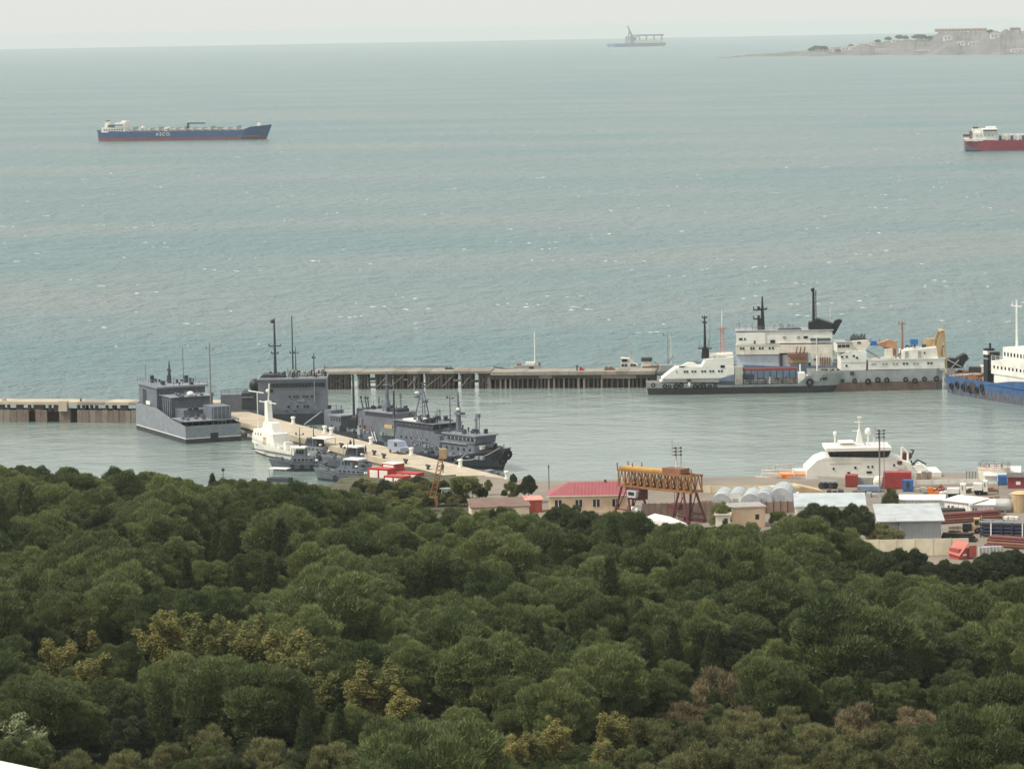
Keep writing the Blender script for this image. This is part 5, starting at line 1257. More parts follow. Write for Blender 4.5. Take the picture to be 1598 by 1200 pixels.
b = MB(); b.side([(X(1258), 2.4), (X(1425), 2.4), (X(1423), Z(725)), (X(1395), Z(716)), (X(1290), Z(713)), (X(1276), Z(718)), (X(1260), Z(733))], y0, 4.2); sp = b.build('superstructure', white_cl, ov)
b = MB(); b.side([(X(1282), Z(717.5)), (X(1296), Z(713)), (X(1400), Z(716)), (X(1396), Z(719.5))], y0 - .03, 4.22); b.build('knuckle', white, sp)
ubox('deck_line', sp, X(1296), X(1345), y0 - .06, y0 + .1, Z(723.4), Z(722.6), M('buff_line', (.6, .52, .38), .6))
for a, py, w in ((1301.5, 731, .3), (1335.5, 730, .38), (1325, 738, .5), (1355.5, 729, .28), (1362, 729, .28), (1396, 727, .3), (1274, 752, .4), (1357, 737.5, .9)): ubox('window', sp, X(a) - w / 2, X(a) + w / 2, y0 - .08, y0 + .02, Z(py + 1.8), Z(py - 1.6), glass)
b = MB()
top_, bot_ = Z(704), Z(714)
wx0, wx1 = X(1293), X(1391)
b.add([(wx0 + .35, y0 + .5, bot_), (wx1 - .45, y0 + .2, bot_), (wx1 - .45, 3.4, bot_), (wx0 + .35, 3.4, bot_), (wx0, y0 - .15, top_), (wx1, y0 - .35, top_), (wx1, 3.8, top_), (wx0, 3.8, top_)],
      [(3, 2, 1, 0), (4, 5, 6, 7), (0, 1, 5, 4), (1, 2, 6, 5), (2, 3, 7, 6), (3, 0, 4, 7)])
br = b.build('bridge_windows', M('bridge_dark_glass', (.012, .013, .016), .15, spec=.6), ov)
for i in range(10):
    t = i / 9; xa = wx0 + .35 + (wx1 - wx0 - .8) * t; xb = wx0 + (wx1 - wx0) * t
    ucyl('mullion', br, (xa, y0 + .46 - .3 * t, bot_), (xb, y0 - .19 - .2 * t, top_), .045, dark_metal, 4)
b = MB(); b.box(wx0 - .3, wx1 + .1, y0 - .45, 4.0, top_, Z(699)); b.build('bridge_roof', white_cl, ov)
b = MB(); b.box(X(1312), X(1352), -2, 2, Z(699), Z(696.5)); b.box(X(1313), X(1337), -2.2, 2.2, Z(694.5), Z(693.2)); b.build('monkey_island', white_cl, ov)
railing(ov, [(wx0, y0 - .3, Z(699)), (wx1, y0 - .3, Z(699))], .9, .035)
b = MB(); b.side([(X(1340), Z(698)), (X(1351), Z(698)), (X(1347), Z(676)), (X(1344), Z(675))], -.7, .7); b.tube((X(1345.5), 0, Z(676)), (X(1345.5), 0, Z(655)), .13, .08); b.box(X(1343), X(1349), -.3, .3, Z(657), Z(655)); b.box(X(1338), X(1351), -.12, .12, Z(664), Z(662.8)); b.box(X(1334), X(1346), -.08, .08, Z(677.5), Z(676.6)); b.build('mast', white_cl, ov)
for a, py, r_ in ((1307, 680, .34), (1359, 678, .58)):
    b = MB(); b.ball((X(a), -.5, Z(py)), r_, 12, 9, sz=1.15); b.tube((X(a), -.5, Z(699)), (X(a), -.5, Z(py) - r_ * .8), .12, .12, 8); b.build('radome', white_cl, ov)
ucyl('searchlight_post', ov, (X(1368), -.5, Z(699)), (X(1368), -.5, Z(687)), .12, white_cl, 7)
b = MB(); b.ball((X(1354), 0, Z(696)), .25, 8, 6); b.build('dome', white_cl, ov)
b = MB(); b.box(X(1222), X(1260), -2.6, 2.4, 2.6, Z(741)); b.box(X(1226), X(1240), -2.75, -1.2, 2.7, Z(744)); b.build('orange_winch', orange, ov); ubox('winch_block', ov, X(1227), X(1237), -2.85, -2.7, Z(753), Z(745.5), M('bright_orange', (.85, .32, .05), .5)); ubox('winch_drum', ov, X(1248), X(1259), -2.75, -2.5, Z(752), Z(747), brown_rust)
ubox('breakwater', ov, X(1241), X(1259), -2, 2, Z(741), Z(736), M('pale_plate', (.7, .68, .58), .5))
b = MB()
for a, c in (((1409, 725), (1411, 702)), ((1411, 702), (1420, 711)), ((1420, 711), (1420, 724))): b.tube((X(a[0]), -1.5, Z(a[1])), (X(c[0]), -1.5, Z(c[1])), .2)
b.build('davit_frame', white_cl, ov)
b = MB(); b.box(X(1410), X(1419), -1.2, 1.2, Z(722), Z(712)); b.box(X(1419), X(1427), -1, 1, Z(720), Z(713)); b.build('rescue_boat_winch', maroon, ov)
b = MB(); b.side([(X(1400), Z(733)), (X(1410), Z(733)), (X(1412), Z(728)), (X(1398), Z(728))], y0 - .6, y0 + .6); b.build('rescue_boat', M('raft_grey', (.62, .60, .56), .5), ov)
ubox('life_raft', ov, X(1401), X(1408), y0 - .3, y0 + .4, Z(726), Z(721), maroon)
b = MB(); b.tube((X(1423), -1, Z(722)), (X(1430), -1, Z(708)), .16); b.tube((X(1430), -1, Z(708)), (X(1425), -1, Z(707)), .12); b.tube((X(1424), 0, Z(735)), (X(1437), 0, Z(724)), .16); b.tube((X(1437), 0, Z(724)), (X(1450), 0, Z(731)), .14); b.tube((X(1428), 1, Z(737)), (X(1428), 1, Z(726)), .14); b.build('deck_crane', dark_metal, ov)
for a, w, t_ in ((1424, 8, 732), (1432, 10, 729), (1442, 6, 733)): ubox('deck_machinery', ov, X(a), X(a + w), -2.4, 1.6, 2.2, Z(t_), white)
ubox('aft_deck_plate', ov, X(1424), X(1470), y0 + .2, 4, 2.4, Z(740), white)

# ================================================================== PORT YARD
GZ = 3.06
def yard(px, py, dz=0): return W(px, py, GZ + dz)
def at_place(name, label, cat, px0, px1, py, rz=None, py1=None, group=None):
    """thing whose near foot runs from px0 to px1 on the yard; +x right, +y away; returns root, length, pixels per metre"""
    a, b_ = yard(px0, py), yard(px1, py if py1 is None else py1); d = b_ - a
    o = empty(name, a, math.atan2(d.y, d.x) if rz is None else rz, label, cat, group)
    return o, d.length, scale_at(a)
def shed(name, label, cat, px0, px1, py, h, depth, wall, roof, roof_h=.0, kind='flat', py1=None, over=.25, group=None):
    o, L, s = at_place(name, label, cat, px0, px1, py, py1=py1, group=group)
    b = MB(); b.box(0, L, 0, depth, 0, h); w = b.build('wall', wall, o)
    b = MB()
    if kind == 'flat': b.box(-over, L + over, -over, depth + over, h, h + max(.12, roof_h))
    elif kind == 'gable': b.add([(-over, -over, h), (L + over, -over, h), (L + over, depth + over, h), (-over, depth + over, h), (-over, depth / 2, h + roof_h), (L + over, depth / 2, h + roof_h)], [(0, 1, 5, 4), (2, 3, 4, 5), (1, 2, 5), (3, 0, 4), (3, 2, 1, 0)])
    elif kind == 'hip': b.add([(-over, -over, h), (L + over, -over, h), (L + over, depth + over, h), (-over, depth + over, h), (depth * .42, depth / 2, h + roof_h), (L - depth * .1, depth / 2, h + roof_h)], [(0, 1, 5, 4), (2, 3, 4, 5), (1, 2, 5), (3, 0, 4), (3, 2, 1, 0)])
    elif kind == 'mono': b.add([(-over, -over, h + .02), (L + over, -over, h + .02), (L + over, depth + over, h + roof_h), (-over, depth + over, h + roof_h), (-over, -over, h + .16), (L + over, -over, h + .16), (L + over, depth + over, h + roof_h + .16), (-over, depth + over, h + roof_h + .16)], [(3, 2, 1, 0), (4, 5, 6, 7), (0, 1, 5, 4), (1, 2, 6, 5), (2, 3, 7, 6), (3, 0, 4, 7)])
    r_ = b.build('roof', roof, o)
    return o, w, r_, L, s

# pink-red roofed house
o, w, r_, L, s = shed('red_roofed_house', 'peach house with pink red metal hip roof left of the gantry crane', 'house', 857, 978, 801, 2.75, 7.5, peach, pinkred, 1.75, 'hip', py1=799)
for i, xx in enumerate((L * .12, L * .385, L * .61, L * .86)):
    f = ubox('window', w, xx - .55, xx + .55, -.07, .03, .95, 2.1, glass); ubox('window_frame', w, xx - .62, xx - .55, -.1, .03, .9, 2.15, white_cl); ubox('window_frame', w, xx + .55, xx + .62, -.1, .03, .9, 2.15, white_cl); ubox('window_frame', w, xx - .05, xx + .05, -.11, .02, .95, 2.1, white_cl)
b = MB()
for i in range(14):
    x_ = L * .34 + i * L * .045; b.tube((x_ - .2 + .0, -.2, 2.8), (min(max(x_, 3.2), L - .8), 3.72, 4.53), .035, None, 4)
b.build('roof_seams', M('roof_seam', (.40, .10, .11), .45), r_); ubox('vent', r_, L * .72, L * .75, 3.5, 3.9, 4.5, 4.8, dark_metal); ubox('gutter', r_, -.3, L + .3, -.36, -.26, 2.68, 2.8, white)
# brown shed, kiosk, white booth
o, w, r_, L, s = shed('brown_shed', 'long low shed with brown corrugated roof below the mole', 'shed', 736, 826, 806, 1.3, 4.2, cream, brown_roof, .9, 'mono', py1=803)
for i in range(24): ubox('roof_rib', r_, L * (i + .5) / 24 - .04, L * (i + .5) / 24 + .04, -.2, 4.3, 1.75, 1.82, brown_roof).rotation_euler = (math.atan2(.9, 4.4), 0, 0)
for i in range(24): pass
ubox('window', w, L * .32, L * .5, -.06, .03, .3, 1.0, white_cl)
o, w, r_, L, s = shed('red_kiosk', 'small orange red kiosk with pale pink roof beside the brown shed', 'kiosk', 822, 846, 800, 1.9, 2.4, kiosk_red, M('pink_roof', (.72, .30, .24), .5), .35, 'mono', py1=799)
ubox('door', w, L * .55, L * .85, -.05, .03, 0, 1.6, M('kiosk_door', (.5, .12, .09), .5)); ubox('corner_trim', w, -.05, .12, -.06, .05, 0, 1.9, M('pink_trim', (.75, .33, .26), .5))
o, w, r_, L, s = shed('glazed_booth', 'small white glazed booth beside the yellow crane boom', 'booth', 689, 707, 779, 1.7, 2.0, white_cl, grey_roof, .12, 'flat')
for i in range(4): ubox('window', w, .12 + i * L / 4.2, .12 + i * L / 4.2 + L * .16, -.06, .03, .55, 1.35, glass if i == 0 else M('grey_pane', (.30, .36, .40), .15))
for px, py, hh, mt, lb in ((734, 776, 1.6, white_cl, 'white gate post left of the brown shed'), (741, 776, 2.2, white_cl, 'taller white gate post left of the brown shed'), (747, 778, 1.0, concrete_gr, 'low concrete wall piece before the mole root')):
    o = empty('gate_post', yard(px, py), 0, lb, 'post'); b = MB(); b.prism([(-.25, -.2), (.25, -.2), (.25, .2), (-.25, .2)], 0, hh * .92); b.prism([(-.31, -.26), (.31, -.26), (.31, .26), (-.31, .26)], hh * .92, hh); b.build('post', mt, o)
# yellow lattice boom of a crane standing among the shrubs
p0 = yard(672, 790); p1 = at_y(691, 704, p0.y + 1.0)
o = empty('crane_boom', p0, 0, 'yellow rusty lattice crane boom leaning over the shrubs', 'crane boom')
d = p1 - p0; side_ = Vector((.62, 0, 0))
for s_ in (-1, 1):
    for q in (-1, 1): ucyl('chord', o, side_ * s_ * .75 + Vector((0, q * .4, 0)), d + side_ * s_ * .55 + Vector((0, q * .25, 0)), .085, yellow, 6)
for i in range(13):
    a, c = d * (i / 13), d * ((i + 1) / 13); s_ = 1 if i % 2 else -1
    ucyl('lacing', o, a + side_ * .72 * s_ - Vector((0, .38, 0)), c - side_ * .7 * s_ - Vector((0, .36, 0)), .06, yellow, 5); ucyl('lacing', o, a - side_ * .72 * s_ + Vector((0, .38, 0)), c + side_ * .7 * s_ + Vector((0, .36, 0)), .06, yellow, 5)
b = MB(); b.box(d.x - .6, d.x + .6, d.y - .5, d.y + .5, d.z - 1.2, d.z + .4); b.build('boom_head', tan, o)
b = MB(); b.box(-1.4, 1.2, -.9, 1.1, 0, 1.6); b.build('cab', yellow, o)

# red and white boxes at the foot of the mole
for px0, px1, py, hh, n_, lb in ((576, 606, 757, 2.9, 2, 'red and white steel box by the mole, leftmost and tallest'), (600, 628, 764, 2.3, 2, 'red and white steel box by the mole, middle front one'), (618, 650, 755, 1.9, 3, 'low red box with white stripes by the mole, rightmost'), (597, 616, 746, 2.6, 1, 'white topped red box by the mole, rear one')):
    a = W(px0, py, 1.6); b_ = W(px1, py + 2, 1.6); L = (b_ - a).length
    o = empty('steel_box', a, math.atan2((b_ - a).y, (b_ - a).x), lb, 'container', 'red and white boxes at the foot of the mole')
    b = MB(); b.box(0, L, 0, 2.4, 0, hh); b.build('body', red_paint, o)
    for i in range(n_): ubox('white_panel', o, L * (i + .10) / n_, L * (i + .93) / n_, -.07, .03, hh * .06, hh * .93, white_cl)
    for i in range(n_ + 1): ubox('corner_post', o, L * i / n_ - .07, L * i / n_ + .07, -.1, .06, -.1, hh + .05, red_paint)
    ubox('lid', o, -.08, L + .08, -.08, 2.48, hh, hh + .12, red_paint if n_ > 1 else white_cl)
b = MB(); b.prism([tuple(W(562, 752, 0).xy), tuple(W(640, 772, 0).xy), tuple(W(700, 768, 0).xy), tuple(W(652, 748, 0).xy), tuple(W(590, 738, 0).xy)], -1.4, 1.58); tag(b.build('landing_ground', concrete), 'pale landing stage ground under the red and white boxes', kind='structure')

# yellow gantry crane on maroon legs
A, Bq = yard(972, 806), yard(1072, 817)
gc = empty('gantry_crane', A, math.atan2((Bq - A).y, (Bq - A).x), 'yellow truss gantry crane standing on maroon legs', 'gantry crane')
GL = (Bq - A).length; TB, TT, TW = 4.9, 7.4, 2.4
for yy in (0, TW):
    for zz in (TB, TT): ubox('chord', gc, -1.0, GL + 1.2, yy - .16, yy + .16, zz - .17, zz + .17, yellow)
    npn = 11
    for i in range(npn + 1):
        x_ = -.8 + (GL + 1.8) * i / npn; ubox('post', gc, x_ - .1, x_ + .1, yy - .1, yy + .1, TB, TT, yellow)
        if i < npn:
            x2 = -.8 + (GL + 1.8) * (i + 1) / npn; xm = (x_ + x2) / 2
            ucyl('diagonal', gc, (x_ + .1, yy, TB + .1), (xm, yy, TT - .1), .09, yellow, 5); ucyl('diagonal', gc, (x2 - .1, yy, TB + .1), (xm, yy, TT - .1), .09, yellow, 5)
for i in range(12): x_ = -.8 + (GL + 1.8) * i / 11; ubox('cross_tie', gc, x_ - .08, x_ + .08, .1, TW - .1, TT - .1, TT + .1, yellow); ubox('cross_tie', gc, x_ - .08, x_ + .08, .1, TW - .1, TB - .1, TB + .1, yellow)
ubox('walkway', gc, -.9, GL * .62, .25, TW - .25, TT + .18, TT + .5, M('walkway_yellow', (.52, .31, .09), .7, wear=.4, wearcol=(.2, .1, .05))); ubox('trolley', gc, GL * .62, GL * .9, .1, TW - .1, TT + .18, TT + .95, brown_rust)
for lx, w_, dr in ((GL * .04, 1.9, 0), (GL * .93, 1.7, .3)):
    for yy in (-.2, TW + .2):
        ucyl('leg', gc, (lx - w_, yy * 1.5 - .3, 0), (lx - .5, yy, TB - .1), .19, maroon, 6); ucyl('leg', gc, (lx + w_, yy * 1.5 - .3, 0), (lx + .5, yy, TB - .1), .19, maroon, 6)
        ucyl('leg_brace', gc, (lx - w_ * .75, yy * 1.3, 1.2), (lx + w_ * .75, yy * 1.3, 1.2), .12, maroon, 5); ucyl('leg_brace', gc, (lx - w_ * .7, yy * 1.3, 1.2), (lx + .6, yy, TB - .4), .09, maroon, 5)
    ubox('bogie', gc, lx - w_ - .4, lx + w_ + .4, -1.0, -.4, .02, .5, maroon); ubox('bogie', gc, lx - w_ - .4, lx + w_ + .4, TW + .2, TW + .8, .02, .5, maroon)
b = MB(); b.box(GL * .10, GL * .10 + 2.6, -.3, 1.6, 2.9, 4.85); cb = b.build('machinery_cab', maroon, gc); b = MB(); b.side([(GL * .14, 3.3), (GL * .14 + 1.7, 3.3), (GL * .14 + 1.9, 4.4), (GL * .14 - .2, 4.4)], -.9, -.3); b.build('operator_cab', grey_roof, gc); ubox('window', gc, GL * .14 + .2, GL * .14 + 1.4, -.96, -.88, 3.7, 4.2, glass)
for x_, yy in ((-1.0, 0), (-.9, TW), (GL + 1.1, 0), (GL * .1, 1), (GL * .15, TW)): ucyl('lamp_post', gc, (x_, yy, TT), (x_ - .1, yy, TT + 1.1), .1, brown_rust, 5)
b = MB(); b.path([(GL * .75, 1, TB - .2), (GL * .75, 1, 2.6)], .05); b.box(GL * .66, GL * .84, .5, 1.5, 1.9, 2.7); b.build('hook_block', maroon, gc)

# floodlight masts
for px, pyb, pyt, y_, lb in ((1056.5, 812, 698, 0, 'floodlight mast rising above the gantry crane'), (1373, 775, 671, 0, 'floodlight mast in front of the offshore vessel')):
    p = yard(px, pyb); s = scale_at(p); H_ = (pyb - pyt) / s; o = empty('floodlight_mast', p, 0, lb, 'light mast')
    ucyl('pole', o, (0, 0, 0), (0, 0, H_), .13, white_old if px < 1200 else steel_pole, 7); ucyl('pole', o, (.75, 0, 0), (.75, 0, H_), .05, steel_pole, 5)
    for k in range(3): ubox('lamp_bar', o, -.7, .9, -.08, .08, H_ - .1 - k * .55, H_ + .02 - k * .55, steel_pole)
    for k in range(3):
        for q in range(4): ubox('floodlight', o, -.65 + q * .42, -.4 + q * .42, -.3, -.06, H_ - .12 - k * .55, H_ + .16 - k * .55, dark_metal if q % 2 else grey_metal)
    ucyl('lightning_rod', o, (-.6, 0, H_), (-.62, 0, H_ + (1.4 if px < 1200 else .6)), .04, dark_metal, 4)
p = yard(857, 779); o = empty('utility_pole', p, 0, 'lone dark pole standing at the left end of the red roofed house', 'pole'); ucyl('pole', o, (0, 0, 0), (0, 0, 5.7), .09, steel_pole, 6); ubox('crossarm', o, -.12, .12, -.3, .3, 5.3, 5.42, steel_pole); ubox('lamp', o, -.1, .1, -.5, -.1, 5.44, 5.6, dark_metal)
p = Vector((W(352, 800, 4).x, 585, 3.0)); o = empty('lamp_post', p, 0, 'small dark lamp post sticking out of the tree tops by the water', 'lamp post'); ucyl('pole', o, (0, 0, 0), (0, 0, 8.1), .06, dark_metal, 5); b = MB(); b.ball((0, 0, 8.3), .28, 8, 6); b.build('lamp_head', dark_metal, o)

# brown fence behind the crane, sea wall
def fence(name, label, px0, px1, py0, py1, h, mat, mat2, w=1.5, group=None):
    o, L, s = at_place(name, label, 'fence' if h < 2.4 else 'wall', px0, px1, py0, py1=py1, group=group); n_ = max(2, int(L / w))
    for i in range(n_):
        ubox('panel', o, L * i / n_ + .03, L * (i + 1) / n_ - .03, -.05, .05, .05, h - random.uniform(0, .08), mat); ubox('post', o, L * i / n_ - .06, L * i / n_ + .06, -.1, .1, 0, h + .06, mat2)
    return o
fence('yard_fence', 'brown panel fence behind the legs of the gantry crane', 1003, 1128, 808, 806, 2.3, fence_mat, timber_lt, .9)
fence('yard_fence', 'brown panel fence under the barrel roofed hangars', 1130, 1240, 803, 800, 1.9, fence_mat, maroon, 1.1)
fence('sea_wall', 'low cream sea wall along the quay edge left of the white vessel', 1088, 1236, 770, 768, 1.25, cream, M('cream_post', (.66, .55, .40), .8), 2.2)
fence('sea_wall', 'low cream wall on the quay edge right of the white vessel', 1428, 1530, 757, 755, .9, white, white_old, 2.6)
# barrel-roofed hangars
for i, (px0, px1, py) in enumerate(((1110, 1140, 790), (1133, 1163, 789), (1155, 1186, 791), (1176, 1206, 788), (1199, 1238, 786))):
    o, L, s = at_place('barrel_hangar', ('first', 'second', 'third', 'fourth', 'fifth and widest')[i] + ' grey barrel roofed hangar from the gantry crane', 'hangar', px0, px1, py, group='barrel hangars in a row')
    n_ = 10; b = MB(); arc = [(L / 2 - L / 2 * math.cos(PI * k / n_), .5 + L * .52 * math.sin(PI * k / n_)) for k in range(n_ + 1)]
    b.side([(0, 0)] + arc + [(L, 0)], 0, 8.5); b.build('shell', grey_roof if i % 2 else M('hangar_grey', (.50, .52, .53), .5, metal=.1, wear=.1), o)
    b = MB(); b.side([(.15, 0), (.15, .5)] + [(L / 2 + (q - L / 2) * .94, z_ * .95) for q, z_ in arc[1:-1]] + [(L - .15, .5), (L - .15, 0)], -.06, .02); b.build('end_wall', M('hangar_end', (.45, .47, .49), .6, wear=.15) if i not in (1,) else white, o)
    ubox('door', o, L * .36, L * .64, -.1, 0, 0, L * .36, grey_metal)
    for k in (2, 4, 6): b = MB(); [b.tube((arc[q][0], k * 1.2, arc[q][1] + .02), (arc[q + 1][0], k * 1.2, arc[q + 1][1] + .02), .05, None, 4) for q in range(n_)]; b.build('rib', grey_metal, o)
# cream annex, white tarpaulins
o, w, r_, L, s = shed('peach_annex', 'peach flat roofed building right of the brown fence among trees', 'house', 1140, 1194, 824, 3.0, 5, peach, M('flat_roof_grey', (.36, .33, .31), .8), .25, 'flat', py1=822)
ubox('window', w, L * .72, L * .83, -.06, .03, 1.2, 2.0, glass); ubox('downpipe', w, L * .46, L * .48, -.1, .02, 0, 3, cream)
o, w, r_, L, s = shed('grey_lean_to', 'narrow grey lean to beside the peach building with open door', 'shed', 1117, 1139, 829, 2.4, 3, white_old, M('leanto_roof', (.42, .36, .32), .8), .4, 'mono'); ubox('door', w, L * .6, L * .85, -.05, .04, 0, 2, dark_metal)
o, L, s = at_place('white_tarpaulin', 'white sheeted stack at the foot of the gantry crane', 'tarpaulin', 1000, 1058, 826, py1=830)
b = MB(); b.add([(0, 0, 0), (L, 0, 0), (L, 4, 0), (0, 4, 0), (.6, .5, 1.9), (L * .45, .6, 1.55), (L - .3, 1, .7), (L - .5, 3.4, .9), (L * .5, 3.2, 1.8), (.5, 3.4, 2.1)], [(0, 1, 6, 5), (0, 5, 4), (1, 2, 7, 6), (2, 3, 9, 8), (2, 8, 7), (3, 0, 4, 9), (4, 5, 8, 9), (5, 6, 7, 8)]); b.build('sheet', white_cl, o); ubox('pallet', o, .1, L - .2, .2, 3.6, .02, .15, timber)
o, L, s = at_place('white_fuel_tank', 'white rounded tank shell standing between the crane legs', 'tank', 988, 1006, 808); b = MB(); b.tube((0, 1, .95), (L, 1, .95), .8, .8, 14); b.ball((0, 1, .95), .78, 12, 8); b.ball((L, 1, .95), .78, 12, 8); b.build('shell', white, o); ubox('saddle', o, .2, .5, .2, 1.8, 0, .4, maroon); ubox('saddle', o, L - .5, L - .2, .2, 1.8, 0, .4, maroon)
# pale shed with open black side
o, w, r_, L, s = shed('pale_roofed_shed', 'wide shed with big pale sloping roof and white gable behind the dark trees', 'shed', 1242, 1350, 814, 2.2, 7, white, M('pale_blue_roof', (.44, .48, .50), .5, wear=.06, wearcol=(.45, .43, .4)), 1.2, 'mono', py1=813)
ubox('open_bay', w, L * .13, L * .40, -.06, .04, .2, 2.0, M('bay_dark', (.03, .035, .045), .7)); ubox('gable_panel', w, -.05, L * .12, -.1, .02, 0, 2.6, white_cl); ubox('gable_door', w, L * .03, L * .08, -.14, -.08, .1, 1.2, cream)
# containers
def container(label, px0, px1, py, h, mat, depth=2.4, name='shipping_container', n_=8, group='containers on the quay'):
    o, L, s = at_place(name, label, 'container', px0, px1, py, group=group)
    b = MB(); b.box(0, L, 0, depth, .1, h); b.build('body', mat, o)
    for i in range(n_): ubox('corrugation', o, L * (i + .25) / n_, L * (i + .75) / n_, -.05, .02, .25, h - .15, mat)
    for x_ in (-.04, L - .12): ubox('corner_post', o, x_, x_ + .16, -.08, .05, 0, h + .05, mat)
    return o
container('brick red container in front of the white vessel, left of the grey one', 1319.5, 1338, 760, 1.95, red_cont, n_=6)
container('grey container in front of the white vessel, between the red ones', 1338.5, 1377, 758, 1.4, M('grey_container', (.42, .43, .40), .6, wear=.2))
container('big red container right of the floodlight mast', 1379, 1422, 763, 2.75, M('bright_red_container', (.38, .06, .06), .6, wear=.25), n_=10)
o = container('open blue container frame at the right end of the big red container', 1409, 1425, 767, 1.9, blue_paint, 1.2, n_=2); ubox('opening', o, .5, 1.1, -.12, -.04, .7, 1.7, dark_metal)
container('low blue grey crate row below the grey container', 1338, 1374, 768, .95, M('blue_grey_crate', (.24, .30, .40), .6, wear=.3), n_=7)
container('blue container standing left of the maroon hut by the round tank', 1556.5, 1571, 757, 1.55, blue_paint, n_=4)
o, L, s = at_place('white_bulk_tank', 'white round ended tank beside the big red container', 'tank', 1365, 1377, 763); b = MB(); b.ball((L / 2, .8, 1.1), .95, 12, 8, sz=1.1); b.tube((L / 2, .8, 0), (L / 2, .8, .9), .5, .8, 10); b.build('shell', white_old, o); ubox('ladder', o, L + .05, L + .3, .2, .5, 0, 2, red_paint)
o, L, s = at_place('cable_drum', 'dark pile of cable drums before the white vessel, left of the red container', 'drums', 1278, 1308, 763)
for i, x_ in enumerate((.4, 1.1, 1.9, 2.6)): b = MB(); b.tube((x_, 0, .55), (x_, .9, .55), .55, .55, 12); b.build('drum', rubber if i % 2 else dark_metal, o)
ubox('stand', o, .1, 2.9, .2, .7, 1.0, 1.4, grey_metal)
o, L, s = at_place('quay_ramp', 'sandy sheet pile ramp end on the quay before the white bow', 'ramp', 1190, 1286, 774, py1=771); b = MB(); b.side([(0, 0), (L, 0), (L * .98, .5), (L * .6, 1.5), (0, 1.1)], 0, 4); b.build('embankment', M('ramp_sand', (.58, .44, .27), .85, wear=.3, wearcol=(.42, .3, .2)), o); ubox('edge_beam', o, 0, L * .62, -.06, .1, 1.0, 1.2, white_old).rotation_euler = (0, -.06, 0)
# white cabins
def cabin(label, px0, px1, py, h, depth, wins, py1=None, roof=white_cl):
    o, w, r_, L, s = shed('site_cabin', label, 'cabin', px0, px1, py, h, depth, M('cabin_white', (.74, .74, .71), .5, wear=.06), roof, .45, 'mono', py1=py1, group='white site cabins')
    for t0, t1, m_ in wins: ubox('window' if m_ is not dark_metal else 'door', w, L * t0, L * t1, -.07, .03, .25 if m_ is dark_metal else .55, 1.35, m_)
    for i in range(5): ubox('panel_joint', w, L * (i + 1) / 6 - .03, L * (i + 1) / 6 + .03, -.03, .02, 0, h, grey_metal)
cabin('long white site cabin with two blue shutters', 1399, 1473, 798, 1.75, 2.6, ((.40, .45, dark_metal), (.51, .60, blue_paint), (.72, .86, blue_paint)))
cabin('white site cabin turned end on, middle of the three', 1474, 1518, 801, 2.0, 3.4, ((.12, .18, dark_metal), (.26, .32, glass)), py1=806)
cabin('white site cabin nearest the silver tank', 1514, 1551, 806, 1.75, 3.0, ((.10, .15, glass), (.22, .27, glass)), py1=806)
# grey warehouse
o, w, r_, L, s = shed('grey_warehouse', 'plain grey metal warehouse with pale sloping roof at the forest edge', 'warehouse', 1404, 1469, 850, 3.45, 7.5, M('warehouse_wall', (.40, .41, .43), .55, wear=.05, var=.05), grey_roof, 1.5, 'mono', py1=849, over=.5)
b = MB(); b.box(-2.9, 0, .6, 7.5, 0, 3.3); b.build('side_bay', M('side_bay_grey', (.44, .46, .48), .55), o); b = MB(); b.add([(-3.3, .2, 3.35), (0, .2, 3.35), (0, 8, 5.0), (-3.3, 8, 4.95), (-3.3, .2, 3.5), (0, .2, 3.5), (0, 8, 5.15), (-3.3, 8, 5.1)], [(3, 2, 1, 0), (4, 5, 6, 7), (0, 1, 5, 4), (2, 3, 7, 6), (3, 0, 4, 7)]); b.build('side_roof', grey_roof, o)
for i in range(12): ubox('wall_rib', w, L * (i + .5) / 12 - .03, L * (i + .5) / 12 + .03, -.04, .02, .05, 3.4, M('warehouse_rib', (.37, .38, .40), .55))
# pipe stacks and racks
def pipes(name, label, px0, px1, py, rows, r_, mat, length_dir='x', depth=3.0, py1=None):
    o, L, s = at_place(name, label, 'pipe stack', px0, px1, py, py1=py1)
    for k in range(rows):
        nn = max(1, int(depth / (2.05 * r_)) - k)
        for i in range(nn):
            y_ = r_ + k * r_ + i * 2.05 * r_; z_ = r_ + k * 1.75 * r_
            ucyl('pipe', o, (random.uniform(-.2, .3) + .12 * k, y_, z_), (L - random.uniform(-.2, .5) - .12 * k, y_ + random.uniform(-.1, .1), z_), r_, mat if random.random() < .8 else brown_rust, 8)
    for x_ in (.3, L - .4): ubox('chock', o, x_, x_ + .15, -.1, depth, -.02, .08, timber)
    return o
pipes('pipe_stack', 'stack of black pipes below the long white cabin', 1428, 1508, 807, 3, .22, dark_metal, py1=806)
pipes('pipe_stack', 'long maroon pipe stack right of the black pipes', 1470, 1566, 818, 4, .2, M('maroon_pipe', (.17, .055, .06), .7, wear=.3, wearcol=(.25, .13, .1)), py1=811)
pipes('pipe_stack', 'maroon pipe stack in the lower right yard corner', 1536, 1612, 853, 4, .22, M('maroon_pipe_dark', (.15, .05, .055), .7, wear=.3), py1=858)
pipes('pipe_stack', 'low dark pipe stack beside the grey warehouse', 1468, 1524, 846, 4, .17, M('black_pipe', (.02, .02, .025), .6), py1=846)
o = pipes('pipe_stack', 'grey pipe bundle behind the red gate', 1530, 1566, 862, 2, .16, grey_metal, py1=862)
o, L, s = at_place('pipe_rack', 'dark blue pipe rack with white posts at the right edge', 'rack', 1530, 1612, 838, py1=840)
for i in range(6): ubox('post', o, L * i / 5 - .09, L * i / 5 + .09, 0, .18, 0, 2.4, white_cl if i in (1, 4) else navy_dk); ubox('post', o, L * i / 5 - .09, L * i / 5 + .09, 2.0, 2.18, 0, 2.4, navy_dk)
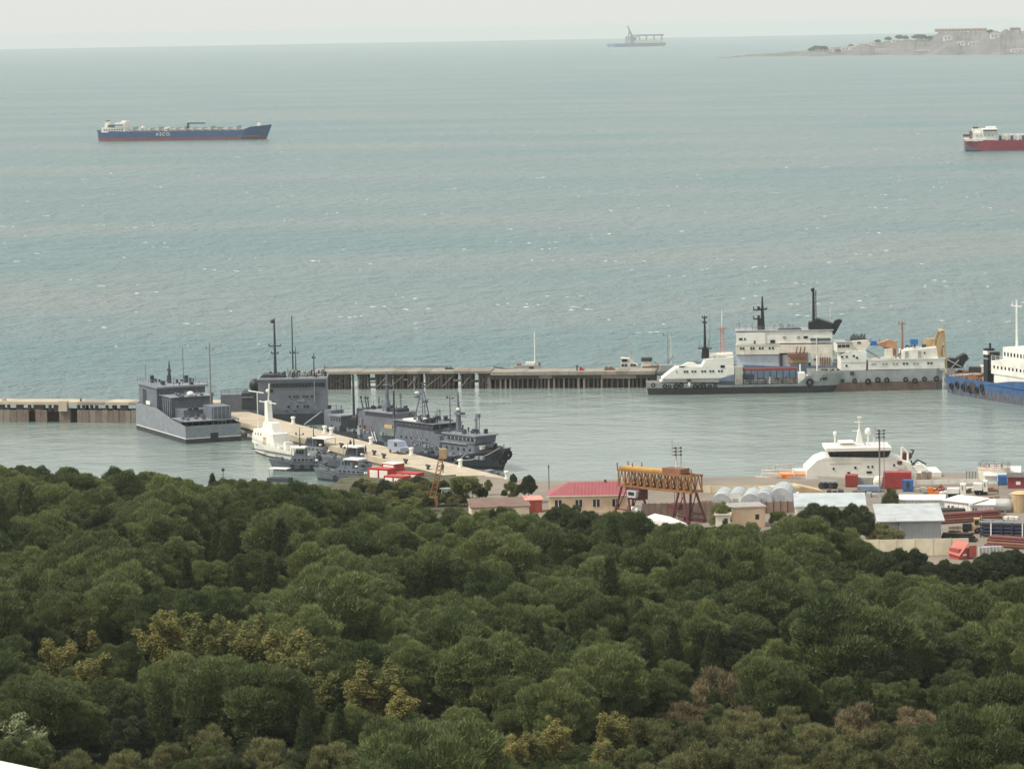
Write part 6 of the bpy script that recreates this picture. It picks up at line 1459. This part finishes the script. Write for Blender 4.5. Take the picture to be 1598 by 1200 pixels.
ubox('top_rail', o, -.1, L + .1, -.05, .12, 2.25, 2.45, grey_metal); ubox('top_rail', o, -.1, L + .1, 2.0, 2.2, 2.25, 2.45, grey_metal)
for k in range(4):
    for q in range(4): ucyl('stored_pipe', o, (.1, .35 + q * .45, .35 + k * .5), (L - .1, .35 + q * .45, .35 + k * .5), .19, M('rack_blue', (.04, .045, .10), .5) if (k + q) % 3 else dark_metal, 7)
# vehicles and machines
def truck(label, px0, px1, py, cabm, bodym, hh, left_cab=True):
    o, L, s = at_place('parked_truck', label, 'truck', px0, px1, py, group='trucks parked in the yard'); cl = min(1.8, L * .3); f = 1 if left_cab else -1
    X_ = (lambda x: x) if left_cab else (lambda x: L - x)
    def bb_(n, a, c, *q): return ubox(n, o, min(X_(a), X_(c)), max(X_(a), X_(c)), *q)
    bb_('chassis', 0.1, L - .1, .2, 2.0, .5, .8, dark_metal); cb = bb_('cab', 0, cl, .1, 2.1, .6, 2.3, cabm); bb_('windscreen', .5, cl - .3, .04, .12, 1.4, 2.05, glass); bb_('windscreen', -.04, .03, .3, 1.9, 1.4, 2.1, glass)
    bb_('load_body', cl + .15, L, .05, 2.15, .8, hh, bodym); bb_('bumper', -.08, .1, .15, 2.05, .4, .65, grey_metal)
    for x_ in (cl * .55, L - 1.5, L - .6): tyre(o, (X_(x_), .25, .45), sc=.75, name='wheel'); tyre(o, (X_(x_), 1.9, .45), sc=.75, name='wheel')
truck('white box truck parked among the yard stores, cab to the right', 1478, 1507, 778, white_cl, white, 1.6, False)
truck('white truck with flat load nearer the round tank', 1519, 1541, 773, white_cl, white_cl, 1.9, False)
o, L, s = at_place('orange_excavator', 'small orange excavator among the yard stores', 'excavator', 1447, 1468, 778)
ubox('track', o, .1, 1.9, 0, .4, 0, .5, dark_metal); ubox('track', o, .1, 1.9, 1.2, 1.6, 0, .5, dark_metal); ubox('cab', o, .1, 1.0, .3, 1.3, .55, 1.7, orange); ubox('counterweight', o, 1.0, 1.8, .2, 1.4, .55, 1.1, orange); ucyl('boom', o, (.9, .8, 1.0), (2.2, .8, 2.2), .13, yellow, 6); ucyl('stick', o, (2.2, .8, 2.2), (3.0, .8, 1.3), .1, yellow, 6); ubox('window', o, .05, .12, .4, 1.2, 1.1, 1.6, glass)
for i, (px, py, lb) in enumerate(((1470, 778, 'grey white bulk bag left of the white box truck, first of two'), (1476, 777, 'grey white bulk bag left of the white box truck, second of two'))):
    o = empty('bulk_bag', yard(px, py), 0, lb, 'bag', 'bulk bags in the yard'); b = MB(); b.prism([(-.45, 0), (-.4, -.45), (.4, -.45), (.45, 0), (.4, .45), (-.4, .45)], 0, 1.0); b.ball((0, 0, 1.0), .44, 8, 5, sz=.5); b.build('sack', M('bag_white', (.66, .66, .64), .8), o)
o, L, s = at_place('tan_loader', 'tan forklift loader with black counterweight between pipe stacks', 'loader', 1502, 1534, 833)
ubox('counterweight', o, 0, 1.4, 0, 1.6, .4, 1.5, black); ubox('body', o, 1.3, 2.3, .1, 1.5, .4, 1.2, tan); ubox('cab', o, 1.7, 2.6, .2, 1.4, 1.2, 2.3, tan); ubox('window', o, 1.85, 2.45, .13, .22, 1.4, 2.1, glass); ubox('mast_rail', o, 2.75, 2.9, .2, .4, .1, 2.6, tan); ubox('mast_rail', o, 2.75, 2.9, 1.2, 1.4, .1, 2.6, tan)
for x_ in (.5, 2.2): tyre(o, (x_, .05, .45), sc=.78, name='wheel'); tyre(o, (x_, 1.55, .45), sc=.78, name='wheel')
# tanks
o, L, s = at_place('round_oil_tank', 'squat cream round oil tank with roof railing at the far quay', 'tank', 1526, 1577, 752)
b = MB(); b.tube((L / 2, L / 2, 0), (L / 2, L / 2, 2.0), L / 2, L / 2, 28); b.build('shell', cream if False else M('tank_cream', (.70, .66, .55), .6, wear=.1, wearcol=(.5, .42, .32)), o); b = MB(); b.tube((L / 2, L / 2, 2.0), (L / 2, L / 2, 2.3), L / 2 + .1, L / 2 * .9, 28); b.build('roof', M('tank_roof', (.50, .42, .36), .7, wear=.3), o)
railing(o, [(L / 2 - L * .48 * math.cos(2 * PI * k / 12), L / 2 - L * .48 * math.sin(2 * PI * k / 12), 2.25) for k in range(13)], .75, .045, steel_pole, 1.2)
for k, (x_, m_) in enumerate(((.9, M('valve_pink', (.6, .3, .3), .6)), (1.7, steel_pole), (2.9, MATS['valve_pink']), (3.8, steel_pole))): ubox('roof_fitting', o, x_, x_ + .3, L / 2 - 1, L / 2 - .7, 2.2, 2.8, m_)
fence('yard_railing', 'thin grey railing left of the round oil tank', 1508, 1527, 750, 750, 1.6, M('mesh_grey', (.5, .5, .46), .7), steel_pole, .45)
o, w, r_, L, s = shed('white_store', 'low white store in front of the round oil tank', 'shed', 1537, 1572, 755, 1.3, 3, white_cl, white_cl, .15, 'flat')
o, w, r_, L, s = shed('white_canopy_hut', 'white roofed hut behind the blue container', 'hut', 1561, 1591, 748, 1.1, 3, white, white_cl, .6, 'mono')
o, w, r_, L, s = shed('maroon_hut', 'maroon hut with one white window at the right edge', 'hut', 1573, 1612, 762, 1.75, 3, M('maroon_wall', (.26, .05, .06), .6), M('hut_roof', (.12, .10, .10), .7), .3, 'mono'); ubox('window', w, L * .32, L * .5, -.06, .03, .6, 1.15, white_cl)
for px, py, hh, lb in ((1557, 767, 4.2, 'thin pale post beside the blue container'), (1557.5, 775, 2.6, 'dark thin post below the blue container')):
    o = empty('thin_post', yard(px, py), 0, lb, 'post'); ucyl('pole', o, (0, 0, 0), (0, 0, hh), .06, white_cl if 'pale' in lb else dark_metal, 5); ubox('cap', o, -.12, .12, -.12, .12, hh, hh + .1, grey_metal)
o, L, s = at_place('silver_tank', 'silver horizontal tank lying beside the white cabins', 'tank', 1549, 1572, 800); b = MB(); b.tube((0, 1.0, 1.1), (L, 1.0, 1.1), 1.0, 1.0, 16); b.ball((0, 1, 1.1), .98, 14, 8); b.ball((L, 1, 1.1), .98, 14, 8); b.build('shell', silver, o); ubox('saddle', o, .2, .5, .3, 1.7, 0, .5, concrete_gr); ubox('saddle', o, L - .5, L - .2, .3, 1.7, 0, .5, concrete_gr)
o, L, s = at_place('tan_silo', 'tan upright silo at the right edge above the pipe rack', 'silo', 1578, 1606, 800); b = MB(); b.tube((L / 2, L / 2, 0), (L / 2, L / 2, 2.9), L / 2, L / 2, 18); b.build('shell', M('silo_tan', (.50, .36, .22), .7, wear=.35, wearcol=(.3, .18, .1)), o); b = MB(); b.tube((L / 2, L / 2, 2.9), (L / 2, L / 2, 3.2), L / 2 + .08, L / 2 * .6, 18); b.build('cap', M('silo_cap', (.66, .46, .24), .7), o)
for i in range(3): ubox('band', o, -.03, L * .0 + .08, L * .3, L * .7, .4 + i * .9, .5 + i * .9, brown_rust)
# scattered stores
for px0, px1, py, h, mt, cat, lb in ((1413, 1444, 781, 1.1, dark_metal, 'pallet stack', 'dark stack of plates in front of the excavator'), (1398, 1410, 781, .9, tan, 'crate', 'tan crate left of the dark plate stack'), (1427, 1470, 768, .7, concrete_gr, 'blocks', 'row of grey concrete blocks along the yard road'), (1440, 1478, 773, .8, steel_pole, 'scrap heap', 'tangled grey steel scrap in the middle of the yard'), (1512, 1560, 781, .8, M('brown_stack', (.30, .20, .16), .8, wear=.4), 'timber stack', 'brown plank stack behind the white cabins'), (1540, 1556, 768, .7, brown_rust, 'scrap heap', 'small rusty scrap heap before the blue container'), (1460, 1474, 770, .9, red_cont, 'crate', 'dull red crate behind the orange excavator'), (1490, 1530, 766, .6, white_old, 'pipe bundle', 'pale pipe bundle lying on the yard road'), (1430, 1454, 750, 1.5, M('brown_cage', (.30, .24, .19), .8, wear=.5), 'cages', 'brown wire cages at the stern of the white vessel'), (1574, 1600, 778, .8, concrete_gr, 'blocks', 'grey blocks above the tan silo'), (1446, 1470, 764, .6, brown_rust, 'scrap heap', 'rust brown scrap along the yard road behind the excavator'), (1352, 1376, 776, .7, grey_metal, 'crates', 'grey crates below the low blue crate row'), (1330, 1350, 772, .8, brown_roof, 'crates', 'brown crates below the brick red container'), (1290, 1316, 770, .5, timber, 'timber stack', 'dark timber baulks behind the pale roofed shed'), (1500, 1516, 770, .8, dark_metal, 'scrap heap', 'dark heap behind the white box truck'), (1526, 1548, 788, .6, maroon, 'pipe bundle', 'maroon bundle behind the white cabins'), (1566, 1590, 812, .7, white_old, 'crates', 'pale crates below the silver tank'), (1480, 1500, 826, .5, timber_lt, 'timber stack', 'pale planks beside the low dark pipe stack'), (1240, 1262, 775, .6, white_old, 'blocks', 'pale blocks at the sandy ramp'), (1062, 1086, 800, .7, brown_rust, 'scrap heap', 'rusty scrap under the right crane legs'), (900, 940, 770, .7, timber, 'timber stack', 'dark baulks behind the red roofed house'), (1560, 1600, 790, .5, brown_rust, 'scrap heap', 'rusty scrap strip above the tan silo foot'), (1085, 1112, 792, 1.2, M('brown_hut', (.28, .18, .14), .8), 'crates', 'brown crates at the left end of the hangars')):
    o, L, s = at_place('yard_store', lb, cat, px0, px1, py, group='stores lying in the yard'); n_ = max(3, int(L / .8)); x_ = 0.0
    for i in range(n_):
        w_ = L / n_; q = h * random.uniform(.55, 1.0); y_ = random.uniform(0, .5)
        ubox('piece', o, x_ + .03, x_ + w_ * random.uniform(.75, 1.05), y_, y_ + random.uniform(.8, 1.6), 0, q, mt).rotation_euler = (0, 0, random.uniform(-.12, .12)); x_ += w_
# wall with red gate
fence('boundary_wall', 'long pale yellow boundary wall at the forest edge below the warehouse', 1342, 1512, 869, 866, 2.5, M('wall_pale', (.76, .69, .52), .8, wear=.1, wearcol=(.55, .48, .36)), cream, 2.4)
o, L, s = at_place('red_gate', 'red sloping roofed gate lodge at the end of the pale wall', 'gate', 1497, 1524, 874, py1=871)
b = MB(); b.box(.2, L - .2, .4, 2.6, 0, 1.5); b.build('lodge_wall', M('gate_red', (.42, .09, .08), .6), o); b = MB(); b.add([(0, -.1, .5), (L * .55, -.1, 2.3), (L * .55, 2.9, 2.4), (0, 2.9, .7), (0, -.1, .65), (L * .55, -.1, 2.45), (L * .55, 2.9, 2.55), (0, 2.9, .85)], [(0, 3, 2, 1), (4, 5, 6, 7), (0, 1, 5, 4), (1, 2, 6, 5), (2, 3, 7, 6), (3, 0, 4, 7)]); b.build('roof_slope', M('gate_red_light', (.50, .17, .14), .55), o); ubox('gate_panel', o, L * .58, L, 0, .12, .2, 1.9, kiosk_red); ubox('sill', o, L * .3, L * .5, .28, .42, .5, .75, white_cl)
fence('yard_railing', 'white lattice railing right of the red gate', 1528, 1566, 868, 866, 1.3, M('lattice_grey', (.45, .46, .47), .7), white_cl, .5)

# trees and shrubs of the port edge
def edge_tree(kind, px, pyb, hh, lb, wide=1.0):
    p = yard(px, pyb); put_tree(kind, p.x, p.y, p.z - .1, hh / KIND[kind][0][2], lb, 'tree' if hh > 3 else 'shrub', 'trees of the port edge', wide=wide)
for k, px, pyb, hh, lb, wd in (('broadleaf', 727, 785, 5.6, 'bright yellow green tree in front of the mole root', 1.1), ('broadleaf', 799, 783, 4.2, 'thin pale green tree at the right end of the mole', .7), ('evergreen', 825, 784, 4.6, 'grey green tree beside the utility pole', .75), ('evergreen', 752, 783, 2.6, 'small dark shrub among the gate posts', .8), ('broadleaf', 762, 772, 3.2, 'sparse small tree on the mole root', .5), ('evergreen', 787, 778, 1.6, 'tiny dark shrub on the mole root', 1), ('evergreen', 801, 757, 2.2, 'dark bush at the water beside the last bollard', .8),
                                ('broadleaf', 1126, 826, 5.2, 'slender grey green tree beside the lean to', .75), ('tamarisk', 1372, 852, 4.0, 'yellowish bush left of the grey warehouse', 1.2), ('tamarisk', 1392, 856, 3.4, 'lower yellowish bush against the grey warehouse', 1.2), ('tamarisk', 1388, 800, 4.6, 'tall olive brown tree below the big red container', .6), ('broadleaf', 1215, 820, 3.0, 'low green bush before the brown fence', 1), ('broadleaf', 1490, 836, 1.2, 'low grassy clump beside the dark pipe stack', 2.0)): edge_tree(k, px, pyb, hh, lb, wd)
i = 0
for px, pyb, hh in ((600, 784, 3.0), (622, 780, 3.4), (640, 782, 3.6), (655, 776, 3.4), (668, 784, 3.6), (612, 792, 3.2), (634, 795, 3.0), (656, 795, 3.4), (682, 795, 3.0), (700, 794, 2.6), (588, 780, 2.6), (648, 803, 3.0), (690, 783, 3.2), (712, 796, 2.4), (575, 774, 2.6), (725, 796, 2.2), (566, 768, 2.2), (585, 771, 2.0), (600, 774, 2.4), (614, 772, 2.2), (630, 770, 2.6), (645, 772, 2.4), (660, 768, 2.2), (676, 772, 2.6), (560, 778, 2.6), (604, 800, 3), (626, 804, 2.8), (668, 803, 2.6)):
    p = W(px, pyb, 2.4); gz = land_z(p.x, p.y); k = 'tamarisk' if i % 3 == 1 else 'broadleaf' if i % 3 else 'evergreen'
    put_tree(k, p.x, p.y, gz - .2, hh / KIND[k][0][2], ('olive', 'dark green', 'light green')[{'tamarisk': 0, 'evergreen': 1, 'broadleaf': 2}[k]] + ' shrub on the slope below the red and white boxes', 'shrub', 'shrubs below the red and white boxes', wide=1.25); i += 1

# ================================================================== FAR SHIPS
def lettering(parent, text, size, x, y, z, mat):
    cu = bpy.data.curves.new('lettering', 'FONT'); cu.body = text; cu.size = size; cu.align_x = 'CENTER'; cu.extrude = .03; cu.space_character = 1.3
    cu.materials.append(mat); t_ = bpy.data.objects.new('lettering_curve', cu); me = bpy.data.meshes.new_from_object(t_); bpy.data.objects.remove(t_); o = bpy.data.objects.new('lettering', me); C.objects.link(o); o.parent = parent; o.location = (x, y, z); o.rotation_euler = (PI / 2, 0, 0)
    return o
bt, L, X, Z = ship('blue_tanker', 'long blue tanker with red waterline anchored on the open sea', 'tanker', (152, 221), (411, 218), 18)
hull(bt, L, 18, [(0, 7.6), (.14, 7.4), (.2, 7.0), (.86, 7.0), (.90, 9.6), (1, 11.0)], (tank_blue, red_boot), 2.2, 4.5, .7, fb=.86, bow_p=2.0, deck_mat=M('tanker_deck', (.28, .22, .22), .7), bul=.4, flare=.97)
y0 = -9
b = MB(); b.box(X(158), X(195), y0 + 1, 8, 6.5, Z(198)); s1 = b.build('superstructure', white, bt)
for i in range(8): ubox('window', s1, X(162 + i * 4), X(164 + i * 4), y0 + .8, y0 + 1.05, Z(203), Z(201), glass)
b = MB(); b.box(X(180), X(195), y0 + .4, 8.6, Z(198), Z(191)); br = b.build('bridge', white, bt); ubox('window_band', br, X(170), X(193), y0 + .2, y0 + .45, Z(195.5), Z(194), teal_band); ubox('deck_band', br, X(168), X(181), y0 + .8, 7, Z(198), Z(194.5), navy)
b = MB(); b.box(X(188), X(195), -5, 5, Z(191), Z(188.2)); b.build('wheelhouse_top', white_cl, bt)
b = MB(); b.side([(X(160), Z(198)), (X(168), Z(198)), (X(167.5), Z(189)), (X(161), Z(190))], -3, 3); b.build('funnel', white_old, bt); ubox('funnel_cap', bt, X(162), X(166), -2, 2, Z(189.5), Z(187.5), dark_metal)
ubox('stern_ramp', bt, X(148), X(157), -4, 4, 7.2, 8.6, navy); ucyl('mast', bt, (X(191), 0, Z(188)), (X(191), 0, Z(184)), .4, tan, 6)
ucyl('crane_post', bt, (X(289.5), 0, 6.5), (X(289.5), 0, Z(193)), .9, navy_dk, 8); ucyl('crane_jib', bt, (X(289), 0, Z(193.5)), (X(316), 0, Z(193.5)), .55, navy_dk, 6)
for a, w, t_ in ((217, 4, 198), (254, 3, 199.5), (258.5, 3, 198.5), (336, 4, 200)): ubox('deck_locker', bt, X(a), X(a + w), -3, 3, 6.5, Z(t_), white_cl if a != 336 else navy)
b = MB(); b.side([(X(217), Z(199)), (X(221), Z(199)), (X(220), Z(196.5)), (X(218.5), Z(196.5))], -2, 2); b.build('raft_cover', white_cl, bt)
for k, y_ in enumerate((-5, -2, 2, 5)): ucyl('deck_pipe', bt, (X(200), y_, 8.2), (X(378), y_, 8.2), .4, M('pipe_buff', (.42, .38, .34), .6), 6)
for i in range(13): ubox('pipe_frame', bt, X(206 + i * 13.5), X(207.4 + i * 13.5), -6, 6, 6.5, 9.4 if i % 3 else 10.4, grey_hull)
railing(bt, [(X(200), y0 + .4, 6.9), (X(376), y0 + .4, 6.9)], 1.3, .1, grey_hull, 5)
ubox('bow_house', bt, X(398), X(403), -2, 2, 10, 12.4, white_cl); ubox('waterline_stripe', bt, X(330), X(404), y0 - .06 + .25, y0 + .5, 2.6, 2.8, navy_lt)
lettering(bt, 'ASCO', 3.6, X(255), y0 - .25, 3.6, white_cl)

rt, L, X, Z = ship('red_tanker', 'dark red tanker with white bridge cut by the right edge, far out', 'tanker', (1508, 237), (1762, 233), 17)
hull(rt, L, 17, [(0, 7.2), (.2, 6.6), (.9, 6.4), (1, 9)], (red_hull, M('slate_boot', (.10, .11, .14), .6)), .7, 4, .65, fb=.84, deck_mat=M('tanker_deck', (.28, .22, .22), .7), bul=.3, flare=.97, stripe=.0)
y0 = -8.5
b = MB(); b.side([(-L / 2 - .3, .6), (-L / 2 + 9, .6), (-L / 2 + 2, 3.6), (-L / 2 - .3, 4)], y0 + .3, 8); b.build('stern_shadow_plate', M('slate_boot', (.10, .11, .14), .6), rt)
b = MB(); b.box(X(1519), X(1558), y0 + 1, 8, 6, Z(206)); s1 = b.build('superstructure', white_cl, rt); ubox('lower_trim', s1, X(1507), X(1550), y0 + .5, 8, 6.3, 7.7, white)
for i in range(5): ubox('window', s1, X(1524 + i * 6), X(1526.5 + i * 6), y0 + .8, y0 + 1.05, Z(211.5), Z(209.5), grey_metal)
b = MB(); b.box(X(1534), X(1557.5), y0, 8.5, Z(206), Z(200.5)); br = b.build('bridge', white_cl, rt); ubox('window_band', br, X(1534.5), X(1556.5), y0 - .2, y0 + .05, Z(204), Z(202), glass); ubox('roof', br, X(1541), X(1556), -4, 4, Z(200.5), Z(197), white_cl)
b = MB(); b.box(X(1519), X(1531), -4, 4, Z(206), Z(200)); b.build('funnel', white, rt); ubox('funnel_cap', rt, X(1520), X(1528), -3, 3, Z(200), Z(197.5), dark_metal); ubox('stern_boat', rt, X(1504), X(1515), -5, -2, 9, 10.4, dark_metal); ubox('boat_frame', rt, X(1514), X(1518), -5, -1, 7, 12.5, brown_rust)
ucyl('mast', rt, (X(1531), 0, Z(206)), (X(1531), 0, Z(191)), .35, grey_metal, 6); ubox('catwalk', rt, X(1558), X(1750), -1.5, 1.5, 9.2, 10.2, white); [ubox('pipe_frame', rt, X(1562 + i * 9), X(1564 + i * 9), -5, 5, 6, 9.2, white_old if i % 2 else dark_metal) for i in range(20)]

cs, L, X, Z = ship('crane_vessel', 'hazy blue crane vessel on the horizon with raised jib', 'ship', (961, 74), (1045, 72), 50)
hull(cs, L, 50, [(0, 13), (1, 13)], (M('far_blue', (.12, .18, .32), .6), M('far_blue', (.12, .18, .32), .6)), 3, 4, .8, fb=.9, deck_mat=white_old, bul=1)
b = MB(); b.box(X(992), X(1036), -20, 20, 12, Z(63.5)); b.build('superstructure', white_old, cs); ubox('pipe_deck', cs, X(1000), X(1038), -18, 18, Z(57), Z(54.5), navy_lt)
for a in (1001, 1012, 1024, 1036): ubox('column', cs, X(a) - 2, X(a) + 2, -16, -12, Z(64), Z(56), navy_lt)
b = MB(); b.side([(X(987), Z(68)), (X(997), Z(68)), (X(995), Z(58)), (X(988), Z(57))], -14, 14); b.build('crane_house', navy, cs)
b = MB(); b.tube((X(995), 0, Z(60)), (X(987), 0, Z(41)), 5, 2.5, 6); b.tube((X(988), 0, Z(60)), (X(989.5), 0, Z(47)), 3, 2, 6); b.tube((X(995), 0, Z(62)), (X(1003), 0, Z(57)), 3, 2, 6); b.build('crane_jib', navy, cs)

# ================================================================== FAR SHORE
SH = [(1118, 0.3), (1135, 1.5), (1160, 3.5), (1200, 6.5), (1255, 10), (1300, 17), (1345, 22), (1390, 31), (1420, 33), (1445, 37), (1462, 47), (1470, 52), (1530, 53), (1545, 49), (1580, 54), (1640, 56), (1760, 58)]
b = MB(); nn, md = 130, 7; pxs = np.linspace(1118, 1760, nn); prof_d = [0, .02, .16, .42, .7, .9, 1.0]; prof_h = [0.0, .06, .30, .72, 1.0, 1.0, .9]
for j in range(md):
    for px in pxs:
        fy = interp([(1118, 91), (1180, 88.8), (1390, 86.2), (1600, 85.6), (1760, 84.5)], float(px)) + .4 * math.sin(px * .09)
        p = W(float(px), fy, 0); dep = 60 + 7.5 * interp(SH, float(px)) + 300 * min(1, max(0, (px - 1118) / 300)); h = interp(SH, float(px)) * prof_h[j] * (1 + .10 * math.sin(px * .37 + j) + .05 * math.sin(px * .9))
        b.v.append((p.x * (1 + prof_d[j] * dep / p.y), p.y + prof_d[j] * dep, (h if j else -.5)))
b.f = [[j * nn + i, j * nn + i + 1, (j + 1) * nn + i + 1, (j + 1) * nn + i] for j in range(md - 1) for i in range(nn - 1)]; b.m = [0] * len(b.f)
headland = tag(b.build('headland_terrain', M('headland_earth', (.165, .145, .14), .95, wear=.6, wearcol=(.09, .085, .08), sc=.02, var=.3)), 'low hazy headland with bare slopes on the horizon', kind='structure')
bpy.context.view_layer.update()
dg = bpy.context.evaluated_depsgraph_get()
from mathutils.bvhtree import BVHTree
hv = [v.co.copy() for v in headland.data.vertices]; bvh = BVHTree.FromPolygons(hv, [list(p.vertices) for p in headland.data.polygons])
k = 0
for px, t, w, h, mt, lb in ((1158, .10, 22, 6, white_cl, 'tiny white hut near the tip of the far headland'), (1292, .35, 40, 8, white_cl, 'white hall beside the dark trees on the far headland'), (1331, .35, 30, 9, white_cl, 'second white building along the far headland'), (1349, .5, 45, 8, white_old, 'long pale building on the far headland slope'), (1360, .6, 28, 10, white_cl, 'pale block above the long pale building on the headland'), (1318, .5, 24, 7, white_old, 'small pale house between the white buildings of the headland'), (1375, .25, 40, 7, white_old, 'low pale shed at the water below the headland slope'), (1398, .6, 30, 9, white_old, 'pale house half way along the far headland ridge'), (1440, .12, 60, 8, M('far_pale_blue', (.5, .53, .6), .6), 'pale blue shed row at the headland shore'), (1480, .28, 34, 14, white_old, 'pale block under the headland plateau, left'), (1500, .22, 30, 12, white_cl, 'white block under the headland plateau, middle'), (1520, .3, 40, 12, white_old, 'pale block under the headland plateau, right'), (1553, .35, 34, 14, white_old, 'pale block at the right end of the headland'), (1588, .12, 50, 9, white_cl, 'white shed at the headland shore by the right edge'), (1500, .75, 130, 5, tan, 'long flat building on the headland plateau'), (1585, .75, 40, 8, M('far_brown', (.3, .2, .17), .8), 'brown block on the plateau at the right edge')):
    base = W(px, interp([(1118, 91), (1180, 88.8), (1390, 86.2), (1600, 85.6)], px), 0); dep = 60 + 7.5 * interp(SH, px) + 300 * min(1, max(0, (px - 1118) / 300)); q = Vector((base.x, base.y, 0)) * (1 + t * dep / base.y)
    hit = bvh.ray_cast(Vector((q.x, q.y, 200)), Vector((0, 0, -1)))[0]; z_ = hit.z if hit else 0
    w, h = (w * .62, h * .7) if w < 100 else (w, h)
    o = empty('shore_building', (q.x, q.y, z_ - 1.5), 0, lb, 'building', 'buildings on the far headland'); b = MB(); b.box(-w / 2, w / 2, 0, 14, 0, h + 1.5); wl_ = b.build('wall', mt, o); b = MB(); b.add([(-w / 2 - .8, -.8, h + 1.5), (w / 2 + .8, -.8, h + 1.5), (w / 2 + .8, 14.8, h + 1.5), (-w / 2 - .8, 14.8, h + 1.5), (-w / 2, 7, h + 3.8), (w / 2, 7, h + 3.8)], [(0, 1, 5, 4), (2, 3, 4, 5), (1, 2, 5), (3, 0, 4), (3, 2, 1, 0)]); b.build('roof', M('far_roof', (.34, .27, .25), .8), o)
    for i in range(int(w / 8)): ubox('window', wl_, -w / 2 + 3 + i * 8, -w / 2 + 6 + i * 8, -.2, .1, h * .5, h * .85, glass)
for i, (px, t, sc) in enumerate(((1266, .3, 1.7), (1272, .35, 2.0), (1279, .3, 2.1), (1287, .35, 1.8), (1308, .3, 1.6), (1328, .55, 1.5), (1370, .7, 1.6), (1386, .75, 1.9), (1404, .75, 2.2), (1412, .7, 2.0), (1432, .65, 2.4), (1440, .6, 2.4), (1450, .6, 2.0), (1545, .75, 1.8))):
    base = W(px, interp([(1118, 91), (1180, 88.8), (1390, 86.2), (1600, 85.6)], px), 0); dep = 60 + 7.5 * interp(SH, px) + 300 * min(1, max(0, (px - 1118) / 300)); q = Vector((base.x, base.y, 0)) * (1 + t * dep / base.y)
    hit = bvh.ray_cast(Vector((q.x, q.y, 200)), Vector((0, 0, -1)))[0]
    put_tree('evergreen', q.x, q.y, (hit.z if hit else 0) - .5, sc * .85, 'hazy dark tree clump on the far headland ' + ('beside the white hall' if px < 1300 else 'along its ridge'), 'tree', 'trees on the far headland', wide=1.9)

# ================================================================== HOUSE BELOW THE VIEWPOINT
p0, p1 = at_y(-60, 1176, 96), at_y(75, 1203, 93)
d = (p1 - p0); zt = (p0.z + p1.z) / 2
hs = empty('parapet_house', (p0.x, p0.y, zt - 14), math.atan2(d.y, d.x), 'white edged roof parapet in the bottom left corner', 'house'); Lh = math.hypot(d.x, d.y)
b = MB(); b.box(-1, Lh, -8, 0, -3, 13.75); b.build('wall', cream, hs)
b = MB(); b.side([(-1.2, 13.76 + .5 * (p0.z - p1.z)), (Lh, 13.76 - .5 * (p0.z - p1.z)), (Lh, 13.98 - .5 * (p0.z - p1.z)), (-1.2, 13.98 + .5 * (p0.z - p1.z))], -8.1, .1); b.build('parapet', white_cl, hs)

# ================================================================== look-alikes are told apart by their place in the row
bpy.context.view_layer.update()
same = {}
for o in C.objects:
    if o.parent is None and 'label' in o: same.setdefault(o['label'], []).append(o)
ORD = ['leftmost', 'second', 'third', 'fourth', 'fifth', 'sixth', 'seventh', 'eighth', 'ninth', 'tenth', 'eleventh', 'twelfth', 'thirteenth', 'fourteenth']
for lb, obs in same.items():
    if len(obs) < 2: continue
    for i, o in enumerate(sorted(obs, key=lambda q: proj(q.location)[0])):
        if i < len(ORD): o['label'] = lb + (', ' + ORD[i] + (' from the left' if i and len(lb.split()) < 13 else ' from left' if i else ' one'))
